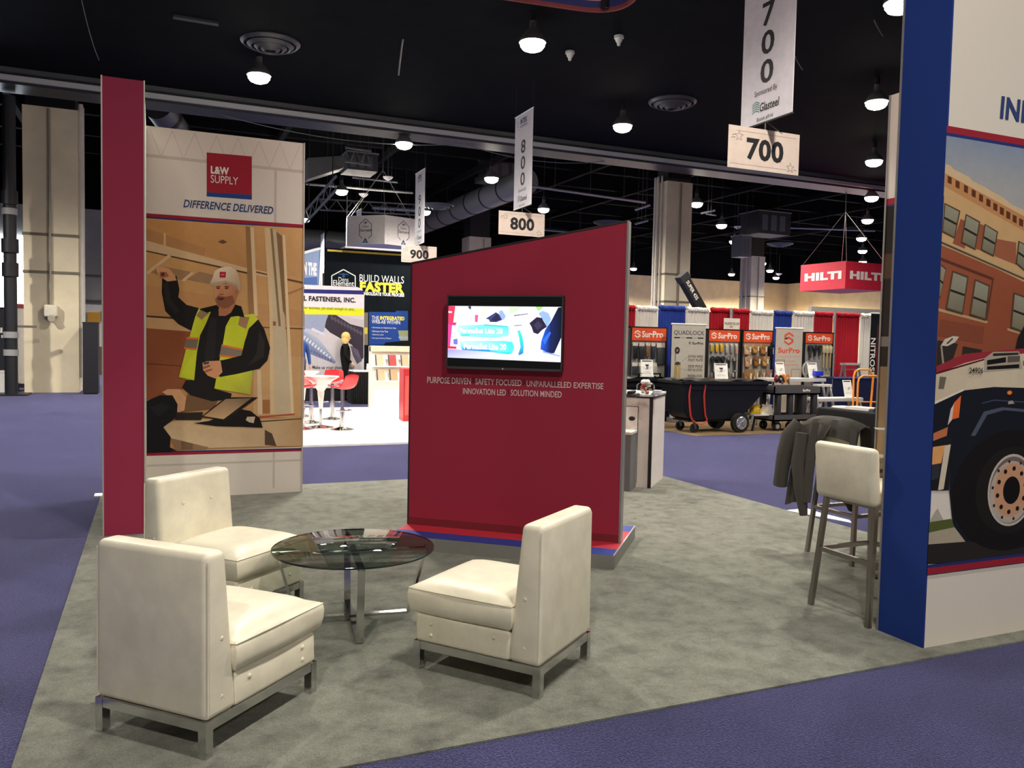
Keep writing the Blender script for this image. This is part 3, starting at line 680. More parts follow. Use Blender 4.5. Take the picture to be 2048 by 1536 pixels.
flat('poster_photo', t, ph, y=-0.0016, step=0.00012, loc=PX)

# right tower: blue end, truck poster to the aisle, inner wing
t = thing('display_tower', 'tower with a blue end and a poster of a truck before brick walls', 'display wall', (3.78, 3.10, 0.008))
MB().box(0.012, 1.775, 0.0, 0.30, 0, H_T).build('front_wing', WF, t)
MB().box(1.475, 1.775, 0.30, 1.725, 0, H_T).build('side_wing', WF, t)
MB().box(0.0, 0.012, 0.0, 0.30, 0, H_T).build('blue_end_panel', BLUEF, t)
MB().box(-0.004, 0.008, 0.296, 0.308, 0, H_T).build('edge_profile', M((150, 148, 146), 0.4, 0.4), t)
MB().box(1.467, 1.478, 1.717, 1.731, 0, H_T).build('edge_profile', M((150, 148, 146), 0.4, 0.4), t)
text('lettering', t, 'INNOVATION', (0.394, 2.849, 1.42, 2.971), INK_B, -0.003, 0.035, 0.05)
def win(pts, glass=(152, 150, 134), frame=(84, 68, 52)):
    cx = sum(p[0] for p in pts)/4; cz = sum(p[1] for p in pts)/4
    q = [(cx+(p[0]-cx)*0.84, cz+(p[1]-cz)*0.90) for p in pts]
    m0 = ((q[0][0]+q[3][0])/2, (q[0][1]+q[3][1])/2); m1 = ((q[1][0]+q[2][0])/2, (q[1][1]+q[2][1])/2)
    return [(pts, frame), (q, [glass, glass, (120, 116, 96), (128, 122, 100)]), (seam(m0, m1, 0.012), (40, 36, 32))]
tr = [
 (rect(0.0, 2.729, 1.763, 2.764), (160, 36, 54)),
 (rect(0.0, 2.712, 1.763, 2.729), (38, 52, 118)),
 ([(0.0, 2.712), (1.763, 2.712), (1.763, 1.9), (0.0, 2.4)], [(136, 150, 174), (140, 154, 178), (176, 178, 178), (178, 176, 172)]),
 ([(-0.004, 2.566), (0.04, 2.563), (0.064, 2.545), (0.177, 2.519), (0.209, 2.499), (0.302, 2.478), (0.366, 2.456), (0.43, 2.443), (0.528, 2.4), (0.629, 2.381), (1.711, 2.07), (1.728, 1.891), (0.005, 2.438)], (216, 186, 148)),
 ([(-0.001, 2.52), (1.714, 2.034), (1.726, 1.915), (0.004, 2.444)], (196, 140, 92)),
 ([(0.004, 2.451), (1.724, 1.933), (1.738, 1.783), (1.753, 1.626), (-0.013, 2.16)], (206, 168, 120)),
 ([(-0.014, 2.162), (1.747, 1.692), (1.776, 1.395), (1.033, 1.547), (-0.015, 1.506)], [(156, 86, 60), (150, 80, 56), (120, 62, 44), (140, 74, 52), (150, 82, 58)]),
 ([(0.133, 2.294), (0.194, 2.278), (0.174, 2.13), (0.082, 2.161)], (150, 84, 60)),
 ([(0.407, 2.209), (0.576, 2.199), (0.585, 2.077), (0.406, 2.115)], (160, 96, 70)),
 ([(0.262, 2.283), (0.317, 2.272), (0.303, 2.138), (0.246, 2.145)], (154, 88, 62)),
 ([(-0.008, 2.181), (0.656, 2.023), (1.741, 1.759), (1.744, 1.722), (0.659, 1.994), (-0.01, 2.147)], (196, 170, 130)),
 ([(-0.009, 2.166), (1.742, 1.744), (1.743, 1.735), (-0.01, 2.154)], (92, 76, 56)),
 ([(-0.008, 2.083), (0.399, 1.999), (0.4, 1.983), (-0.012, 2.067)], (96, 52, 40)),
 ([(0.399, 1.999), (0.412, 1.995), (0.374, 1.746), (0.357, 1.756)], (104, 56, 42)),
 ([(-0.019, 1.818), (0.38, 1.762), (0.375, 1.748), (-0.021, 1.803)], (190, 156, 116)),
 ([(0.539, 1.728), (0.681, 1.708), (1.025, 1.649), (1.026, 1.632), (0.54, 1.715)], (190, 156, 116)),
 ([(0.013, 1.762), (0.356, 1.729), (0.347, 1.637), (0.004, 1.673)], (134, 72, 52)),
]
for x, y in ((425,285),(465,307),(507,330),(546,352),(583,375),(620,399),(655,420),(688,441),(720,461),(752,480),(785,498),(820,519),(856,541),(893,563),(930,586),(968,609)): pass
DENT = [[(0.022, 2.509), (0.052, 2.501), (0.053, 2.467), (0.023, 2.474)], [(0.082, 2.492), (0.112, 2.485), (0.113, 2.449), (0.083, 2.457)], [(0.146, 2.474), (0.176, 2.467), (0.177, 2.431), (0.147, 2.439)], [(0.206, 2.457), (0.237, 2.449), (0.238, 2.414), (0.207, 2.421)], [(0.264, 2.438), (0.295, 2.43), (0.296, 2.395), (0.265, 2.402)], [(0.322, 2.418), (0.354, 2.41), (0.355, 2.374), (0.323, 2.382)], [(0.378, 2.4), (0.41, 2.392), (0.411, 2.356), (0.379, 2.364)], [(0.431, 2.383), (0.463, 2.375), (0.464, 2.338), (0.432, 2.346)], [(0.483, 2.365), (0.516, 2.357), (0.517, 2.321), (0.484, 2.329)], [(0.536, 2.349), (0.568, 2.341), (0.57, 2.304), (0.537, 2.313)], [(0.59, 2.334), (0.623, 2.326), (0.624, 2.289), (0.591, 2.297)], [(0.649, 2.316), (0.682, 2.307), (0.683, 2.27), (0.65, 2.279)], [(0.71, 2.296), (0.744, 2.288), (0.745, 2.25), (0.711, 2.259)], [(0.773, 2.277), (0.807, 2.268), (0.809, 2.23), (0.774, 2.239)], [(0.837, 2.256), (0.872, 2.247), (0.873, 2.209), (0.838, 2.218)], [(0.904, 2.235), (0.939, 2.226), (0.94, 2.188), (0.905, 2.197)], [(0.978, 2.213), (1.013, 2.204), (1.015, 2.165), (0.979, 2.175)], [(1.05, 2.19), (1.086, 2.181), (1.087, 2.143), (1.051, 2.152)]]
for d in DENT: tr.append((d, (98, 52, 32)))
for wpts in ([(0.006, 2.367), (0.127, 2.335), (0.095, 2.188), (-0.004, 2.215)], [(0.168, 2.323), (0.282, 2.29), (0.254, 2.138), (0.141, 2.17)], [(0.316, 2.282), (0.424, 2.247), (0.4, 2.112), (0.296, 2.14)], [(0.591, 2.21), (0.726, 2.173), (0.701, 2.025), (0.578, 2.085)], [(0.777, 2.157), (0.899, 2.119), (0.876, 1.984), (0.765, 2.017)],
             [(-0.016, 2.048), (0.041, 2.028), (0.007, 1.871), (-0.02, 1.878)], [(0.087, 2.02), (0.212, 1.995), (0.182, 1.791), (0.049, 1.814)], [(0.26, 1.984), (0.38, 1.956), (0.361, 1.765), (0.231, 1.789)], [(0.572, 1.926), (0.714, 1.899), (0.7, 1.699), (0.56, 1.729)], [(0.799, 1.88), (0.938, 1.851), (0.927, 1.67), (0.791, 1.69)]):
    tr += win(wpts)
tr += [
 ([(-0.017, 1.65), (0.154, 1.634), (0.123, 1.557), (-0.015, 1.508)], (48, 44, 40)),
 ([(0.194, 1.622), (0.343, 1.605), (0.33, 1.575), (0.189, 1.562)], (48, 44, 40)),
 ([(0.022, 1.623), (0.035, 1.624), (0.073, 1.459), (0.058, 1.454)], (160, 150, 138)),
 ([(0.026, 1.623), (0.053, 1.657), (0.115, 1.675), (0.16, 1.672), (0.132, 1.642), (0.074, 1.62)], (208, 198, 184)),
 ([(0.065, 1.635), (0.108, 1.665), (0.116, 1.659), (0.076, 1.631)], (70, 64, 58)),
 ([(0.677, 1.754), (0.842, 1.77), (0.856, 1.601), (0.608, 1.609), (0.624, 1.675)], (30, 28, 30)),
 # truck hood
 ([(-0.015, 1.514), (0.212, 1.582), (0.688, 1.619), (1.75, 1.662), (1.786, 1.285), (0.38, 1.398), (0.195, 1.381), (-0.012, 1.315)], [(206, 192, 168), (214, 200, 176), (216, 202, 180), (200, 188, 168), (206, 192, 168), (216, 204, 180), (214, 200, 176), (204, 190, 166)]),
 ([(-0.015, 1.514), (0.212, 1.582), (0.688, 1.619), (1.749, 1.667), (1.752, 1.638), (0.69, 1.59), (0.399, 1.567), (0.215, 1.533), (-0.013, 1.474)], (156, 46, 60)),
 ([(-0.013, 1.481), (0.399, 1.565), (0.4, 1.557), (-0.012, 1.47)], (84, 24, 32)),
 ([(0.363, 1.56), (0.429, 1.595), (0.641, 1.601), (0.673, 1.503), (0.364, 1.482)], (176, 166, 150)),
 ([(0.385, 1.549), (0.535, 1.568), (0.537, 1.539), (0.386, 1.523)], (22, 20, 22)),
 ([(0.387, 1.515), (0.647, 1.53), (0.648, 1.508), (0.388, 1.497)], (22, 20, 22)),
 ([(0.429, 1.587), (0.635, 1.594), (0.636, 1.582), (0.43, 1.572)], (40, 38, 38)),
 ([(0.549, 1.573), (0.65, 1.576), (0.647, 1.543), (0.548, 1.538)], (96, 88, 80)),
 ([(0.675, 1.549), (0.791, 1.556), (0.794, 1.528), (0.677, 1.521)], (120, 112, 104)),
 ([(0.028, 1.459), (0.077, 1.456), (0.062, 1.393), (0.021, 1.394)], (112, 104, 94)),
 # dark lower body
 ([(-0.016, 1.314), (0.213, 1.385), (0.45, 1.403), (0.705, 1.397), (1.782, 1.337), (1.877, 0.35), (0.781, 0.42), (-0.0, 0.464), (-0.002, 0.543), (0.187, 0.627), (0.141, 0.849), (0.141, 1.133), (-0.012, 1.107)], (22, 26, 38)),
 ([(-0.017, 1.328), (0.213, 1.393), (0.216, 1.384), (-0.016, 1.313)], (228, 220, 206)),
 ([(0.285, 1.138), (0.379, 1.268), (0.523, 1.291), (0.714, 1.277), (1.006, 1.238), (1.0, 1.222), (0.715, 1.261), (0.541, 1.274), (0.406, 1.25), (0.321, 1.137)], (78, 88, 108)),
 ([(0.359, 1.317), (0.455, 1.334), (0.711, 1.32), (0.711, 1.314), (0.455, 1.327), (0.363, 1.311)], (60, 72, 96)),
 ([(-0.012, 1.107), (0.141, 1.133), (0.138, 0.85), (0.004, 0.857)], (30, 28, 32)),
 ([(0.141, 1.317), (0.195, 1.358), (0.186, 1.239), (0.131, 1.229)], (236, 112, 54)),
 ([(0.121, 1.285), (0.144, 1.315), (0.134, 1.229), (0.103, 1.199)], (220, 206, 190)),
 ([(-0.008, 1.159), (0.106, 1.19), (0.1, 1.143), (-0.012, 1.118)], (196, 118, 76)),
 ([(-0.01, 1.086), (0.092, 1.093), (0.068, 0.997), (-0.007, 0.992)], (228, 166, 102)),
 ([(0.089, 1.091), (0.134, 1.096), (0.095, 0.856), (0.053, 0.852)], (216, 204, 184)),
 ([(-0.007, 0.992), (0.063, 0.997), (0.055, 0.919), (-0.005, 0.906)], (48, 52, 64)),
 ([(0.57, 1.322), (0.603, 1.328), (0.624, 1.31), (0.571, 1.306)], (170, 160, 150)),
 ([(0.001, 0.684), (0.056, 0.756), (0.106, 0.687), (0.062, 0.669)], (176, 172, 160)),
 ([(-0.009, 0.684), (0.164, 0.692), (0.192, 0.644), (-0.008, 0.628)], (86, 98, 50)),
 ([(-0.008, 0.628), (0.192, 0.644), (0.295, 0.546), (-0.004, 0.562)], (176, 166, 146)),
 ([(-0.004, 0.565), (0.302, 0.557), (1.071, 0.443), (1.873, 0.389), (1.876, 0.363), (-0.0, 0.462)], (42, 38, 36)),
]
def kell(c, rx, rz2): return ell(c[0], c[1], rx, rz2, 36)
TC = (0.633, 0.823); TX = [0.468, 0.341]
RX = [0.193, 0.204]
tr.append((kell(TC, TX[0], TX[1]), (20, 18, 19)))
tr.append((kell(TC, TX[0]*0.62, TX[1]*0.72), (30, 27, 27)))
tr.append((kell(TC, RX[0], RX[1]), (196, 190, 182)))
tr.append((kell(TC, RX[0]*0.92, RX[1]*0.93), (120, 104, 96)))
tr.append((kell((TC[0]-0.005, TC[1]-0.01), RX[0]*0.88, RX[1]*0.86), (188, 176, 166)))
tr.append((kell(TC, RX[0]*0.74, RX[1]*0.74), (206, 156, 122)))
for i in range(10):
    a = 2*PI*i/10+0.2; tr.append((ell(TC[0]+RX[0]*0.60*math.cos(a), TC[1]+RX[1]*0.60*math.sin(a), RX[0]*0.075, RX[1]*0.065, 12), (30, 22, 20)))
    a += 0.3; tr.append((ell(TC[0]+RX[0]*0.81*math.cos(a), TC[1]+RX[1]*0.81*math.sin(a), RX[0]*0.05, RX[1]*0.045, 10), (50, 38, 34)))
tr.append((kell(TC, RX[0]*0.36, RX[1]*0.38), (16, 13, 13)))
ML = (0.575, 1.371)
tr.append((ell(ML[0], ML[1], 0.024, 0.014, 18), (150, 60, 24))); tr.append((ell(ML[0], ML[1], 0.018, 0.010, 18), (240, 150, 60)))
tr += [(rect(0.0, 0.437, 1.763, 0.454), (38, 48, 110)), (rect(0.0, 0.402, 1.763, 0.437), (160, 36, 54))]
tr = [([(1.763 if p[0] > 1.5 else max(0.0, p[0]), p[1]) for p in pts], c) for pts, c in tr]
flat('poster_photo', t, tr, y=-0.001, step=0.00006)
text('lettering', t, '24906', (0.238, 1.478, 0.347, 1.509), BLACK, -0.014, 0.01)
flat('inner_photo', t, [(rect(0.0, 2.724, 1.415, 2.771), (165, 34, 52)),
   (rect(0.0, 2.709, 1.415, 2.724), (40, 50, 110)),
   (rect(0.0, 0.42, 1.415, 2.709), [(188, 158, 120), (188, 158, 120), (34, 26, 22), (34, 26, 22)]),
   (rect(0.0, 1.464, 1.415, 2.709), [(44, 32, 28), (40, 30, 26), (26, 22, 20), (26, 22, 20)]),
   (rect(0.0, 2.15, 1.415, 2.343), (78, 56, 40)),
   (rect(0.0, 1.621, 1.415, 1.699), (120, 110, 104)),
   (rect(0.0, 0.42, 1.415, 0.52), (160, 40, 54))], loc=(1.475, 1.725, 0), rz=-PI/2, label='dark and tan photo print on the inner wing')

# ---------------------------------------------------------------- red screen wall with platform
BA = R_(-40.3); BL = 1.717
t = thing('screen_wall', 'dark red wall with a slanted top, a television and slogans, on a striped platform', 'display wall', (1.90, 6.42, 0.008), BA)
MB().box(-0.01, BL+0.035, -0.385, 0.62, 0.0, 0.098).build('platform', M((128, 126, 122), 0.6), t)
DR = M((158, 46, 68), 0.72, kind='cloth')
pr = MB(); pr.prism([(0, 0.10), (BL, 0.10), (BL, 2.497), (0, 2.203)], 0.0, 0.10)
pr.build('wall_panel', DR, t)
FR = M((150, 150, 150), 0.4, 0.5)
fr = MB(); fr.prism([(BL, 0.10), (BL+0.014, 0.10), (BL+0.014, 2.51), (BL, 2.507)], -0.006, 0.106); fr.build('edge_profile', FR, t)
fr = MB(); fr.prism([(-0.012, 0.10), (0, 0.10), (0, 2.21), (-0.012, 2.208)], -0.004, 0.106); fr.build('edge_profile', DARK, t)
fr = MB(); fr.prism([(-0.012, 2.203), (BL, 2.497), (BL, 2.512), (-0.012, 2.216)], -0.004, 0.106); fr.build('edge_profile', DARK, t)
MB().box(0, BL, -0.003, 0.0, 0.10, 0.16).build('bottom_profile', M((120, 24, 40), 0.7), t)
for i, (y0, y1, c) in enumerate(((-0.38, -0.20, (38, 62, 150)), (-0.20, 0.40, (196, 44, 62)), (0.40, 0.615, (38, 62, 150)))):
    MB().box(-0.005, BL+0.03, y0, y1, 0.098, 0.1005).build('platform_stripe', M(c, 0.6), t)
MB().box(BL+0.026, BL+0.036, -0.386, 0.621, 0.097, 0.103).build('platform_trim', M((190, 190, 190), 0.4, 0.3), t)
SL = M((222, 196, 196), 0.7); BARM = M((60, 24, 70), 0.7)
for s_, b_ in (('PURPOSE DRIVEN', (0.145, 1.254, 0.516, 1.305)), ('SAFETY FOCUSED', (0.554, 1.256, 0.932, 1.304)), ('UNPARALLELED EXPERTISE', (0.972, 1.255, 1.572, 1.301)), ('INNOVATION LED', (0.451, 1.177, 0.806, 1.225)), ('SOLUTION MINDED', (0.846, 1.179, 1.252, 1.227))):
    text('lettering', t, s_, b_, SL, -0.0035, 0.012)
flat('divider_marks', t, [(rect(*q), (70, 30, 84)) for q in ((0.533, 1.263, 0.539, 1.311), (0.949, 1.270, 0.954, 1.313), (0.825, 1.188, 0.831, 1.231))], y=-0.003)
# television on the wall
tv = thing('television', 'flat television on the red wall showing turquoise glue bottles and gloved hands', 'television', (1.90, 6.42, 0), BA)
x0, z0 = (0.329, 1.387); x1, z1 = (1.267, 1.96)
x0 = x0+0.005; F0 = -0.075
def tvx(fx, fz): return (x0+fx*(x1-x0), z0+fz*(z1-z0))
MB().rbox(x0, x1, F0, -0.02, z0, z1, 0.008, 2).build('casing', BLACKM, tv)
MB().box(x0+0.25, x1-0.25, -0.03, 0.0, z0+0.12, z1-0.12).build('wall_bracket', BLACK, tv)
bz = MB()
for a in ((x0, x1, z1-0.012, z1), (x0, x1, z0, z0+0.018), (x0, x0+0.010, z0, z1), (x1-0.010, x1, z0, z1)): bz.box(a[0], a[1], F0-0.004, F0, a[2], a[3])
bz.build('bezel', M((86, 88, 90), 0.35, 0.5), tv)
MB().cyl(((x0+x1)/2, F0-0.006, z0+0.009), ((x0+x1)/2, F0-0.003, z0+0.009), 0.006, n=12).build('power_light', M((210, 210, 210), 0.3), tv)
def sx(pts):  # picture units to the television's own plane
    return [tvx(0.012+(p[0]-205)/(1800-205)*0.976, 0.035+(1-(p[1]-245)/(1200-245))*0.94) for p in pts]
scn = [
 (sx([(205,1200),(1800,1200),(1800,245),(205,245)]), (6, 7, 9)),
 (sx([(205,1085),(1800,1108),(1800,372),(205,370)]), [(236, 240, 250), (240, 244, 250), (250, 252, 246), (250, 248, 252)]),
 (sx([(205,1085),(1300,1098),(1250,1010),(205,965)]), [(190, 196, 244), (220, 226, 250), (240, 244, 255), (160, 150, 235)]),
 (sx([(205,370),(305,372),(280,590),(240,640),(205,640)]), (232, 60, 96)), (sx([(205,620),(265,620),(235,960),(205,960)]), (236, 70, 150)),
 (sx([(210,590),(330,600),(310,640),(210,625)]), (206, 60, 120)), (sx([(205,440),(260,445),(255,468),(205,465)]), (250, 220, 226)), (sx([(208,925),(330,930),(330,962),(208,960)]), (226, 50, 80)),
 (sx([(590,490),(640,490),(630,590),(592,585)]), (226, 96, 150)), (sx([(700,375),(760,375),(750,500),(690,500)]), (250, 248, 210)),
 (sx([(490,372),(536,372),(530,420),(500,400)]), (60, 60, 90)),
 (sx([(1075,380),(1250,375),(1180,440),(1075,470)]), (206, 246, 190)), (sx([(1440,372),(1545,372),(1500,420),(1470,420)]), (150, 226, 110)), (sx([(1640,400),(1750,372),(1700,500),(1640,500)]), (232, 250, 216)),
 (sx([(1140,488),(1340,462),(1340,472),(1150,502)]), (120, 100, 140)), (sx([(1150,626),(1256,616),(1256,626),(1150,636)]), (110, 96, 130)),
 (sx([(930,440),(975,420),(1030,500),(1010,545),(970,560)]), (150, 176, 226)), (sx([(745,540),(890,450),(940,480),(978,555),(900,585),(810,585),(790,550)]), (62, 66, 120)), (sx([(820,560),(900,470),(930,500),(960,550),(880,575)]), (44, 44, 78)),
 (sx([(1480,460),(1540,425),(1620,455),(1660,540),(1600,650),(1560,560)]), (150, 180, 240)),
 (sx([(1360,595),(1460,510),(1530,520),(1602,640),(1540,680),(1480,740),(1420,720),(1390,640)]), (44, 38, 62)), (sx([(1420,620),(1480,560),(1540,620),(1480,690)]), (62, 56, 84)),
 (sx([(1800,372),(1800,780),(1710,990),(1640,995),(1520,940),(1530,830),(1580,680),(1660,560),(1750,380)]), [(16, 20, 26), (20, 24, 40), (24, 26, 60), (30, 40, 90), (40, 90, 220), (40, 96, 230), (40, 70, 190), (30, 40, 90), (20, 24, 34)]),
 (sx([(1545,820),(1640,700),(1660,720),(1580,880)]), (56, 110, 240)),
 (sx([(345,640),(720,620),(1075,640),(1075,770),(860,800),(390,785),(350,720)]), [(190, 250, 246), (120, 240, 232), (90, 226, 220), (150, 246, 240), (110, 232, 226), (140, 240, 236), (190, 250, 248)]),
 (sx([(720,618),(1050,636),(1050,646),(740,634)]), (40, 190, 190)), (sx([(400,764),(520,755),(520,778),(400,782)]), (70, 216, 210)),
 (sx([(380,850),(1000,838),(1130,850),(1160,930),(1130,1000),(1080,1020),(820,992),(420,975),(382,930)]), [(200, 250, 248), (90, 220, 224), (70, 226, 220), (120, 244, 238), (90, 236, 230), (70, 220, 220), (60, 180, 226), (70, 180, 226), (190, 246, 248)]),
 (sx([(420,945),(820,968),(820,992),(420,975)]), (50, 150, 220)), (sx([(880,1000),(1130,990),(1080,1020)]), (40, 220, 214)),
 (sx([(1195,700),(1230,690),(1270,780),(1290,900),(1285,1000),(1240,1025),(1212,1022),(1245,920),(1225,800)]), [(80, 236, 210), (70, 230, 200), (40, 200, 200), (60, 200, 226), (60, 130, 220), (50, 110, 200), (90, 150, 230), (60, 190, 210), (70, 220, 200)]),
 (sx([(285,830),(345,820),(350,900),(290,900)]), (120, 120, 210)), (sx([(1540,960),(1790,1020),(1790,1034),(1560,985)]), (140, 160, 210)),
]
flat('screen', tv, scn, SCREEN, y=F0-0.001, step=0.00003, label='lit screen picture')
WL = EM((255, 255, 250), 1.1)
def sb(a, b, c, d):
    p = sx([(a, d), (c, b)]); return (p[0][0], p[0][1], p[1][0], p[1][1])
text('screen_lettering', tv, 'PermaSet Lite 20', sb(370, 672, 990, 742), WL, F0-0.0035, 0.03)
text('screen_lettering', tv, 'PermaSet Lite 20', sb(440, 878, 1045, 962), WL, F0-0.0035, 0.03)

# ---------------------------------------------------------------- lounge chairs
def make_chair():
    t = thing('lounge_chair', '', 'chair')
    W, D = 0.57, 0.69; hw, hd = W/2, D/2            # faces +X; back at -X
    for sx_ in (-1, 1):
        for sy in (-1, 1):
            x = sx_*(hd-0.02); y = sy*(hw-0.02)
            MB().box(x-0.019, x+0.019, y-0.019, y+0.019, 0.0, 0.14).build('leg', CHROME, t)
    f = MB()
    for sy in (-1, 1): f.box(-hd+0.04, hd-0.04, sy*(hw-0.02)-0.018, sy*(hw-0.02)+0.018, 0.103, 0.14)
    for sx_ in (-1, 1): f.box(sx_*(hd-0.02)-0.018, sx_*(hd-0.02)+0.018, -hw+0.04, hw-0.04, 0.103, 0.14)
    f.build('frame', CHROME, t)
    b = MB(); b.rbox(-hd+0.16, hd-0.004, -hw+0.003, hw-0.003, 0.14, 0.275, 0.018, 3, fn=lambda x, y, z: (x, y*(1.0 if z < 0.2 else 0.985), z)); b.build('seat_base', CREAM, t)
    # cushion with a crowned top
    bmx = bmesh.new(); bmesh.ops.create_grid(bmx, x_segments=12, y_segments=12, size=0.5)
    cx0, cx1, cy = -hd+0.155, hd+0.012, hw+0.004
    top = []; n = 13
    cu = MB(); vs = []; fs = []
    def cz(fx, fy):
        e = (1-(2*fx-1)**6)*(1-(2*fy-1)**6); return 0.405+0.04*e
    prof = [(0.0, 0.285, -0.018), (0.0, 0.30, -0.004), (0.0, 0.345, 0.004), (0.0, 0.39, -0.002)]
    bmx.free()
    for j in range(n):
        for i in range(n):
            fx, fy = i/(n-1), j/(n-1); vs.append((cx0+(cx1-cx0)*fx, -cy+2*cy*fy, cz(fx, fy)))
    for j in range(n-1):
        for i in range(n-1): fs.append((j*n+i, j*n+i+1, (j+1)*n+i+1, (j+1)*n+i))
    rim = [i for i in range(n)]+[j*n+n-1 for j in range(1, n)]+[(n-1)*n+i for i in range(n-2, -1, -1)]+[j*n for j in range(n-2, 0, -1)]
    c0 = Vector(((cx0+cx1)/2, 0, 0)); prev = rim; k = len(rim)
    for (_, z, out) in ((0, 0.392, 0.010), (0, 0.372, 0.014), (0, 0.33, 0.014), (0, 0.296, 0.006), (0, 0.278, -0.016)):
        cur = []
        for r_i in rim:
            p = Vector(vs[r_i]); d = Vector((p.x-c0.x, p.y, 0)); m_ = max(abs(d.x)/(cx1-cx0)*2, abs(d.y)/cy)
            q = Vector((d.x, d.y, 0)); q = q*(1+out/0.30) if m_ > 0 else q
            wv = 0.003*math.sin(9*p.x+5*p.y+40*z)
            cur.append(len(vs)); vs.append((c0.x+q.x, q.y+wv, z))
        for a in range(k): fs.append((prev[(a+1) % k], prev[a], cur[a], cur[(a+1) % k]))
        prev = cur
    fs.append(tuple(reversed(prev)))
    cu.add(vs, fs, 0, True); cu.build('seat_cushion', CREAM, t)
    pp = [Vector(vs[r_i]) for r_i in rim]
    MB().tube([(p.x+(0.010/0.30)*(p.x-c0.x), p.y*(1+0.010/0.30), 0.398) for p in pp], 0.0035, 5, closed=True).build('piping', CREAM, t)
    # backrest: thick at the base, leaning front face, rounded top
    def bf(x, y, z):
        if z > 0.5:
            return (-hd+0.002 if x < -hd+0.08 else -hd+0.112, y*0.99, z)
        return (x, y, z)
    b = MB(); b.rbox(-hd+0.002, -hd+0.172, -hw, hw, 0.14, 0.78, 0.028, 4, fn=bf); bk = b.build('backrest', CREAM, t)
    ms = MB()
    for yy in (-hw-0.0015, hw+0.0015):
        ms.tube([(-hd+0.012, yy*0.992, 0.16), (-hd+0.012, yy*0.985, 0.75)], 0.003, 5)
    ms.build('back_seam', CREAM, bk)
    # upholstery buttons
    for yy, s_ in ((-hw, -1), (hw, 1)):
        for (x, z) in ((-hd+0.085, 0.44), (-hd+0.085, 0.215)):
            MB().ball((x, yy*0.985, z), 0.012, 8, sc=(1, 0.5, 1)).build('button', CREAM, bk)
        for (x, z) in ((hd-0.10, 0.235), (hd-0.10, 0.18), (-0.10, 0.235)):
            MB().ball((x, yy*0.99, z), 0.010, 8, sc=(1, 0.5, 1)).build('button', CREAM, t)
    for y in (-0.11, 0.11):
        for z in (0.62,):
            MB().ball((-hd+0.128, y, z), 0.012, 8, sc=(0.5, 1, 1)).build('button', CREAM, bk)
    for y in (-0.16, 0.16): MB().ball((hd-0.002, y, 0.21), 0.010, 8, sc=(0.5, 1, 1)).build('button', CREAM, t)
    return t
ch = make_chair()
ch.location = (0.228, 3.66, 0.008); ch.rotation_euler = (0, 0, R_(44))
tag(ch, 'cream leather armless lounge chair nearest the viewer, seen from behind at the left', 'chair', 'cream lounge chairs')
dup(ch, (1.592, 3.697, 0.008), R_(128), 'cream leather armless lounge chair right of the glass table', 'cream lounge chairs')
dup(ch, (0.383, 5.03, 0.008), R_(-48), 'cream leather armless lounge chair in front of the red tower end', 'cream lounge chairs')

# ---------------------------------------------------------------- glass coffee table
t = thing('coffee_table', 'round glass coffee table on crossed chrome loops between the lounge chairs', 'table', (1.03, 4.55, 0.008), R_(-7))
gm = M((200, 207, 203), 0.0, 0, 'glass')
MB().lathe([(0.02, 0.418), (0.44, 0.418), (0.448, 0.421), (0.448, 0.427), (0.44, 0.430), (0.02, 0.430)], n=64).build('glass_top', gm, t)
MB().lathe([(0.4485, 0.4195), (0.4495, 0.424), (0.4485, 0.4285), (0.4475, 0.424), (0.4485, 0.4195)], n=64, close=False).build('glass_edge', M((20, 34, 30), 0.1), t)
for k, (bx, txp) in enumerate(((0.355, 0.40), (0.31, 0.41))):
    a = k*PI/2+PI/2
    T = Matrix.Rotation(a, 4, 'Z'); lp = MB()
    z0b = 0.012+k*0.026; z1b = 0.402-k*0.002
    P = [(-bx, 0, z0b), (bx, 0, z0b), (txp, 0, z1b), (-txp, 0, z1b)]
    for i in range(4):
        p, q = P[i], P[(i+1) % 4]
        lp.bar(p, q, 0.038, 0.014, T=T, up=(0, 0, 1) if i % 2 == 0 else (1, 0, 0))
    lp.build('chrome_loop', CHROME, t)
for a in range(4): MB().cyl((0.41*math.cos(a*PI/2), 0.41*math.sin(a*PI/2), 0.409), (0.41*math.cos(a*PI/2), 0.41*math.sin(a*PI/2), 0.418), 0.012, n=12).build('glass_pad', CHROME, t)

# ---------------------------------------------------------------- bar stools, jacket, bar table
def make_stool():
    t = thing('bar_stool', '', 'stool')       # faces +X
    for sx_ in (-1, 1):
        for sy in (-1, 1):
            MB().bar((sx_*0.245, sy*0.225, 0), (sx_*0.185, sy*0.185, 0.70), 0.028, 0.028, up=(1, 0, 0)).build('leg', STEEL, t)
    for z, k, nm in ((0.36, 0.215, 'footrest_frame'), (0.685, 0.187, 'seat_frame')):
        fr = MB()
        for s_ in (-1, 1):
            fr.bar((-k, s_*k*0.95, z), (k, s_*k*0.95, z), 0.022, 0.026); fr.bar((s_*k, -k*0.95, z), (s_*k, k*0.95, z), 0.022, 0.026)
        fr.build(nm, STEEL, t)
    b = MB(); b.rbox(-0.20, 0.22, -0.22, 0.22, 0.70, 0.79, 0.03, 4); b.build('seat', CREAM, t)
    b = MB(); b.rbox(-0.245, -0.175, -0.23, 0.23, 0.69, 1.03, 0.032, 4, fn=lambda x, y, z: (x-(0.03 if z > 0.8 else 0), y, z)); b.build('backrest', CREAM, t)
    return t
st = make_stool(); st.location = (4.0, 3.67, 0.008); tag(st, 'cream bar stool on steel legs beside the blue tower end', 'stool', 'cream bar stools')
dup(st, (4.955, 4.72, 0.008), 0, 'cream bar stool behind, with a grey jacket hung over its back', 'cream bar stools')
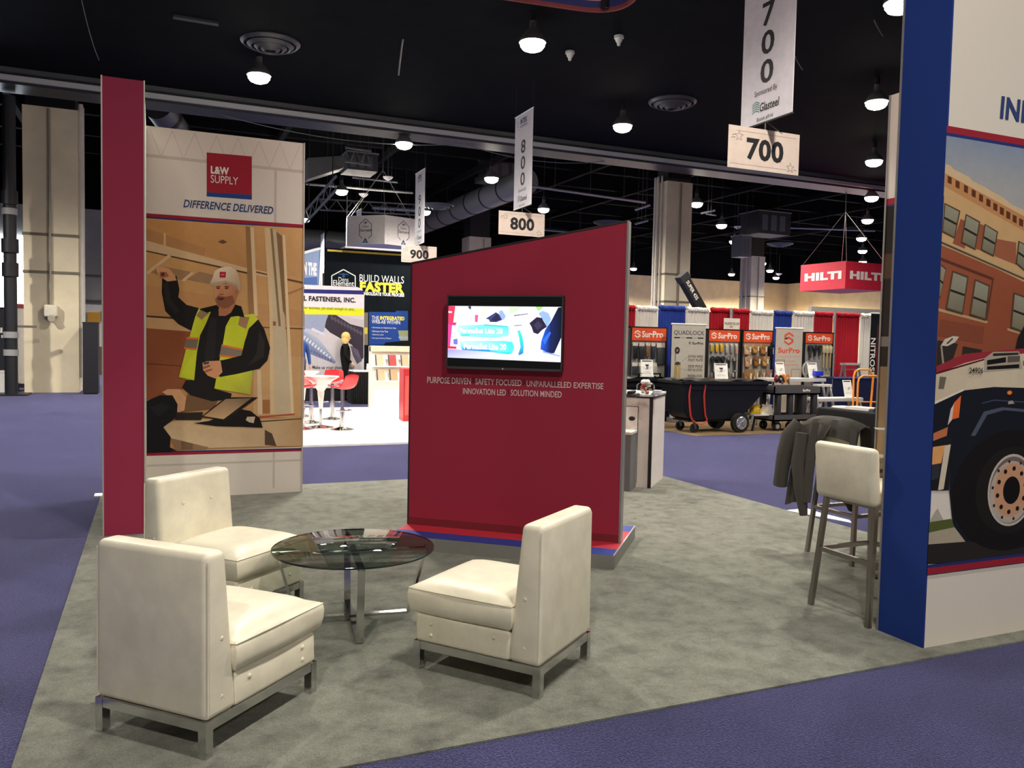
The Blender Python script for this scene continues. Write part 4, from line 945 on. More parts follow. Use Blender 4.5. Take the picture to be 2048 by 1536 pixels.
# jacket over the far stool's back
JM = M((78, 76, 72), 0.85, kind='cloth')
t = thing('jacket', 'dark grey jacket draped over the back of the far bar stool', 'jacket', (4.955, 4.72, 0.008))
def cloth_sheet(fn, nu, nv, th=0.006):
    m = MB(); vs = []; 
    for side in (0, 1):
        for j in range(nv):
            for i in range(nu):
                p = Vector(fn(i/(nu-1), j/(nv-1), side*th)); vs.append(tuple(p))
    fs = []; o = nu*nv
    for j in range(nv-1):
        for i in range(nu-1):
            a = j*nu+i; fs.append((a, a+1, a+nu+1, a+nu)); fs.append((o+a, o+a+nu, o+a+nu+1, o+a+1))
    per = [i for i in range(nu)]+[j*nu+nu-1 for j in range(1, nv)]+[(nv-1)*nu+i for i in range(nu-2, -1, -1)]+[j*nu for j in range(nv-2, 0, -1)]
    for a in range(len(per)):
        b_ = per[(a+1) % len(per)]; fs.append((b_, per[a], o+per[a], o+b_))
    m.add(vs, fs, 0, True); return m
def jk(fu, fv, th):        # yoke and body: over the top edge, down both sides
    y = -0.285+0.57*fu
    s_ = fv*1.02-0.30                     # arc length, negative = inner (seat) side
    wob = 0.014*math.sin(fu*19)*min(1, max(0, s_-0.05)*3)
    zt = 1.035-0.05*(2*fu-1)**2*abs(2*fu-1)
    if s_ < 0: return (-0.165+0.03*abs(s_)+th, y, zt+s_)
    if s_ < 0.13: a = s_/0.13*PI; return (-0.225+0.062*math.cos(a)-(-1)*0+th*0, y, zt+0.045*math.sin(a)+th)
    d = s_-0.13
    edge = 0.36 if fu > 0.55 else 0.36
    return (-0.29-0.03*math.sin(min(1, d*3)*PI/2)+wob-th, y+0.07*d*(1 if fu > 0.5 else 0.2), zt-d)
def jk2(fu, fv, th):       # back panel hangs only on the left half so the cream seat back shows
    y = 0.06+0.25*fu; d = fv*0.62
    wob = 0.018*math.sin(fu*14+fv*2)
    return (-0.30-0.045*math.sin(min(1, d*3)*PI/2)+wob-th, y+0.10*d, 1.03-0.06*fu*fu-d*(1-0.0*fu))
cloth_sheet(lambda a, b_, h: jk(a, b_*0.52, h), 19, 14).build('yoke', JM, t)
cloth_sheet(jk2, 14, 14).build('body_panel', JM, t)
def lap(fu, fv, th):
    y = -0.05+0.13*fu; d = fv*(0.22-0.06*fu); return (-0.315-0.02*math.sin(fv*PI)-th+0.01*math.sin(fu*8), y+0.11*fv*(1-fu), 1.02-d)
cloth_sheet(lap, 8, 8).build('lapel', JM, t)
def rfold(fu, fv, th):
    y = -0.285+0.06*fu; d = fv*0.30; return (-0.30-0.02*math.sin(fv*PI)-th, y-0.02*fv, 1.02-d)
cloth_sheet(rfold, 5, 8).build('front_edge', JM, t)
def inner(fu, fv, th):
    y = -0.24+0.5*fu; d = fv*0.42; return (0.0-0.16+0.02*math.sin(fu*16)+th+0.02*fv, y, 0.69-d*(1-0.6*abs(2*fu-1)))
slv = MB()
slv.tube([(-0.30, 0.30, 1.01), (-0.36, 0.345, 0.90), (-0.375, 0.375, 0.75), (-0.38, 0.395, 0.60), (-0.375, 0.41, 0.50)], [0.055, 0.066, 0.060, 0.055, 0.056], 12); slv.build('sleeve', JM, t)
slv = MB()
slv.tube([(-0.345, 0.22, 0.94), (-0.36, 0.23, 0.70), (-0.35, 0.21, 0.50), (-0.33, 0.19, 0.30)], [0.05, 0.06, 0.05, 0.030], 12); slv.build('sleeve', JM, t)
cloth_sheet(lambda fu, fv, h: (-0.13+0.10*fv+h, -0.22+0.46*fu, 0.688-0.36*fv*(1-abs(2*fu-1)**1.2*0.85)), 12, 8).build('tail', M((40, 40, 40), 0.85, kind='cloth'), t)
t = thing('bar_table', 'white high bar table behind the blue tower with papers on it', 'table', (4.88, 4.02, 0.008))
MB().lathe([(0.02, 1.02), (0.30, 1.02), (0.305, 1.03), (0.30, 1.045), (0.02, 1.045)], n=32).build('table_top', M((226, 222, 214), 0.35), t)
MB().cyl((0, 0, 0.03), (0, 0, 1.02), 0.03, n=14).build('pole', STEEL, t)
for k in range(4):
    a = k*PI/2+2.5; MB().bar((0, 0, 0.035), (0.36*math.cos(a), 0.36*math.sin(a), 0.014), 0.05, 0.022).build('foot', STEEL, t)
t = thing('paper_stack', 'loose white leaflets on the edge of the high bar table', 'papers', (4.70, 4.14, 1.053))
for i, (a, x, y) in enumerate(((0.3, 0, 0), (0.9, -0.03, 0.02), (0.0, 0.02, -0.03))):
    o = MB().box(-0.07, 0.07, -0.10, 0.10, i*0.002, i*0.002+0.0015).build('leaflet', M((240, 238, 232), 0.6), t, (x, y, 0)); o.rotation_euler = (0, 0.0, a)

# ---------------------------------------------------------------- white counter behind the screen wall
CA = R_(46)
t = thing('counter_cabinet', 'white counter cabinet with black edges behind the red screen wall', 'cabinet', (5.076, 7.753, 0.008), CA)
CW = M((222, 214, 208), 0.5)
MB().box(0.0, 0.79, 0.0, 0.52, 0.0, 1.02).build('body', CW, t)
MB().box(-0.008, 0.80, -0.008, 0.53, 1.022, 1.045).build('worktop', M((236, 232, 228), 0.4), t)
MB().box(-0.010, 0.80, -0.010, 0.53, 1.004, 1.022).build('black_trim', BLACK, t)
MB().box(-0.010, 0.010, -0.006, 0.03, 0.0, 1.004).build('corner_trim', BLACK, t)
dr = MB().box(-0.012, 0.0, 0.16, 0.50, 0.05, 0.90).build('door', CW, t)
dg = MB()
for a in ((0.155, 0.16, 0.05, 0.905), (0.155, 0.50, 0.90, 0.906)): dg.box(-0.010, -0.001, a[0], a[1], a[2], a[3])
dg.build('door_gap', M((60, 56, 54), 0.6), t)
MB().ball((-0.014, 0.225, 0.77), 0.032, 12, sc=(0.25, 1.15, 0.8)).build('lock', BLACK, dr)
lb = thing('low_cabinet', 'grey low shelf box against the white counter, behind the red wall edge', 'cabinet', (5.050, 7.960, 0.000), CA); lb.location.z = 0.008
MB().box(-0.45, 0.0, 0.0, 0.55, 0.0, 0.62).build('body', M((118, 118, 120), 0.6), lb)
MB().box(-0.46, 0.005, -0.005, 0.56, 0.62, 0.645).build('top_board', M((232, 228, 222), 0.45), lb)
jar = thing('candy_jar', 'glass heart shaped jar of wrapped sweets on the white counter', 'jar', (4.838, 7.531, 1.083))
jar.location.z = 1.055
MB().lathe([(0.05, 0.0), (0.085, 0.02), (0.10, 0.07), (0.095, 0.12), (0.075, 0.14), (0.072, 0.135), (0.09, 0.115), (0.095, 0.07), (0.08, 0.026), (0.045, 0.008)], n=24, close=False).build('glass_bowl', M((246, 249, 249), 0.02, 0, 'glass'), jar)
for k in range(14):
    a = k*2.4; r = 0.055*math.sqrt((k % 7)/7.0+0.1); z = 0.03+0.008*k
    MB().rbox(-0.018, 0.018, -0.012, 0.012, -0.010, 0.010, 0.005, 2).build('sweet', M(((220, 96, 90), (238, 232, 226), (214, 150, 120))[k % 3], 0.4), jar, (r*math.cos(a), r*math.sin(a), z), a)
for k, (x, y) in enumerate(((-0.03, 0.0), (0.03, 0.01), (0.0, -0.03), (0.01, 0.04))): MB().ball((x, y, 0.15), 0.03, 8).build('wrapped_sweet', M((240, 238, 230), 0.3), jar)
ph_ = thing('telephone', 'dark desk phone at the left end of the white counter', 'telephone', (4.621, 7.461, 1.073), CA); ph_.location.z = 1.055
MB().rbox(-0.10, 0.10, -0.07, 0.07, 0.0, 0.035, 0.01, 2).build('base', M((58, 60, 58), 0.5), ph_)
MB().rbox(-0.10, 0.10, -0.03, 0.03, 0.036, 0.065, 0.012, 2).build('handset', BLACKM, ph_)
cs = thing('business_card_tray', 'small clear tray of cards at the right end of the white counter', 'card tray', (5.124, 7.734, 1.091), CA); cs.location.z = 1.055
MB().box(-0.09, 0.09, -0.05, 0.05, 0, 0.02).build('tray', M((190, 196, 204), 0.2), cs)
MB().box(-0.08, 0.06, -0.04, 0.04, 0.021, 0.05).build('card_stack', M((206, 204, 210), 0.5), cs)

# ---------------------------------------------------------------- striped ring sign hanging above the booth
def cl(lat, dep, z):      # the ring's own axes, turned 23.5 degrees to the hall
    return (0.917*lat+0.399*dep, -0.399*lat+0.917*dep, z)
ring = []
cor = [(0.98, 8.12), (-2.3, 7.12), (1.55, 4.7)]
for i in range(3):
    p = Vector(cor[i]); a = Vector(cor[i-1]); b = Vector(cor[(i+1) % 3]); r = 0.45
    p0 = p+(a-p).normalized()*r; p1 = p+(b-p).normalized()*r
    for k in range(9):
        f = k/8; ring.append(p0*(1-f)**2+p*2*f*(1-f)+p1*f*f)
t = thing('hanging_ring_sign', 'white ring sign with red and blue bottom stripes hanging at the top edge', 'hanging sign', cl(0.2, 6.7, 4.76))
o_ = Vector(cl(0.2, 6.7, 4.76))
def band(z0, z1, off, mat, name):
    m = MB(); k = len(ring); c = sum(ring, Vector((0, 0)))/k; vs = []
    for s_ in (0, off):
        for z in (z0, z1):
            for p in ring:
                d = (p-c).normalized(); q = p+d*s_; w_ = Vector(cl(q.x, q.y, 4.76+z)); vs.append(tuple(w_-o_))
    fs = []
    for i in range(k):
        j = (i+1) % k
        fs += [(i, j, k+j, k+i), (2*k+j, 2*k+i, 3*k+i, 3*k+j), (j, i, 2*k+i, 2*k+j), (k+i, k+j, 3*k+j, 3*k+i)]
    m.add(vs, fs); m.build(name, mat, t)
band(0, 0.035, 0.03, M((150, 70, 74), 0.7), 'red_stripe'); band(0.035, 0.10, 0.03, M((46, 60, 130), 0.7), 'blue_stripe')
band(0.10, 1.0, 0.025, M((242, 190, 184), 0.7), 'fabric_band')
jp = ring[5]
MB().box(-0.03, 0.03, -0.05, 0.0, 0.02, 0.9).build('frame_joint', BLACK, t, tuple(Vector(cl(jp.x, jp.y, 4.76))-o_), R_(-60))
for q in cor: 
    p = Vector(q)*0.93+Vector((0.2, 6.7))*0.07; a = Vector(cl(p.x, p.y, 5.8))-o_
    MB().cyl(a, (a.x, a.y, 7.9-4.76), 0.006, n=5).build('suspension_wire', DARK, t)

# ---------------------------------------------------------------- tool booth across the aisle: pipe and drape
VD = 15.2
RD = M((170, 30, 46), 0.8, kind='cloth'); WD = M((226, 222, 216), 0.8, kind='cloth'); BD = M((44, 66, 150), 0.8, kind='cloth')
def drape(u0, u1, h, m, label, v=VD):
    t = thing('drape', label, 'drape', (u0, v, 0.02)); W = u1-u0; k = max(5, int(W/0.075))
    def sheet(z0, z1, amp, off, ph):
        b = MB(); vs = []; n = k*6
        for z in (z0, z1):
            for i in range(n+1):
                f = i/n; y = off+amp*math.sin(f*k*2*PI+ph+0.8*math.sin(f*9))*(1.0 if z < h*0.9 else 0.55); vs.append((f*W, y, z))
        for z in (z0, z1):
            for i in range(n+1):
                f = i/n; y = off+0.008+amp*math.sin(f*k*2*PI+ph+0.8*math.sin(f*9))*(1.0 if z < h*0.9 else 0.55); vs.append((f*W, y, z))
        N = n+1
        fs = [(i, i+1, N+i+1, N+i) for i in range(n)]+[(2*N+i+1, 2*N+i, 3*N+i, 3*N+i+1) for i in range(n)]+[(N+i, N+i+1, 3*N+i+1, 3*N+i) for i in range(n)]
        b.add(vs, fs, 0, True); return b
    sheet(0.0, h-0.10, 0.022, 0, 0.3).build('curtain', m, t)
    hd = MB(); vs = []; n = k*4
    hd.tube([(0.03+(W-0.06)*i/n, 0.0, h-0.055+0.012*math.sin(i*2.1)) for i in range(n+1)], [0.052+0.008*math.sin(i*1.7) for i in range(n+1)], 8); hd.build('gathered_top', m, t)
    return t
drape(8.914, 9.457, 2.434, RD, 'red drape just right of the red screen wall edge')
drape(9.457, 10.013, 2.427, WD, 'white drape left of the first blue drape')
drape(10.039, 10.742, 2.456, BD, 'blue drape behind the tall grey lock banner')
drape(10.755, 11.385, 2.442, WD, 'white drape right of the first blue drape, below the black boom')
drape(11.399, 11.963, 2.458, RD, 'red drape left of the small name card')
drape(12.005, 12.499, 2.455, RD, 'red drape right of the small name card')
drape(12.513, 13.179, 2.441, WD, 'white drape between the red pair and the second blue drape')
drape(13.193, 13.742, 2.451, BD, 'second blue drape, behind the orange hexagon banner')
drape(13.757, 14.412, 2.460, WD, 'white drape right of the second blue drape')
drape(14.396, 15.005, 2.469, RD, 'red drape left of the silver pole')
drape(15.084, 15.857, 2.470, RD, 'long red drape right of the silver pole')
drape(15.873, 16.202, 2.471, WD, 'narrow white drape at the right end beside the black vertical banner')
for x_, lab in ((14.953, 'silver upright pole between the two right red drapes'), (11.899, 'short silver upright pole above the small name card')):
    t = thing('drape_pole', lab, 'pole', (x_, VD-0.10, 0.006)); MB().cyl((0, 0, 0.01), (0, 0, 2.47), 0.035, n=10).build('upright', ALU, t)
    MB().box(-0.2, 0.2, -0.1, 0.2, 0, 0.01).build('base_plate', ALU, t)
t = thing('name_card', 'small white exhibitor name card hung on the red drapes', 'sign', (11.643, 15.02, 1.975))
cw = 0.440; chh = 0.267
MB().box(0, cw, 0, 0.006, 0, chh).build('card', M((232, 222, 208), 0.6), t)
text('lettering', t, 'WALLBOARD TOOL CORP', (cw*0.04, chh*0.45, cw*0.96, chh*0.66), BLACK, -0.001, 0.02); text('lettering', t, 'INC', (cw*0.38, chh*0.2, cw*0.58, chh*0.38), BLACK, -0.001, 0.02)

# display racks with orange headers
ORG = M((232, 84, 40), 0.5); PEG = M((150, 148, 144), 0.6)
def logo(parent, x0, z0, h, m_ink, y, name='emblem'):
    w_ = h*0.86; P = lambda pts: [(x0+a*w_, z0+b_*h) for a, b_ in pts]
    k = MB()
    for pts in (P([(0.5, 1.0), (1.0, 0.78), (1.0, 0.62), (0.5, 0.84), (0.18, 0.68), (0.18, 0.60), (0.0, 0.52), (0.0, 0.78)]), P([(0.0, 0.52), (0.0, 0.42), (0.5, 0.66), (0.82, 0.52), (1.0, 0.60), (1.0, 0.52), (0.5, 0.30), (0.18, 0.44)][:4]+[(1.0, 0.44), (0.82, 0.36), (0.5, 0.50)]), P([(0.5, 0.0), (0.0, 0.22), (0.0, 0.38), (0.5, 0.16), (0.82, 0.32), (0.82, 0.40), (1.0, 0.48), (1.0, 0.22)])):
        k.prism(pts, y-0.001, y)
    return k.build(name, m_ink, parent)
INKW = M((245, 240, 232), 0.5)
def make_rack(u0, u1, zh0, zh1, lab, v=14.72):
    t = thing('display_rack', lab, 'display rack', (u0, v, 0.012)); W = u1-u0
    for x in (-0.05, W+0.01): MB().box(x, x+0.04, -0.02, 0.06, 0, zh1+0.03).build('post', BLACK, t)
    MB().box(-0.01, W+0.01, 0.0, 0.03, 0.25, zh0).build('pegboard', PEG, t)
    hd = MB().box(-0.01, W+0.01, -0.03, 0.03, zh0, zh1).build('header', ORG, t)
    MB().box(-0.05, W+0.05, -0.03, 0.06, zh1, zh1+0.03).build('top_rail', BLACK, t)
    MB().box(-0.05, W+0.05, -0.14, 0.10, 0.0, 0.22).build('base', BLACK, t)
    hh = zh1-zh0
    logo(hd, W*0.06, zh0+hh*0.2, hh*0.62, INKW, -0.031)
    text('lettering', hd, 'Sur', (W*0.28, zh0+hh*0.25, W*0.56, zh0+hh*0.78), INKW, -0.032, 0.03); text('lettering', hd, 'Pro', (W*0.60, zh0+hh*0.25, W*0.92, zh0+hh*0.78), INKW, -0.032, 0.03)
    MB().box(W*0.55, W*0.63, -0.033, -0.031, zh0+hh*0.47, zh0+hh*0.57).build('emblem_bar', INKW, hd)
    return t, W
RK = []
for a in ((9.086, 9.896, 1.685, 1.945, 'black rack with orange header, leftmost, full of black packs'), (11.026, 11.816, 1.706, 1.946, 'black rack with orange header right of the grey lock banner'), (11.953, 12.720, 1.707, 1.946, 'black rack with orange header full of tan leather pouches'), (13.719, 14.501, 1.717, 1.942, 'black rack with orange header at the right beside the red drape')):
    RK.append((a, make_rack(*a)))
def hang_pack(u, v, z, w_, h_, c_card, c_body, lab, grp, kind='pack'):
    t = thing('hanging_pack' if kind == 'pack' else kind, lab, 'pack' if kind == 'pack' else 'tool', (u, v, z), 0, grp)
    if kind == 'pack':
        MB().box(-w_/2, w_/2, -0.035, -0.031, -h_*0.22, 0).build('header_card', M(c_card, 0.5), t)
        MB().rbox(-w_*0.46, w_*0.46, -0.06, -0.02, -h_, -h_*0.2, 0.015, 2).build('contents', M(c_body, 0.35), t)
    elif kind == 'tool_pouch':
        MB().rbox(-w_/2, w_/2, -0.10, -0.02, -h_, -h_*0.1, 0.025, 2, fn=lambda x, y, zz2: (x*(1.0 if zz2 > -h_*0.5 else 0.86), y, zz2)).build('pouch', M(c_body, 0.7, kind='cloth'), t)
        MB().prism([(-w_*0.48, 0.0), (w_*0.48, 0.0), (w_*0.48, -h_*0.34), (0, -h_*0.55), (-w_*0.48, -h_*0.34)], -0.115, -0.10).build('flap', M(tuple(q*0.85 for q in c_body), 0.7), t)
        MB().box(w_*0.1, w_*0.32, -0.12, -0.116, -h_*0.75, -h_*0.25).build('price_tag', M(c_card, 0.5), t)
    else:
        MB().cyl((0, -0.05, 0), (0, -0.05, -h_), w_*0.3, w_*0.22, 8).build('handle', M(c_body, 0.4), t)
        MB().rbox(-w_/2, w_/2, -0.075, -0.025, -h_*0.35, -h_*0.05, 0.01, 2).build('head', M(c_card, 0.4), t)
    MB().cyl((0, -0.02, -0.02), (0, -0.09, -0.012), 0.004, n=5).build('hook', STEEL, t)
    return t
import itertools
ORD = ['first', 'second', 'third', 'fourth', 'fifth', 'sixth', 'seventh']
def row(ri, z, items, what):
    (u0, u1, z0, z1, lab), (t, W) = RK[ri]
    for i, (f, w_, h_, cc, cb, kind) in enumerate(items):
        hang_pack(u0+f*W, 14.72, z, w_, h_, cc, cb, '%s, %s from the left' % (what, ORD[i]), 'goods hanging on the racks', kind)
CW2 = (224, 214, 202); K = (30, 31, 36); K2 = (44, 46, 54); GR = (150, 146, 140)
zt = RK[0][0][2]-0.03
row(0, zt, [(0.09, 0.12, 0.34, CW2, K, 'pack'), (0.28, 0.12, 0.36, CW2, K2, 'pack'), (0.47, 0.10, 0.30, CW2, (120, 92, 70), 'pack'), (0.63, 0.09, 0.34, CW2, (46, 50, 66), 'pack'), (0.86, 0.20, 0.46, CW2, (58, 62, 66), 'pack')], 'pack in the top row of the leftmost orange-headed rack')
row(0, zt-0.42, [(0.09, 0.13, 0.34, CW2, K2, 'pack'), (0.29, 0.13, 0.34, CW2, GR, 'pack'), (0.49, 0.13, 0.30, CW2, (130, 122, 112), 'pack'), (0.68, 0.13, 0.26, CW2, (170, 166, 160), 'pack')], 'pack in the middle row of the leftmost orange-headed rack')
row(0, zt-0.82, [(0.10, 0.13, 0.30, CW2, K, 'pack'), (0.31, 0.13, 0.30, CW2, K2, 'pack'), (0.60, 0.16, 0.26, CW2, K, 'pack')], 'pack in the low row of the leftmost orange-headed rack')
zt = RK[1][0][2]-0.03
row(1, zt, [(0.08, 0.075, 0.19, (206, 204, 196), (190, 160, 60), 'pack'), (0.24, 0.075, 0.19, (226, 200, 90), (210, 170, 40), 'pack'), (0.40, 0.075, 0.19, (226, 200, 90), (206, 160, 50), 'pack'), (0.58, 0.07, 0.21, (216, 214, 206), (176, 168, 156), 'pack'), (0.75, 0.07, 0.21, (216, 214, 206), (150, 146, 140), 'pack'), (0.91, 0.07, 0.23, (216, 214, 206), (186, 150, 140), 'pack')], 'slim pack, top row of the lock-banner rack')
row(1, zt-0.28, [(0.10, 0.10, 0.34, K, K2, 'knife_tool'), (0.28, 0.11, 0.28, K, K, 'knife_tool'), (0.45, 0.11, 0.28, K2, K, 'knife_tool'), (0.66, 0.10, 0.26, (120, 120, 124), K2, 'knife_tool'), (0.86, 0.10, 0.30, (140, 138, 134), K2, 'knife_tool')], 'dark tool, middle row of the lock-banner rack')
row(1, zt-0.62, [(0.14, 0.13, 0.34, (110, 108, 110), K, 'knife_tool'), (0.36, 0.12, 0.30, (150, 148, 146), K2, 'knife_tool'), (0.60, 0.12, 0.34, (96, 94, 96), K, 'knife_tool'), (0.85, 0.12, 0.32, (170, 166, 160), K2, 'knife_tool')], 'dark tool, low row of the lock-banner rack')
zt = RK[2][0][2]-0.03; TAN = (176, 126, 70); TAN2 = (198, 152, 96); TAN3 = (150, 104, 60)
row(2, zt, [(0.10, 0.16, 0.24, CW2, (206, 170, 136), 'tool_pouch'), (0.38, 0.17, 0.20, CW2, TAN2, 'tool_pouch'), (0.67, 0.17, 0.22, CW2, TAN, 'tool_pouch'), (0.94, 0.12, 0.30, CW2, K, 'tool_pouch')], 'leather pouch in the top row of the pouch rack')
row(2, zt-0.27, [(0.13, 0.15, 0.24, CW2, (200, 160, 126), 'tool_pouch'), (0.44, 0.18, 0.22, CW2, TAN3, 'tool_pouch'), (0.74, 0.18, 0.22, CW2, TAN2, 'tool_pouch')], 'leather pouch in the second row of the pouch rack')
row(2, zt-0.56, [(0.14, 0.20, 0.36, CW2, TAN, 'tool_pouch'), (0.40, 0.12, 0.32, CW2, (196, 176, 140), 'tool_pouch'), (0.64, 0.12, 0.28, CW2, (170, 150, 120), 'tool_pouch'), (0.88, 0.16, 0.32, CW2, (196, 150, 136), 'tool_pouch')], 'leather pouch in the low row of the pouch rack')
zt = RK[3][0][2]-0.03
row(3, zt, [(0.14, 0.13, 0.30, K, (50, 52, 54), 'knife_tool'), (0.32, 0.13, 0.26, (70, 72, 74), K, 'knife_tool'), (0.50, 0.12, 0.24, K, K2, 'knife_tool'), (0.66, 0.08, 0.52, (206, 190, 150), (186, 164, 120), 'knife_tool'), (0.79, 0.08, 0.54, (206, 190, 150), (190, 168, 124), 'knife_tool'), (0.92, 0.08, 0.52, (206, 190, 150), (182, 158, 112), 'knife_tool')], 'long tool on the right-hand orange-headed rack')
row(3, zt-0.66, [(0.66, 0.09, 0.36, (190, 180, 160), (120, 118, 116), 'knife_tool'), (0.82, 0.09, 0.36, (190, 170, 140), (110, 108, 106), 'knife_tool')], 'short tool low on the right-hand orange-headed rack')

# roll-up banners
def rollup(u0, u1, v, z1, lab, col_):
    t = thing('rollup_banner', lab, 'banner', (u0, v, 0.012)); W = u1-u0
    MB().box(0, W, -0.10, 0.10, 0, 0.09).build('base', ALU, t)
    MB().box(0.005, W-0.005, -0.004, 0.0, 0.09, z1-0.03).build('graphic', M(col_, 0.55), t)
    MB().cyl((-0.01, 0, z1-0.02), (W+0.01, 0, z1-0.02), 0.018, n=8).build('top_bar', M((225, 222, 216), 0.4, 0.3), t)
    MB().cyl((W/2, 0.03, 0.05), (W/2, 0.03, z1-0.02), 0.012, n=6).build('support_pole', ALU, t)
    return t, W
u0, u1, zq = 9.881, 10.740, 2.064
t, W = rollup(u0, u1, 14.45, zq, 'tall grey roll-up banner about a lock with black capitals', (188, 182, 172))
INKK = M((30, 30, 32), 0.6)
text('lettering', t, 'QuadLock'.upper(), (W*0.06, zq-0.255, W*0.95, zq-0.15), INKK, -0.006, 0.0)
flat('divider_marks', t, [(rect(W*a, zq-0.315, W*b_, zq-0.29), (40, 40, 42)) for a, b_ in ((0.07, 0.24), (0.42, 0.60), (0.76, 0.93))]+[(rect(W*a, zq-0.306, W*b_, zq-0.299), (110, 106, 100)) for a, b_ in ((0.26, 0.40), (0.62, 0.74))], y=-0.0055)
logo(t, W*0.50, zq-0.44, 0.06, INKK, -0.0055); text('lettering', t, 'SurPro', (W*0.60, zq-0.44, W*0.93, zq-0.385), INKK, -0.006, 0.03)
for i, s_ in enumerate(('EXTRA WIDE', 'FOOT PLATE', 'SIDE POLE', 'KEY & LOCK', 'INTERLOCK', 'SYSTEM')):
    zz2 = zq-0.72-(i//2)*0.205-(i % 2)*0.075; text('lettering', t, s_, (W*(0.50 if i != 5 else 0.60), zz2, W*0.93, zz2+0.055), INKK, -0.006, 0.01)
flat('product_picture', t, [(ell(W*0.17, zq-0.57, 0.065, 0.075, 16), (52, 50, 50)), (ell(W*0.17, zq-0.57, 0.03, 0.03, 12), (130, 126, 120)), (rect(W*0.11, zq-0.80, W*0.13, zq-0.62), (90, 86, 80)), (ell(W*0.19, zq-0.85, 0.075, 0.045, 16), (60, 62, 74)), (rect(W*0.10, zq-1.25, W*0.18, zq-0.87), (170, 150, 96)), (rect(W*0.20, zq-1.30, W*0.28, zq-0.87), (186, 164, 104)), (seam((W*0.24, zq-0.85), (W*0.48, zq-0.70), 0.008), (150, 146, 138)), (seam((W*0.26, zq-0.95), (W*0.48, zq-0.98), 0.008), (150, 146, 138))], y=-0.0055)
u0, u1, zq = 12.619, 13.388, 2.050
t, W = rollup(u0, u1, 14.45, zq, 'tall grey roll-up banner with a big orange hexagon emblem', (196, 186, 174))
logo(t, W*0.31, zq-0.40, 0.30, M((226, 90, 60), 0.6), -0.0055)
text('lettering', t, 'SurPro', (W*0.10, zq-0.57, W*0.90, zq-0.45), M((226, 90, 60), 0.6), -0.006, 0.03)
flat('small_print', t, [(rect(W*0.1, zq-0.66, W*0.9, zq-0.645), (206, 166, 150)), (rect(W*0.35, zq-0.76, W*0.75, zq-0.745), (206, 166, 150)), (rect(W*0.35, zq-0.84, W*0.86, zq-0.82), (206, 166, 150)), (rect(W*0.02, zq-1.0, W*0.05, zq-0.72), (170, 150, 130)), (rect(W*0.02, zq-0.74, W*0.36, zq-0.72), (170, 150, 130)), (rect(W*0.33, zq-1.0, W*0.36, zq-0.72), (170, 150, 130)), (rect(W*0.6, zq-1.2, W*0.63, zq-0.92), (176, 156, 136)), (rect(W*0.6, zq-0.94, W*0.96, zq-0.92), (176, 156, 136)), (rect(W*0.93, zq-1.2, W*0.96, zq-0.92), (176, 156, 136))], y=-0.0055)
# black vertical banner
u0, u1, zq = 15.898, 16.741, 2.495
t, W = rollup(u0, u1, 14.9, zq, 'black vertical banner with white sideways letters at the right end', (16, 16, 18))
text('lettering', t, 'NITROSET', (W*0.03, 0.809, W*0.22, 1.878), INKW, -0.006, 0.02, rot90=1)
flat('accent_line', t, [(rect(W*0.27, 0.4, W*0.29, zq-0.3), (150, 40, 50))], y=-0.0055)

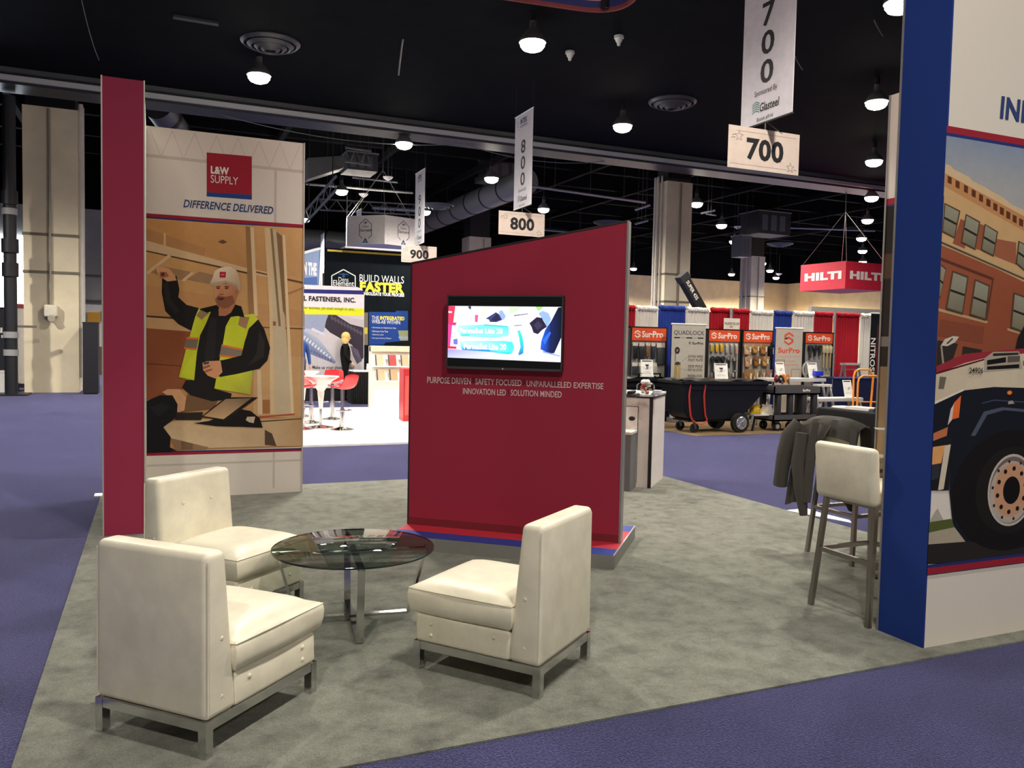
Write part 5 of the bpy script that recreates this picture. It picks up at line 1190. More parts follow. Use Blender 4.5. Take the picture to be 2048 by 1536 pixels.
# tilt carts
POLY = M((19, 21, 23), 0.42); STRAP = M((196, 62, 50), 0.6)
def tilt_cart(lab, loc, rz, straps=True):
    t = thing('tilt_cart', lab, 'cart', loc, rz)
    prof = [(-0.92, 0.93), (-0.90, 0.70), (-0.84, 0.45), (-0.76, 0.30), (-0.66, 0.235), (0.30, 0.235), (0.42, 0.27), (0.60, 0.45), (0.80, 0.68), (0.97, 0.90), (0.97, 0.93)]
    b = bmesh.new(); k = len(prof)
    def hwid(z): return 0.30+0.11*min(1, max(0, (z-0.235)/0.6))
    A = [b.verts.new((x, -hwid(z), z)) for x, z in prof]; B = [b.verts.new((x, hwid(z), z)) for x, z in prof]
    b.faces.new(A); b.faces.new(B[::-1])
    for i in range(k): b.faces.new((A[i], B[i], B[(i+1) % k], A[(i+1) % k]))
    bmesh.ops.bevel(b, geom=b.edges[:], offset=0.025, segments=2, affect='EDGES', clamp_overlap=True)
    m = MB(); m.bm(b); bd = m.build('tub', POLY, t)
    rp = [(-0.93, -0.42, 0.935), (0.99, -0.42, 0.935), (0.99, 0.42, 0.935), (-0.93, 0.42, 0.935)]
    rm = MB()
    for i in range(4): rm.bar(rp[i], rp[(i+1) % 4], 0.07, 0.05)
    rm.build('rim', POLY, t)
    lid = cloth_sheet(lambda fu, fv, th: (-0.90+1.84*fu, -0.40+0.80*fv, 0.962+0.016*math.sin(fu*23+fv*7)+0.012*math.sin(fv*17-fu*5)+th), 30, 14, 0.01); lid.build('vinyl_cover', M((26, 28, 30), 0.3), t)
    rb = MB(); rb.box(-0.80, 0.92, -0.415, -0.40, 0.80, 0.87); rb.build('side_rib', POLY, t)
    for sy in (-1, 1):
        w_ = MB(); w_.cyl((0.36, sy*0.37-0.045, 0.18), (0.36, sy*0.37+0.045, 0.18), 0.18, n=28); wo = w_.build('wheel', RUBBER, t)
        hb = MB(); hb.lathe([(0.115, 0), (0.12, 0.012), (0.105, 0.02), (0.10, 0.006), (0.03, 0.006), (0.03, 0.03), (0.01, 0.03)], n=24, T=Matrix.Translation((0.36, sy*0.37+sy*0.045, 0.18)) @ Matrix.Rotation(-sy*PI/2, 4, 'X'), close=False)
        for a in range(8): hb.bar((0.36+0.025*math.cos(a*PI/4), sy*0.425, 0.18+0.025*math.sin(a*PI/4)), (0.36+0.11*math.cos(a*PI/4), sy*0.425, 0.18+0.11*math.sin(a*PI/4)), 0.014, 0.014)
        hb.build('hubcap', M((205, 205, 205), 0.25, 0.8), wo)
        cs_ = MB(); cs_.cyl((-0.55, sy*0.24-0.025, 0.085), (-0.55, sy*0.24+0.025, 0.085), 0.085, n=18); co = cs_.build('caster', RUBBER, t)
        MB().bar((-0.55, sy*0.24-0.04, 0.08), (-0.60, sy*0.24-0.04, 0.24), 0.05, 0.012, up=(0, 1, 0)).build('caster_fork', STEEL, co)
    ch_ = MB(); ch_.box(-0.70, 0.45, -0.26, 0.26, 0.205, 0.235); ch_.build('chassis', BLACKM, t)
    if straps:
        for x0 in (-0.78, -0.46):
            MB().tube([(x0, -0.418, 0.90), (x0-0.015, -0.405, 0.70), (x0+0.02, -0.38, 0.50), (x0+0.07, -0.345, 0.32), (x0+0.12, -0.33, 0.24)], 0.017, 6).build('strap', STRAP, t)
        MB().tube([(-0.66, -0.33, 0.24), (-0.58, -0.34, 0.18), (-0.45, -0.34, 0.17), (-0.34, -0.33, 0.22)], 0.014, 6).build('strap', STRAP, t)
    return t
tilt_cart('big black tilt cart in front with red straps and a chrome hubcap', (9.72, 12.80, 0.006), R_(-2))
c1 = tilt_cart('second black tilt cart behind the white counter, covered with vinyl', (8.28, 13.95, 0.0), R_(2), False)
text('lettering', c1, 'SurPro', (0.35, 0.985, 0.80, 1.05), INKW, -0.30, 0.03)
MB().box(0.30, 0.85, -0.299, -0.27, 0.95, 1.06).build('cover_fold', M((22, 24, 26), 0.35), c1)

# price cards
def price_card(loc, w_, h_, lab, pic=None, rz=0.0):
    t = thing('price_card', lab, 'sign', loc, rz)
    T = Matrix.Rotation(R_(-14), 4, 'X')
    MB().box(-w_/2, w_/2, 0, 0.006, 0, h_, T=T).build('card', M((240, 238, 232), 0.5), t)
    MB().box(-w_*0.40, w_*0.40, -0.0015, 0, h_*0.89, h_*0.95, T=T).build('heading_bar', M((40, 44, 54), 0.5), t)
    for i, (a, b_) in enumerate(((0.62, 0.8), (0.52, 0.6), (0.30, 0.5), (0.22, 0.7))):
        MB().box(-w_*b_/2, w_*b_/2, -0.0015, 0, h_*a*0.9, h_*a*0.9+h_*0.014, T=T).build('text_line', M((150, 148, 150), 0.6), t)
    if pic: MB().prism([(-w_*0.16, h_*0.72), (w_*0.18, h_*0.72), (w_*0.10, h_*0.60), (-w_*0.04, h_*0.58)], -0.0016, 0, T=T).build('picture', BLACK, t)
    MB().bar((0, 0.10, 0), (0, 0.012, h_*0.6), 0.04, 0.004).build('easel_leg', M((220, 218, 212), 0.5), t)
price_card((8.78, 13.62, 0.99), 0.24, 0.34, 'white price card with a black picture, leaning on the rear cart', 1, R_(-18))
price_card((9.95, 12.85, 0.99), 0.26, 0.30, 'white price card with a black picture, on the front tilt cart', 1, R_(-18))

# work platforms, utility cart, reels, hard hats
def platform(lab, x0, x1, v, depth, ztop, leg=True):
    t = thing('work_platform', lab, 'work platform', (x0, v, 0.008)); W = x1-x0
    MB().rbox(0, W, 0, depth, ztop-0.075, ztop, 0.01, 2).build('deck', M((214, 214, 212), 0.35, 0.4, 'metal'), t)
    for x, s_ in ((0.08, -1), (W-0.08, 1)):
        for y, q in ((0.03, -1), (depth-0.03, 1)):
            MB().bar((x, y, ztop-0.08), (x+s_*0.17, y+q*0.06, 0.0), 0.06, 0.03).build('leg', ALU, t)
        for z in (0.25, 0.5):
            if z < ztop-0.15: MB().bar((x+s_*0.17*(1-z/ztop), -0.02, z), (x+s_*0.17*(1-z/ztop), depth+0.02, z), 0.05, 0.02).build('rung', ALU, t)
    return t
platform('aluminium work platform behind the grey tool cart', 11.653, 13.201, 13.5, 0.36, 0.965)
platform('low aluminium work platform behind the black cloth table', 12.297, 13.493, 12.75, 0.34, 0.60)
price_card((12.069, 13.60, 0.98), 0.23, 0.33, 'white price card on the upper platform beside the orange reel')
price_card((12.950, 13.60, 0.98), 0.26, 0.33, 'white price card on the upper platform before the coiled hose')
price_card((13.213, 12.86, 0.615), 0.23, 0.36, 'white price card on the low platform before the navy skirted table')
t = thing('utility_cart', 'grey two-shelf tool cart on casters with small white lettering', 'cart', (10.847, 12.40, 0.006))
W = 1.157; CG = M((72, 74, 76), 0.5)
for z0, z1, nm in ((0.70, 0.86, 'upper_tray'), (0.19, 0.31, 'lower_tray')):
    s_ = MB(); s_.box(0, W, 0, 0.55, z0, z0+0.03)
    for a in ((0, W, 0, 0.02), (0, W, 0.53, 0.55), (0, 0.02, 0, 0.55), (W-0.02, W, 0, 0.55)): s_.box(a[0], a[1], a[2], a[3], z0, z1)
    s_.build(nm, CG, t)
for x in (0.14, W*0.38, W*0.66, W-0.12):
    MB().rbox(x-0.05, x+0.05, 0.01, 0.11, 0.29, 0.71, 0.015, 2).build('post', M((44, 46, 50), 0.5), t)
for x in (0.14, W-0.14): MB().rbox(x-0.05, x+0.05, 0.43, 0.53, 0.29, 0.71, 0.015, 2).build('post', M((44, 46, 50), 0.5), t)
for x in (0.16, W*0.40, W-0.16):
    for y in (0.08, 0.47):
        c_ = MB().cyl((x, y-0.02, 0.085), (x, y+0.02, 0.085), 0.085, n=18).build('caster', RUBBER, t)
        MB().cyl((x, y-0.024, 0.085), (x, y+0.024, 0.085), 0.045, n=14).build('hub', M((170, 170, 170), 0.4), c_)
        MB().box(x-0.03, x+0.03, y-0.03, y+0.03, 0.16, 0.19).build('caster_mount', STEEL, c_)
text('lettering', t, 'SurPro', (W*0.60, 0.76, W*0.76, 0.81), INKW, -0.002, 0.04)
for i, (x, r, c, lab) in enumerate(((11.114, 0.080, (34, 30, 34), 'black and red cable reel on the grey tool cart'), (11.235, 0.088, (226, 138, 44), 'orange cable reel on the grey tool cart'))):
    t = thing('cable_reel', lab, 'reel', (x, 12.62-0.05*i, 0.90), R_(15))
    MB().cyl((0, -0.06, r+0.02), (0, -0.05, r+0.02), r, n=24).build('front_disc', M(c, 0.45), t); MB().cyl((0, 0.03, r+0.02), (0, 0.04, r+0.02), r, n=24).build('rear_disc', M((170, 40, 44) if i == 0 else c, 0.45), t)
    MB().cyl((0, -0.05, r+0.02), (0, 0.03, r+0.02), r*0.5, n=16).build('drum', M((60, 60, 62), 0.5), t)
    MB().cyl((0, -0.075, r+0.02), (0, -0.06, r+0.02), r*0.3, n=16).build('hub', M((180, 180, 170), 0.4), t)
    MB().bar((0, -0.08, r+0.02), (0.03, -0.08, 0.0), 0.03, 0.012).build('stand', M((120, 130, 150), 0.4, 0.4), t)
for i, (x, c, lab) in enumerate(((10.616, (228, 186, 40), 'yellow hard hat on the small black step stool'), (10.932, (234, 228, 214), 'white hard hat on the small black step stool'))):
    t = thing('hard_hat', lab, 'hard hat', (x, 12.66+0.03*i, 0.338), R_(30))
    MB().lathe([(0.118, 0.0), (0.114, 0.05), (0.10, 0.10), (0.066, 0.14), (0.02, 0.16)], n=20).build('shell', M(c, 0.3), t)
    MB().lathe([(0.115, 0.0), (0.138, -0.006), (0.140, 0.0), (0.115, 0.014)], n=20, close=False).build('brim', M(c, 0.3), t)
    MB().box(-0.012, 0.012, -0.10, 0.10, 0.13, 0.162).build('ridge', M(c, 0.3), t)
t = thing('step_stool', 'low black-legged step stool under the hard hats', 'step stool', (10.484, 12.52, 0.008))
MB().rbox(0, 0.54, 0, 0.34, 0.285, 0.325, 0.01, 2).build('tread', M((206, 206, 204), 0.4), t)
for x in (0.05, 0.47):
    for y in (0.03, 0.31): MB().bar((x, y, 0.285), (x+(-0.06 if x < 0.2 else 0.06), y, 0.0), 0.03, 0.03).build('leg', BLACK, t)
def stepladder(lab, loc, w_, h_, d_, rz=0.0):
    t = thing('step_ladder', lab, 'ladder', loc, rz)
    for s_ in (-1, 1):
        MB().bar((s_*w_/2*0.75, 0.0, h_), (s_*w_/2, -d_/2, 0), 0.05, 0.03, up=(1, 0, 0)).build('front_rail', ALU, t)
        MB().bar((s_*w_/2*0.75, 0.05, h_), (s_*w_/2, d_/2, 0), 0.04, 0.025, up=(1, 0, 0)).build('rear_rail', ALU, t)
    n = int(h_/0.28)
    for i in range(1, n+1):
        f = 1-i*0.28/h_
        if f > 0: MB().box(-w_/2*(0.75+0.25*f), w_/2*(0.75+0.25*f), -d_/2*f-0.03, -d_/2*f+0.04, h_-f*h_-0.012+0.0, h_-f*h_+0.012).build('step', ALU, t)
    MB().box(-w_/2*0.82, w_/2*0.82, -0.06, 0.11, h_, h_+0.05).build('top_cap', M((205, 205, 204), 0.4, 0.3), t)
stepladder('aluminium step ladder behind the navy skirted table', (15.213, 14.78, 0.008), 0.60, 1.22, 0.42)
stepladder('aluminium ladder leaning left of the grey tool cart', (11.267, 13.28, 0.008), 0.32, 0.86, 0.42, R_(15))
stepladder('short aluminium ladder at the right end of the grey tool cart', (12.943, 13.32, 0.008), 0.42, 0.80, 0.5, R_(-10))
t = thing('blue_stand', 'bright blue tool stand on the upper platform', 'stand', (13.025, 13.56, 0.975))
MB().rbox(-0.10, 0.12, -0.03, 0.06, 0.05, 0.15, 0.008, 2).build('case', M((34, 50, 190), 0.4), t); MB().bar((0.02, 0.0, 0.05), (0.02, 0.0, 0.008), 0.03, 0.03).build('neck', M((30, 44, 150), 0.4), t); MB().box(-0.06, 0.12, -0.05, 0.06, 0, 0.008).build('foot', M((30, 44, 150), 0.4), t)
t = thing('coiled_hose', 'grey coiled hose standing on the upper platform before the right rack', 'hose', (12.954, 13.78, 0.97), R_(10))
for i in range(4): MB().tube([(0.17*math.cos(a*PI/12)*(1-i*0.08), 0.02*i, 0.18+0.17*math.sin(a*PI/12)*(1-i*0.05)) for a in range(24)], 0.012, 6, closed=True).build('coil', M(((150, 148, 146), (40, 40, 42))[i % 2], 0.4), t)
# navy skirted table
t = thing('skirted_table', 'navy skirted counter table right of the silver pole', 'table', (13.765, 13.9, 0.006)); NV = M((24, 30, 66), 0.8, kind='cloth'); W = 1.75
MB().box(0, W, 0, 0.6, 0.93, 0.96).build('table_top', NV, t)
def pleat(p, q, z0, z1, n):
    p = Vector(p); q = Vector(q); d = (q-p); L = d.length; d.normalize(); nr = Vector((d.y, -d.x, 0)); m = MB(); vs = []; N = n*4
    for s_ in (0, 0.006):
        for z in (z0, z1):
            for i in range(N+1): vs.append(tuple(p+d*(L*i/N)+nr*(0.014*math.sin(i*PI/2)+0.014-s_)+Vector((0, 0, z))))
    M1 = N+1; m.add(vs, [(i, i+1, M1+i+1, M1+i) for i in range(N)]+[(2*M1+i+1, 2*M1+i, 3*M1+i, 3*M1+i+1) for i in range(N)], 0, True); return m
pleat((0, 0, 0), (W, 0, 0), 0.01, 0.95, 34).build('front_skirt', NV, t); pleat((0, 0.6, 0), (0, 0, 0), 0.01, 0.95, 10).build('side_skirt', NV, t)
MB().tube([(W*i/40, -0.02, 0.955+0.008*math.sin(i*2.3)) for i in range(41)], 0.022, 6).build('gathered_edge', M((48, 62, 130), 0.8), t)
# hand truck
OR2 = M((236, 146, 40), 0.4)
t = thing('hand_truck', 'orange tubular hand truck at the right behind the black cloth table', 'hand truck', (12.327, 11.6, 0.0), R_(-12))
hw_ = 0.17
MB().tube([(-hw_, 0, 0.10), (-hw_, 0, 0.98), (-hw_+0.02, 0, 1.06), (-hw_+0.10, 0, 1.11), (hw_-0.10+0.14, 0, 1.11), (hw_+0.12, 0, 1.06), (hw_+0.14, 0, 0.98), (hw_+0.10, 0, 0.10)], 0.019, 8).build('front_frame', OR2, t)
MB().tube([(-hw_+0.12, 0.30, 0.10), (-hw_+0.12, 0.32, 1.08), (-hw_+0.15, 0.32, 1.18), (-hw_+0.22, 0.32, 1.22), (hw_+0.10, 0.32, 1.22), (hw_+0.20, 0.32, 1.10), (hw_+0.14, 0.30, 0.10)], 0.019, 8).build('rear_frame', OR2, t)
for z in (0.30, 0.62): MB().bar((-hw_, 0, z), (hw_+0.12, 0, z), 0.03, 0.02).build('cross_bar', OR2, t)
MB().box(-0.22, 0.34, -0.12, 0.36, 0.10, 0.14).build('deck', M((226, 110, 50), 0.5), t)
for x in (-0.2, 0.32):
    for y in (0.0, 0.26): MB().cyl((x-0.02, y, 0.05), (x+0.02, y, 0.05), 0.05, n=16).build('wheel', RUBBER, t)
# black cloth table across the right aisle
t = thing('cloth_table', 'table under a plain black cloth behind the jacket, right of the tool cart', 'table', (8.85, 7.75, 0.0)); W = 0.75; L = 1.47
MB().rbox(0, W, 0, L, 0.0, 0.755, 0.03, 3, fn=lambda x, y, z: ((x-(0.05 if x < 0.3 else -0.05) if z < 0.3 else x), y+(0.05 if y > 0.5 else -0.05)*(1 if z < 0.3 else 0), z)).build('cloth', M((18, 17, 19), 0.75, kind='cloth'), t)
for k in range(2): MB().prism([(0.2+k*0.3, 0.28), (0.26+k*0.3, 0.28), (0.28+k*0.3, 0.55), (0.22+k*0.3, 0.55)], 0, 0.004).build('printed_mark', M((170, 44, 40), 0.6), t, (-0.032, 0.75, 0.02), -PI/2)
for i, (y, s_, c, lab, nm) in enumerate(((1.15, (0.10, 0.16, 0.025), (226, 222, 214), 'stack of white brochures at the left end of the black cloth table', 'brochure_stack'), (0.85, (0.12, 0.20, 0.04), (206, 202, 196), 'wide stack of grey leaflets in the middle of the black cloth table', 'brochure_stack'), (0.40, (0.12, 0.14, 0.06), (20, 20, 22), 'small black box on the black cloth table', 'card_box'), (0.12, (0.12, 0.08, 0.03), (226, 96, 60), 'orange flyers at the right end of the black cloth table', 'brochure_stack'))):
    q = thing(nm, lab, 'leaflets' if 'stack' in nm else 'box', (8.85+0.22, 7.75+y, 0.760), 0.1*i)
    for k in range(3): MB().box(-s_[0]+0.008*k, s_[0]+0.008*k, -s_[1]-0.006*k, s_[1]-0.006*k, s_[2]*k/3+0.0003*k, s_[2]*(k+1)/3).build('leaflet' if 'stack' in nm else 'box_layer', M(c, 0.5), q)

# ---------------------------------------------------------------- behind the drapes
t = thing('crane_boom', 'black crane boom with white lettering rising behind the drapes', 'crane boom', (12.835, 17.500, 2.529))
ba = Vector((12.835, 17.500, 2.529)); bb = Vector((12.254, 17.500, 3.314))
d = bb-ba; ang = math.atan2(d.z, d.x)
bx = MB().box(-2.47/math.sin(ang), d.length, -0.1, 0.1, -0.125, 0.125).build('boom_section', BLACK, t); bx.rotation_euler = (0, -ang, 0)
tx = text('lettering', bx, 'SUPER 435', (0.0, -0.05, 0.55, 0.05), INKW, -0.102, 0.02)
tx.rotation_euler = (0, PI, 0); tx.location = (d.length-0.1, 0, 0); 
for v_ in tx.data.vertices: v_.co.y = v_.co.y
tx.data.transform(Matrix.Scale(1, 4)); tx.location.y = 0
b2 = MB().box(-0.05, 0.12, -0.12, 0.12, -0.14, 0.14).build('boom_collar', M((40, 40, 42), 0.5), t, tuple(d*0.98)); b2.rotation_euler = (0, -ang, 0)
gx0, gx1, gz = 16.204, 19.325, 2.733
t = thing('gate_frame', 'pale metal gate frame above the right red drapes', 'frame', (gx0, 17.2, 0))
MB().box(0, gx1-gx0, 0, 0.12, gz-0.14, gz).build('lintel', M((190, 188, 182), 0.45, 0.4), t)
for x in (0, (gx1-gx0)*0.72, gx1-gx0-0.12): MB().box(x, x+0.12, 0, 0.12, 0, gz-0.14).build('upright', M((190, 188, 182), 0.45, 0.4), t)
# red box sign on wires
D0 = Vector((23.058, 22.850, 3.811)); e1 = Vector((0.917*-0.45+0.399*0.89, -0.399*-0.45+0.917*0.89, 0)).normalized(); e2 = Vector((0.917*0.89+0.399*0.45, -0.399*0.89+0.917*0.45, 0)).normalized()
SG = M((214, 36, 62), 0.6); Ls = 2.15; hs = 1.0
t = thing('hanging_sign', 'red square box sign with white block letters hung from wires', 'hanging sign', D0)
m = MB(); q = [Vector((0, 0, 0)), e1*Ls, e1*Ls+e2*Ls, e2*Ls]
m.slab([(p.x, p.y) for p in reversed(q)], 0, hs) if (e1.cross(e2)).z < 0 else m.slab([(p.x, p.y) for p in q], 0, hs)
m.build('box', SG, t)
EMW = EM((255, 246, 240), 0.55)
for o_, e_, nm in ((e1*Ls, -e1, 'a'), (Vector((0, 0, 0)), e2, 'b')):
    text('lettering', t, 'HILTI', (Ls*0.10, hs*0.36, Ls*0.92, hs*0.66), INKW, -0.01, 0.06, loc=tuple(o_), rz=math.atan2(e_.y, e_.x))
for p in q: MB().cyl((p.x*0.97+0.02, p.y*0.97, hs), ((e1.x+e2.x)*Ls/2, (e1.y+e2.y)*Ls/2, 3.0), 0.008, n=5).build('wire', M((120, 120, 120), 0.5), t)
MB().cyl(((e1.x+e2.x)*Ls/2, (e1.y+e2.y)*Ls/2, 2.9), ((e1.x+e2.x)*Ls/2, (e1.y+e2.y)*Ls/2, 10.4-D0.z), 0.02, n=6).build('drop_wire', DARK, t)

# ---------------------------------------------------------------- aisle signs
def star(cx, cz, r): return [(cx+(r if i % 2 == 0 else r*0.42)*math.sin(i*PI/5), cz+(r if i % 2 == 0 else r*0.42)*math.cos(i*PI/5)) for i in range(10)]
def outline(pts, w_, c): return [(seam(pts[i], pts[(i+1) % len(pts)], w_), c) for i in range(len(pts))]
def aisle_sign(num, u, v, zc, zb, top, lab):
    t = thing('aisle_sign', lab, 'sign', (u, v, zc)); w_, h_ = 1.22, 0.565; hw2 = w_/2
    cd = MB().box(-hw2, hw2, 0, 0.012, 0, h_).build('number_card', M((226, 208, 196), 0.6), t)
    text('lettering', cd, num, (-0.31, 0.13, 0.33, 0.43), INKK, -0.002, 0.035)
    dec = [(rect(-0.5, 0.50, 0.55, 0.505), (150, 140, 134)), (rect(-0.58, 0.055, 0.40, 0.06), (150, 140, 134))]
    dec += outline(star(-0.44, 0.43, 0.07), 0.006, (120, 108, 110))+outline(star(0.46, 0.09, 0.07), 0.006, (120, 108, 110))
    dec += [(seam((-0.56, 0.43), (-0.50, 0.45), 0.008), (120, 108, 110)), (seam((-0.57, 0.40), (-0.50, 0.41), 0.008), (120, 108, 110)), (seam((0.52, 0.07), (0.57, 0.06), 0.008), (120, 108, 110))]
    flat('star_print', cd, dec, y=-0.0012, step=0.00002)
    zb_ = zb-zc; hz = top-zc
    bn = MB().box(-0.006, 0.006, -0.52, 0.52, zb_, hz).build('banner', M((222, 218, 226), 0.6), t)
    F_ = dict(loc=(-0.006, 0, 0), rz=-PI/2)
    Hb = hz-zb_
    for i, dgt in enumerate(num): 
        z1 = zb_+1.63-i*0.39
        text('lettering', bn, dgt, (-0.13, z1-0.32, 0.13, z1), INKK, -0.003, 0.02, **F_)
    text('lettering', bn, 'Sponsored By', (-0.24, zb_+0.37, 0.22, zb_+0.47), INKK, -0.003, **F_)
    flat('sponsor_emblem', bn, [([(-0.28, zb_+0.16+k*0.03), (-0.20, zb_+0.19+k*0.03), (-0.13, zb_+0.16+k*0.03), (-0.13, zb_+0.172+k*0.03), (-0.20, zb_+0.202+k*0.03), (-0.28, zb_+0.172+k*0.03)], (60, 140, 120)) for k in range(5)], y=-0.002, **F_)
    text('lettering', bn, 'Glasteel', (-0.12, zb_+0.16, 0.27, zb_+0.28), INKK, -0.003, 0.02, 0.15, **F_)
    text('lettering', bn, 'Booth #914', (-0.17, zb_+0.03, 0.15, zb_+0.09), INKK, -0.003, **F_)
    text('lettering', bn, 'INTEX', (-0.20, hz-Hb*0.11, 0.20, hz-Hb*0.05), M((60, 60, 110), 0.6), -0.003, 0.05, **F_)
    flat('banner_print', bn, outline(star(-0.36, hz-Hb*0.09, 0.09), 0.007, (110, 104, 130))+[(rect(-0.22, hz-Hb*0.135, 0.22, hz-Hb*0.125), (110, 104, 130)), (rect(-0.4, hz-Hb*0.15, 0.4, hz-Hb*0.148), (130, 120, 140))], y=-0.002, step=0.00002, **F_)
    MB().cyl((0, -0.54, hz), (0, 0.54, hz), 0.018, n=8).build('top_rod', ALU, t)
    MB().cyl((0, -0.53, zb_), (0, 0.53, zb_), 0.014, n=8).build('bottom_rod', M((60, 60, 62), 0.4), t)
    MB().cyl((0, 0, h_), (0, 0, zb_), 0.008, n=5).build('link', STEEL, t); MB().cyl((0.3, 0.0, h_-0.02), (0.02, 0.0, zb_), 0.006, n=5).build('link', STEEL, t)
    cl_ = 7.9 if v < 23 else 10.4
    for y in (-0.5, 0.5): MB().cyl((0, y, hz), (0, y, cl_-zc), 0.005, n=5).build('wire', DARK, t)
    return t
aisle_sign('700', 7.72, 9.2, 4.03, 4.70, 7.5, 'large aisle sign 700 with a long white sponsor banner above')
aisle_sign('800', 8.22, 18.5, 4.20, 4.88, 7.15, 'aisle sign 800 with a white banner, above the slanted red wall')
aisle_sign('900', 8.10, 26.6, 4.18, 4.80, 7.2, 'aisle sign 900 with a narrow white banner beside the hexagonal hanging sign')
def far_banner(loc, h_, lab):
    t = thing('aisle_banner', lab, 'banner', loc); MB().box(-0.006, 0.006, -0.45, 0.45, -h_, 0).build('cloth', M((206, 212, 230), 0.6), t); MB().cyl((0, -0.46, 0), (0, 0.46, 0), 0.02, n=6).build('top_rod', ALU, t)
    text('lettering', t, '10', (-0.2, -h_*0.6, 0.2, -h_*0.3), M((130, 136, 160), 0.6), -0.002, 0.0, loc=(-0.006, 0, 0), rz=-PI/2)
    for y in (-0.44, 0.44): MB().cyl((0, y, 0), (0, y, 10.395-loc[2]), 0.006, n=5).build('wire', DARK, t)
far_banner((8.221, 36.040, 7.235), 1.6, 'far pale banner just behind the white hexagonal hanging sign')
far_banner((7.885, 42.719, 6.916), 2.0, 'far pale banner left of the yellow-striped black wall')

# ---------------------------------------------------------------- black wall booth with yellow stripe
t = thing('booth_wall', 'tall black exhibit wall with a yellow stripe and white and yellow slogans', 'display wall', (5.475, 29.0, 0)); W = 3.103; HW = 4.751
MB().box(0, W, 0, 0.25, 0, HW).build('panel', M((20, 25, 29), 0.7, kind='matt'), t)
MB().box(0.05, W-0.3, -0.01, 0.0, 4.625, 4.694).build('yellow_stripe', M((226, 196, 60), 0.6), t)
MB().box(0.6, W+0.4, -0.3, 0.5, HW+0.005, HW+0.06).build('white_canopy', M((236, 232, 222), 0.5), t)
YL = M((236, 214, 60), 0.6); WT = M((226, 230, 230), 0.6)
hx = [(0.616, 4.028), (1.033, 3.823), (1.039, 3.28), (0.215, 3.244), (0.209, 3.79)]
flat('hexagon_outline', t, [(seam(hx[i], hx[(i+1) % 5], 0.035), (226, 230, 230)) for i in (0, 1, 3, 4)]+[(ell(0.619, 3.819, 0.05, 0.09, 10), (40, 80, 140)), (seam((0.443, 3.863), (0.794, 3.863), 0.04), (40, 70, 120))], y=-0.002)
text('lettering', t, 'Dens', (0.446, 3.602, 0.795, 3.759), WT, -0.004, 0.0); text('lettering', t, 'Element', (0.256, 3.454, 0.990, 3.646), WT, -0.004, 0.01)
text('lettering', t, 'BUILD WALLS', (1.186, 3.638, 2.802, 3.895), WT, -0.004, 0.0); text('lettering', t, 'FASTER', (1.199, 3.287, 2.806, 3.644), YL, -0.004, 0.055); text('lettering', t, 'CONSOLIDATE YOUR PROCESS', (1.191, 3.163, 2.820, 3.285), WT, -0.004, 0.05)
bl = [(1.538, 2.585), (2.487, 2.599), (2.541, 2.655), (2.969, 2.661), (2.985, 1.594), (2.152, 1.506), (2.098, 1.424), (1.553, 1.406)]
flat('blue_panel', t, [(bl, (30, 66, 140)), ([(2.607, 1.947), (2.98, 1.956), (2.985, 1.594), (2.686, 1.588)], (150, 156, 110)), ([(2.629, 1.731), (2.983, 1.739), (2.984, 1.667), (2.648, 1.66)], (150, 160, 190)), ([(1.359, 2.553), (1.503, 2.558), (1.517, 1.405), (1.373, 1.402)], (120, 112, 96)), ([(1.383, 2.023), (1.491, 2.026), (1.494, 1.795), (1.386, 1.793)], (206, 190, 60))], y=-0.002)
text('lettering', t, 'THE', (1.641, 2.314, 1.902, 2.446), WT, -0.004); text('lettering', t, 'INTEGRATED', (1.940, 2.314, 2.842, 2.449), YL, -0.004, 0.05); text('lettering', t, 'WRB-AB WITHIN:', (1.643, 2.172, 2.695, 2.309), WT, -0.004)
for i, s_ in enumerate(('Eliminates an Application Step', 'Eliminates Cure Time', 'Optimizes Labor', 'Increases Factory Output')):
    b_ = [(1.636, 1.994), (1.637, 1.87), (1.639, 1.745), (1.641, 1.621)][i]; text('lettering', t, '\u2022 '+s_, (b_[0], b_[1], b_[0]+0.03*len(s_), b_[1]+0.062), WT, -0.004)
text('lettering', t, 'FUTURE UP.', (1.910, 1.108, 2.822, 1.220), YL, -0.004, 0.05)

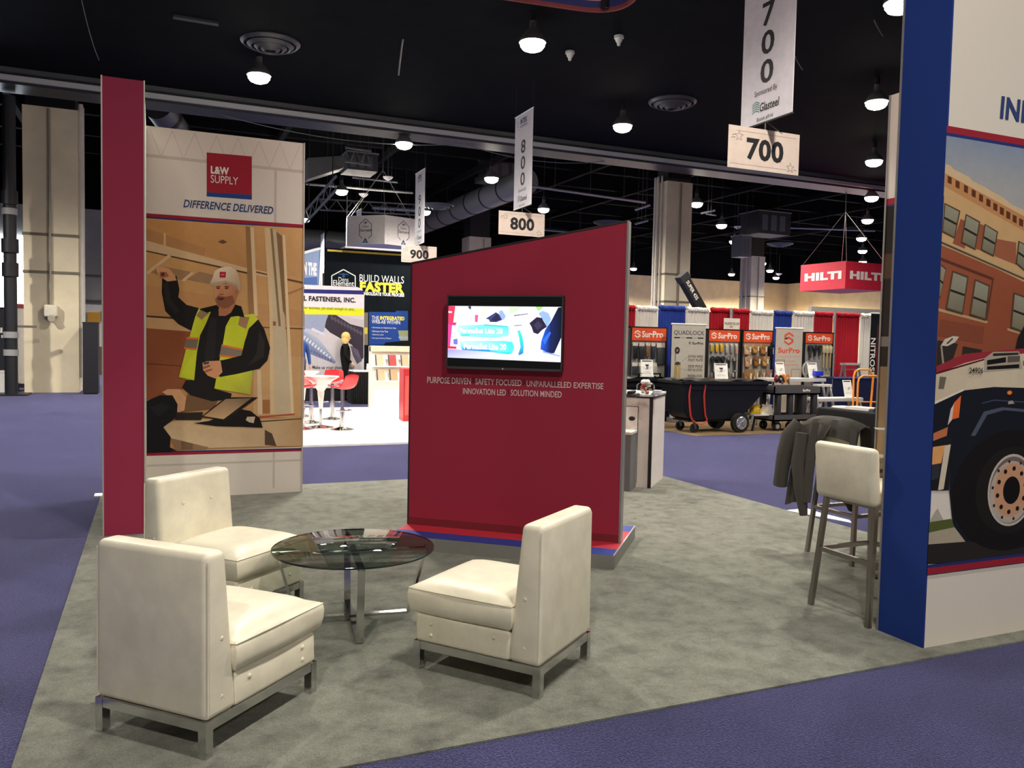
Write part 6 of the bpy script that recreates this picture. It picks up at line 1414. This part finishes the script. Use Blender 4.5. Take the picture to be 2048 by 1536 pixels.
# hexagonal hanging sign
hc = Vector((8.378, 32.587, 5.247)); t = thing('hanging_sign', 'white hexagonal hanging sign with black hexagon emblems', 'hanging sign', hc)
Rh = 1.62; hh = 1.10; va = math.atan2(-hc.y, -hc.x)    # a corner turned to the photographer
hp = [(Rh*math.cos(va+0.06+i*PI/3), Rh*math.sin(va+0.06+i*PI/3)) for i in range(6)]
MB().slab(hp, 0, hh).build('drum', M((232, 226, 224), 0.6), t)
for i in (0, 5):
    a, b_ = Vector(hp[i]), Vector(hp[(i+1) % 6])
    ang = math.atan2(b_.y-a.y, b_.x-a.x); kw = dict(loc=(a.x, a.y, 0), rz=ang)
    cx = 0.80 if i == 5 else 0.86
    hx = [(cx+0.30*math.cos(PI/2+k*PI/3), 0.55+0.42*math.sin(PI/2+k*PI/3)) for k in range(6)]
    flat('hexagon_outline', t, [(seam(hx[k], hx[(k+1) % 6], 0.022), (44, 48, 54)) for k in (0, 1, 3+1, 5)]+[(seam(hx[2], (cx-0.13, hx[2][1]-0.12), 0.022), (44, 48, 54)), (seam(hx[4], (cx+0.13, hx[4][1]-0.12), 0.022), (44, 48, 54))]+[([(cx-0.12, 0.06), (cx+0.12, 0.06), (cx, 0.25)], (40, 90, 130)), (ell(cx, 0.82, 0.025, 0.06, 8), (40, 60, 80)), (seam((cx-0.10, 0.83), (cx+0.10, 0.83), 0.025), (120, 126, 130))], y=-0.003, **kw)
    text('lettering', t, 'Dens', (cx-0.13, 0.63, cx+0.13, 0.73), M((70, 74, 78), 0.6), -0.004, 0, **kw); text('lettering', t, 'Element', (cx-0.27, 0.48, cx+0.27, 0.60), M((50, 54, 58), 0.6), -0.004, 0.01, **kw); text('lettering', t, 'GP', (cx-0.05, 0.08, cx+0.05, 0.14), INKW, -0.005, 0.02, **kw)
for p in hp[::2]+[hp[5]]: MB().cyl((p[0]*0.97, p[1]*0.97, hh), (0, 0, hh+2.0), 0.009, n=5).build('wire', M((120, 120, 118), 0.4), t)
MB().cyl((0, 0, hh+1.9), (0, 0, 10.4-hc.z), 0.03, n=6).build('drop_wire', DARK, t)
for p in (hp[5],): MB().cyl((p[0], p[1], hh), (p[0], p[1], hh+0.9), 0.012, n=5).build('wire', M((120, 120, 118), 0.4), t)

# slanted blue-white panel at the poster's right edge
t = thing('slanted_panel', 'slanted blue and white exhibit panel at the right edge of the worker poster', 'display wall', (4.392, 27.663, 3.303), R_(28))
za = (4.392, 27.663, 3.303)[2]
MB().prism([(-1.2, -za+0.0), (0.62, -za+0.0), (0.80, 1.26), (-1.2, 0.62)], 0, 0.12).build('panel', M((120, 140, 180), 0.5), t)
flat('panel_print', t, [([(-1.2, -0.4), (0.70, -0.4), (0.70, 0.35), (-1.2, 0.1)], (70, 100, 160)), ([(-1.2, 0.3), (0.10, 0.72), (0.10, 0.2), (-1.2, 0.1)], (206, 214, 226)), ([(-0.2, -0.4), (0.0, -0.4), (0.02, 0.3), (-0.2, 0.25)], (46, 76, 140)), ([(-0.4, 0.10), (-0.05, 0.16), (-0.05, 0.24), (-0.4, 0.18)], (220, 110, 70))], y=-0.002)
text('lettering', t, 'IN THE', (0.08, 0.38, 0.66, 0.80), INKW, -0.006, 0.05)
MB().prism([(0.62, -za+0.0), (0.67, -za+0.0), (0.86, 1.30), (0.80, 1.26)], -0.02, 0.14).build('edge_profile', M((225, 228, 232), 0.4), t)
MB().prism([(-1.2, 0.62), (0.80, 1.26), (0.82, 1.34), (-1.2, 0.70)], -0.02, 0.14).build('edge_profile', M((225, 228, 232), 0.4), t)
MB().bar((0.95, 0.05, -za+0.02), (0.88, 0.05, 1.3), 0.06, 0.06).build('side_post', M((225, 228, 232), 0.4), t)

# fastener pop-up banner
FW = 2.624; FH = 2.95
t = thing('popup_display', 'white pop-up display with big grey screws, blue and yellow bands', 'display wall', (2.4, 21.3, 0))
bp = [(0, 0.33), (FW, 0.33), (FW, FH-0.18), (FW-0.05, FH-0.06), (FW-0.18, FH), (0, FH)]
MB().prism(bp, 0.0, 0.25).build('panel', M((222, 216, 222), 0.6), t); MB().box(0.05, FW, 0.02, 0.24, 0, 0.33).build('black_plinth', M((16, 17, 20), 0.6), t)
fx = lambda pts: pts
scr = [([(0.492, 2.826), (2.6, 2.869), (2.614, 2.766), (0.493, 2.727)], (44, 44, 120)), ([(0.495, 2.391), (2.619, 2.404), (2.621, 2.209), (0.496, 2.204)], (222, 226, 50)),
 ([(0.496, 2.204), (2.621, 2.209), (2.641, 0.541), (0.507, 0.539)], [(170, 164, 186), (206, 198, 206), (206, 204, 206), (200, 196, 204)]),
 ([(1.588, 2.214), (1.932, 2.213), (2.61, 2.001), (2.621, 1.129), (2.556, 1.037), (2.476, 1.114), (2.315, 1.449), (1.745, 1.759), (1.552, 1.946)], (56, 48, 62)),
 ([(2.263, 1.448), (2.474, 1.322), (2.582, 1.037), (2.451, 0.958), (2.344, 1.164)], (96, 88, 108)),
 ([(1.894, 2.212), (2.609, 2.105), (2.611, 1.91), (2.257, 1.991)], (190, 182, 192)),
 ([(0.497, 2.179), (1.702, 2.218), (1.64, 2.05), (1.592, 1.794), (1.441, 1.714), (1.301, 1.838), (0.99, 1.855), (0.498, 1.917)], (150, 160, 190)),
 ([(0.866, 1.864), (1.139, 1.833), (1.493, 1.562), (1.685, 1.31), (1.906, 1.004), (1.855, 0.965), (1.497, 1.103), (0.994, 1.299)], [(140, 152, 184), (190, 198, 216), (176, 184, 206), (206, 212, 224), (150, 158, 184), (96, 104, 140), (110, 120, 156), (130, 140, 176)]),
 ([(1.301, 1.876), (1.618, 1.718), (1.618, 1.667), (1.264, 1.811)], (206, 212, 228))]
for i in range(11):
    scr.append(([[(0.991, 1.653), (1.04, 1.73), (1.071, 1.705), (1.029, 1.603)], [(1.061, 1.601), (1.11, 1.673), (1.142, 1.649), (1.099, 1.552)], [(1.131, 1.55), (1.181, 1.617), (1.212, 1.592), (1.169, 1.5)], [(1.202, 1.498), (1.251, 1.56), (1.283, 1.535), (1.239, 1.448)], [(1.272, 1.446), (1.322, 1.503), (1.353, 1.478), (1.31, 1.396)], [(1.343, 1.394), (1.393, 1.446), (1.424, 1.421), (1.381, 1.344)], [(1.414, 1.341), (1.464, 1.388), (1.496, 1.363), (1.452, 1.291)], [(1.485, 1.289), (1.535, 1.331), (1.567, 1.306), (1.523, 1.238)], [(1.556, 1.236), (1.607, 1.273), (1.639, 1.248), (1.595, 1.186)], [(1.628, 1.184), (1.678, 1.215), (1.711, 1.19), (1.666, 1.133)], [(1.7, 1.131), (1.75, 1.157), (1.783, 1.132), (1.738, 1.08)]][i], (206, 212, 226)))
    scr.append(([[(1.03, 1.376), (1.067, 1.427), (1.099, 1.402), (1.068, 1.326)], [(1.1, 1.344), (1.137, 1.393), (1.169, 1.368), (1.138, 1.294)], [(1.171, 1.312), (1.208, 1.358), (1.239, 1.334), (1.208, 1.262)], [(1.241, 1.28), (1.278, 1.324), (1.31, 1.299), (1.279, 1.23)], [(1.311, 1.248), (1.349, 1.29), (1.38, 1.265), (1.349, 1.198)], [(1.382, 1.216), (1.42, 1.255), (1.451, 1.23), (1.42, 1.166)], [(1.453, 1.184), (1.491, 1.22), (1.522, 1.195), (1.491, 1.133)], [(1.524, 1.152), (1.562, 1.185), (1.594, 1.16), (1.563, 1.101)], [(1.595, 1.119), (1.633, 1.15), (1.665, 1.125), (1.634, 1.068)], [(1.667, 1.087), (1.705, 1.115), (1.737, 1.09), (1.706, 1.036)], [(1.739, 1.054), (1.777, 1.08), (1.809, 1.055), (1.777, 1.003)]][i], (96, 106, 146)))
for i in range(10):
    scr.append(([[(1.741, 2.156), (1.791, 2.208), (1.843, 2.108), (1.793, 2.068)], [(1.823, 2.115), (1.874, 2.167), (1.926, 2.066), (1.875, 2.026)], [(1.905, 2.074), (1.956, 2.126), (2.009, 2.025), (1.958, 1.985)], [(1.988, 2.032), (2.039, 2.085), (2.092, 1.984), (2.04, 1.944)], [(2.071, 1.991), (2.122, 2.044), (2.175, 1.942), (2.123, 1.902)], [(2.154, 1.949), (2.205, 2.002), (2.258, 1.901), (2.207, 1.861)], [(2.237, 1.908), (2.289, 1.961), (2.342, 1.859), (2.29, 1.819)], [(2.321, 1.866), (2.373, 1.919), (2.426, 1.817), (2.374, 1.777)], [(2.405, 1.824), (2.457, 1.877), (2.51, 1.775), (2.458, 1.735)], [(2.489, 1.782), (2.541, 1.835), (2.595, 1.733), (2.543, 1.693)]][i], (84, 76, 92)))
flat('screw_print', t, scr, y=-0.002, step=0.0001)
text('lettering', t, 'NATIONAL FASTENERS, INC.', (0.35, 2.521, 2.394, 2.673), M((26, 22, 40), 0.6), -0.006, 0.045)
text('lettering', t, 'Big enough to handle your business, yet small enough to care...', (0.3, 2.317, 2.396, 2.413), M((60, 60, 30), 0.6), -0.006, 0.0, 0.2)
text('lettering', t, 'Make us your choice today!', (1.304, 0.795, 2.386, 0.911), M((40, 34, 48), 0.6), -0.006, 0.012)
text('lettering', t, 'www.nationalfasteners.com', (1.463, 0.636, 1.832, 0.662), M((90, 84, 96), 0.6), -0.006)

# ---------------------------------------------------------------- red bar stools and trumpet tables on the white floor
RS = M((214, 44, 52), 0.3); FLW = M((240, 238, 234), 0.3)
def trumpet_table(loc, lab):
    t = thing('trumpet_table', lab, 'table', loc, 0, 'white trumpet tables')
    MB().lathe([(0.03, 0.60), (0.055, 0.64), (0.10, 0.72), (0.20, 0.83), (0.31, 0.895), (0.315, 0.91), (0.30, 0.915), (0.02, 0.915)], n=28).build('top', FLW, t)
    MB().lathe([(0.032, 0.33), (0.042, 0.45), (0.058, 0.60), (0.06, 0.635)], n=20).build('stem', FLW, t)
    MB().cyl((0, 0, 0.03), (0, 0, 0.33), 0.025, n=14).build('pole', CHROME, t)
    MB().lathe([(0.23, 0.0), (0.23, 0.012), (0.12, 0.03), (0.04, 0.045), (0.025, 0.05)], n=28).build('base', CHROME, t)
trumpet_table((2.70, 14.64, 0.03), 'white trumpet shaped table in front, between the red stools')
trumpet_table((2.746, 16.797, 0.03), 'white trumpet shaped table farther back at the poster edge')
def red_stool(loc, rz, lab):
    t = thing('red_stool', lab, 'stool', loc, rz, 'red bar stools')
    sw = cloth_sheet(lambda fu, fv, th: ((-0.20+0.42*fv) if fv < 0.75 else 0.115+0.10*((fv-0.75)/0.25)**0.6, (-0.20+0.40*fu)*(1-0.25*(1-fv)**2)*(1-0.12*max(0, fv-0.8)/0.2), 0.70+th+0.03*(2*fu-1)**2+0.04*(1-fv)**3+(0 if fv < 0.72 else 0.25*((fv-0.72)/0.28)**1.0*(1-0.22*(2*fu-1)**2))), 11, 14, 0.02)
    sw.build('seat_shell', RS, t)
    MB().cyl((0, 0, 0.36), (0, 0, 0.70), 0.03, n=14).build('column', CHROME, t); MB().cyl((0, 0, 0.03), (0, 0, 0.37), 0.042, n=14).build('lower_column', CHROME, t)
    MB().lathe([(0.205, 0.0), (0.205, 0.012), (0.12, 0.03), (0.05, 0.05), (0.04, 0.055)], n=28).build('base', CHROME, t)
    MB().tube([(0.16*math.cos(a*PI/10-PI/2-0.0), 0.16*math.sin(a*PI/10-PI/2), 0.34) for a in range(11)], 0.011, 6).build('footrest', CHROME, t); MB().bar((0, 0.0, 0.34), (0.16, 0, 0.34), 0.02, 0.02).build('footrest_arm', CHROME, t)
    return t
red_stool((2.99, 14.22, 0.03), R_(-52), 'red moulded bar stool in front, its back to the right')
red_stool((3.184, 16.079, 0.03), R_(70), 'red moulded bar stool behind the front table, before the standing woman')
red_stool((2.680, 15.496, 0.03), R_(195), 'red moulded bar stool at the left edge, beside the poster')
red_stool((2.345, 14.436, 0.03), R_(150), 'red moulded bar stool mostly hidden behind the poster edge')

# literature kiosk, red cabinet, black table
t = thing('literature_kiosk', 'white sloping literature stand with brochures beside the red screen wall', 'display stand', (4.60, 18.45, 0.03)); W = 1.25; KW = M((246, 243, 234), 0.4)
MB().prism([(0, 0), (0.55, 0), (0.55, 1.42), (0.42, 1.42), (0.06, 0.70), (0, 0.60)], 0, -W).build('body', KW, t, (0, 0, 0), PI/2)
t2 = t
for k, (y, z) in enumerate(((-0.02, 0.62), (0.14, 0.95))):
    MB().box(-0.12, W, y-0.10, y+0.05, z, z+0.025).build('ledge', KW, t)
MB().box(0, W, 0.26, 0.50, 1.30, 1.43).build('header', M((240, 226, 200), 0.5), t)
cc = [(206, 176, 140), (196, 160, 120), (190, 80, 70), (70, 96, 150), (214, 190, 160), (180, 60, 60)]
for i in range(8):
    x = 0.16+(i % 4)*0.30; row_ = i//4; y, z = ((-0.035, 0.65), (0.10, 0.98))[row_]
    b_ = thing('brochure', 'brochure on the white stand, %s row, %s from the left' % (('lower', 'upper')[row_], ORD[i % 4]), 'brochure', (4.60+x, 18.45+y, 0.03+z), 0, 'brochures on the white stand')
    Tm = Matrix.Rotation(R_(-20), 4, 'X')
    MB().box(-0.09, 0.09, 0.0, 0.012, 0.0, 0.26, T=Tm).build('cover', M(cc[i % 6], 0.5), b_); MB().box(-0.10, -0.075, -0.002, 0.014, 0.0, 0.262, T=Tm).build('spine', M((50, 60, 62), 0.5), b_)
t = thing('red_cabinet', 'tall red cabinet with a black slot at the edge of the white floor', 'cabinet', (4.43, 15.45, 0.03), R_(-8))
MB().box(0, 1.1, 0, 0.6, 0, 1.0).build('body', M((196, 44, 52), 0.4), t); MB().box(-0.01, 1.11, -0.01, 0.61, 1.0, 1.03).build('top', M((214, 70, 70), 0.4), t)
MB().box(0.13, 0.21, -0.004, 0.0, 0.12, 0.88).build('slot', BLACK, t); MB().box(0.03, 0.12, -0.006, 0.0, 0.12, 0.88).build('door', M((206, 90, 86), 0.35), t)
MB().box(0.50, 0.53, 0.28, 0.33, 1.03, 1.28).build('phone_holder', BLACK, t)
t = thing('skirted_table', 'black skirted table behind the woman in black', 'table', (4.484, 20.023, 0.114)); t.location.z = 0
MB().box(0, 1.5, 0, 0.6, 0.80, 0.83).build('table_top', M((236, 232, 228), 0.5), t)
pleat((0, 0, 0), (1.5, 0, 0), 0.01, 0.80, 26).build('front_skirt', M((14, 14, 16), 0.8), t); pleat((0, 0.6, 0), (0, 0, 0), 0.01, 0.80, 10).build('side_skirt', M((14, 14, 16), 0.8), t)
for i, (x, c) in enumerate(((0.45, (230, 226, 226)), (0.62, (206, 70, 66)))):
    q = thing('leaflet_holder', ('clear holder of white leaflets on the black skirted table', 'holder of red leaflets on the black skirted table')[i], 'leaflet holder', (t.location.x+x, t.location.y+0.2, 0.832))
    MB().box(-0.08, 0.08, 0, 0.06, 0, 0.10).build('holder', M((225, 225, 226), 0.3), q); MB().box(-0.075, 0.075, 0.01, 0.05, 0.10, 0.17).build('leaflets', M(c, 0.5), q)

# ---------------------------------------------------------------- people
SKIN = M((222, 172, 140), 0.5)
def person(label, loc, rz, J, E_, Rr, matfn, mats, hair=None, hands=()):
    t = thing('person', label, 'person', loc, rz)
    names = list(J); me = bpy.data.meshes.new('body'); me.from_pydata([J[n] for n in names], [(names.index(a), names.index(b)) for a, b in E_], [])
    o = bpy.data.objects.new('body', me); col.objects.link(o)
    sk = o.modifiers.new('s', 'SKIN'); sb_ = o.modifiers.new('u', 'SUBSURF'); sb_.levels = 2; sb_.render_levels = 2
    for i, n in enumerate(names):
        r = Rr.get(n, 0.05); me.skin_vertices[0].data[i].radius = r if isinstance(r, tuple) else (r, r)
    me.skin_vertices[0].data[names.index('pelvis')].use_root = True
    dg_ = bpy.context.evaluated_depsgraph_get(); dg_.update()
    ev = bpy.data.meshes.new_from_object(o.evaluated_get(dg_)); m = MB()
    vs = [tuple(v.co) for v in ev.vertices]
    for v in vs: m.v.append(v)
    for p in ev.polygons:
        m.f.append(list(p.vertices)); m.m.append(matfn(*p.center)); m.s.append(True)
    bpy.data.objects.remove(o); bpy.data.meshes.remove(ev)
    h = Vector(J['head'])
    m.ball((h.x, h.y, h.z), 0.1, 14, 0, sc=(0.92, 0.78, 1.15))
    m.ball((h.x+0.095, h.y, h.z-0.012), 0.018, 6, 0, sc=(1, 0.7, 1.3))
    for s_ in (-1, 1):
        m.ball((h.x+0.0, h.y+s_*0.078, h.z-0.01), 0.024, 6, 0, sc=(0.8, 0.4, 1.2)); m.ball((h.x+0.082, h.y+s_*0.032, h.z+0.012), 0.011, 6, 2)
    m.ball((h.x+0.086, h.y, h.z-0.058), 0.016, 6, 3, sc=(0.5, 1.3, 0.4))
    for (w_, d) in hands:       # palm and five fingers closing slightly
        w_ = Vector(w_); d = Vector(d).normalized(); sd = d.cross(Vector((0, 0, 1)));  sd = sd.normalized() if sd.length > 0.1 else Vector((0, 1, 0))
        m.ball(tuple(w_+d*0.045), 0.042, 8, 0, sc=(0.8, 0.5, 1.0))
        for k in range(4):
            b0 = w_+d*0.075+sd*(-0.027+0.018*k); L = (0.065, 0.075, 0.07, 0.055)[k]
            m.tube([b0, b0+d*L*0.5, b0+d*L*0.85+Vector((0.012, 0, -0.01))], [0.009, 0.0085, 0.007], 6, 0)
        b0 = w_+d*0.03+sd*0.035; m.tube([b0, b0+d*0.025+sd*0.025, b0+d*0.05+sd*0.028], [0.011, 0.01, 0.008], 6, 0)
    m.build('body', mats, t)
    if hair: hair(t, h)
    return t
def base_joints(H=1.0, armL=None, armR=None):
    J = dict(pelvis=(0, 0, .94), waist=(0, 0, 1.06), chest=(-0.01, 0, 1.25), upper=(-0.01, 0, 1.36), neck=(0, 0, 1.43), head=(0.025, 0, 1.545))
    for s_, n in ((1, 'L'), (-1, 'R')):
        J.update({'hip'+n: (0, s_*.085, .88), 'knee'+n: (.015, s_*.09, .49), 'ankle'+n: (-.02, s_*.09, .09), 'toe'+n: (.12, s_*.10, .04), 'sh'+n: (-0.01, s_*.165, 1.355)})
    J.update(dict(elL=armL[0], wrL=armL[1], elR=armR[0], wrR=armR[1]))
    return {k: tuple(q*H for q in v) for k, v in J.items()}
EDG = [('pelvis', 'waist'), ('waist', 'chest'), ('chest', 'upper'), ('upper', 'neck'), ('neck', 'head')]+[e for n in 'LR' for e in (('pelvis', 'hip'+n), ('hip'+n, 'knee'+n), ('knee'+n, 'ankle'+n), ('ankle'+n, 'toe'+n), ('upper', 'sh'+n), ('sh'+n, 'el'+n), ('el'+n, 'wr'+n))]
RAD = dict(pelvis=(.165, .175), waist=(.14, .155), chest=(.15, .165), upper=(.11, .13), neck=.052, head=.06)
for n in 'LR': RAD.update({'hip'+n: .095, 'knee'+n: .06, 'ankle'+n: .045, 'toe'+n: .04, 'sh'+n: .062, 'el'+n: .048, 'wr'+n: .034})
SUIT = M((15, 15, 17), 0.7, kind='cloth'); DARKEYE = M((40, 30, 26), 0.4); LIP = M((170, 84, 80), 0.5)
def hair_w(t, h):
    HM = M((216, 188, 118), 0.5, kind='cloth')
    b = MB(); b.ball((h.x-0.025, h.y, h.z+0.028), 0.125, 16, 0, sc=(0.92, 0.88, 0.95)); 
    b.ball((h.x-0.045, h.y, h.z-0.08), 0.125, 14, 0, sc=(0.80, 0.98, 1.1)); b.build('hair', HM, t)
J = base_joints(1.06, ((-0.03, 0.22, 1.12), (0.11, 0.20, 0.95)), ((-0.03, -0.22, 1.12), (0.13, -0.18, 0.94)))
person('blond woman in a black suit standing before the screw poster', (4.498, 21.062, 0.0), R_(-8), J, EDG, RAD,
       lambda x, y, z: 0 if (z > 1.49 or (z < 1.0 and abs(y) > 0.165 and x > 0.115)) else 1, [SKIN, SUIT, DARKEYE, LIP], hair_w, [(J['wrL'], (0.7, -0.1, -0.7)), (J['wrR'], (0.7, 0.1, -0.7))])
def hair_m(t, h):
    b = MB(); b.ball((h.x-0.018, h.y, h.z+0.03), 0.112, 14, 0, sc=(0.95, 0.84, 1.0)); b.build('hair', M((70, 50, 36), 0.6), t)
J = base_joints(1.08, ((0.0, 0.24, 1.12), (0.04, 0.25, 0.88)), ((0.0, -0.24, 1.12), (0.05, -0.25, 0.88)))
person('person in blue top and dark trousers, mostly hidden behind the poster edge', (3.153, 19.948, 0.0), R_(-70), J, EDG, RAD,
       lambda x, y, z: 0 if (z > 1.53 or (z < 0.985 and abs(y) > 0.235)) else (1 if z > 0.95 else 4), [SKIN, M((52, 84, 150), 0.7, kind='cloth'), DARKEYE, LIP, M((44, 36, 32), 0.7)], hair_m, [(J['wrL'], (0.1, 0, -1)), (J['wrR'], (0.1, 0, -1))])

# ---------------------------------------------------------------- far left
t = thing('rigging_mast', 'black rigging mast with grey bands before the bright window', 'mast', (-3.327, 24.316, 0.000))
MB().cyl((0, 0, 0), (0, 0, 7.5), 0.15, n=14).build('mast', M((26, 28, 34), 0.5), t)
for z in (1.0, 1.45, 4.55): MB().cyl((0, 0, z), (0, 0, z+0.16), 0.175, n=14).build('band', M((150, 150, 152), 0.5), t)
for z, r in ((3.6, 0.20), (3.0, 0.19), (4.8, 0.19)): MB().cyl((0, 0, z), (0, 0, z+0.35), r, n=14).build('collar', M((20, 22, 28), 0.5), t)
MB().bar((0, 0, 1.75), (0.55, 0.2, 1.75), 0.06, 0.06).build('side_arm', STEEL, t); MB().box(-0.4, 0.4, -0.4, 0.4, 0, 0.04).build('base_plate', BLACKM, t)
t = thing('booth_wall', 'black exhibit wall with white letters at the far left edge', 'display wall', (-4.778, 27.500, -0.203)); t.location.z = 0
MB().box(-1.0, 1.36, 0, 0.2, 0, 2.271).build('panel', M((24, 26, 38), 0.6), t)
text('lettering', t, 'VISION', (-0.5, 1.570, 0.808, 1.727), INKW, -0.003, 0.02); text('lettering', t, 'manufactur', (-0.7, 1.427, 0.894, 1.555), INKW, -0.003)
t = thing('white_panel', 'narrow pale panel between the mast and the big left column', 'panel', (-3.427, 26.000, 0.025)); t.location.z = 0.1
MB().box(0, 0.24, 0, 0.05, 0.1, 2.152).build('board', M((206, 202, 196), 0.6), t); MB().box(0, 0.18, -0.01, 0.06, 2.152, 2.274).build('red_cap', M((150, 50, 66), 0.6), t)
for x in (0.0, 0.20): MB().box(x, x+0.04, -0.1, 0.15, -0.1, 0.1).build('foot', DARK, t)
t = thing('foam_bottles', 'white bucket at the far left edge beside the mast', 'bucket', (-3.707, 25.500, -0.023)); t.location.z = 0.0
MB().lathe([(0.17, 0.0), (0.20, 0.5), (0.205, 0.52)], n=18).build('pail', M((225, 224, 222), 0.5), t); MB().lathe([(0.21, 0.52), (0.21, 0.56), (0.05, 0.58)], n=18).build('lid', M((206, 206, 206), 0.5), t)
t = thing('black_cabinet', 'tall black box right of the big left column', 'cabinet', (-1.713, 24.400, 0.011)); t.location.z = 0.0
MB().box(0, 0.36, 0, 0.6, 0.03, 1.874).build('body', M((22, 23, 32), 0.5), t); MB().box(-0.01, 0.37, -0.01, 0.71, 1.874, 1.887+0.02).build('top', M((30, 31, 40), 0.5), t); MB().box(0.02, 0.34, 0.02, 0.68, 0, 0.03).build('plinth', BLACK, t)
t = thing('far_booth', 'bright far booth counter with orange and purple panels right of the black box', 'booth', (-2.491, 36.000, -0.589)); t.location.z = 0
MB().box(0, 2.2, 0, 0.5, 0, 1.1).build('counter', M((120, 92, 80), 0.6), t); MB().box(0, 2.2, 0.5, 0.6, 0, 2.75).build('back_panel', M((238, 236, 230), 0.5), t)
for x, z, c in ((0.1, 2.05, (232, 170, 60)), (0.6, 2.1, (236, 180, 70)), (0.75, 1.6, (110, 90, 160)), (1.1, 1.2, (200, 60, 60))): MB().box(x, x+0.45, 0.46, 0.5, z, z+0.4).build('print_panel', M(c, 0.5), t)
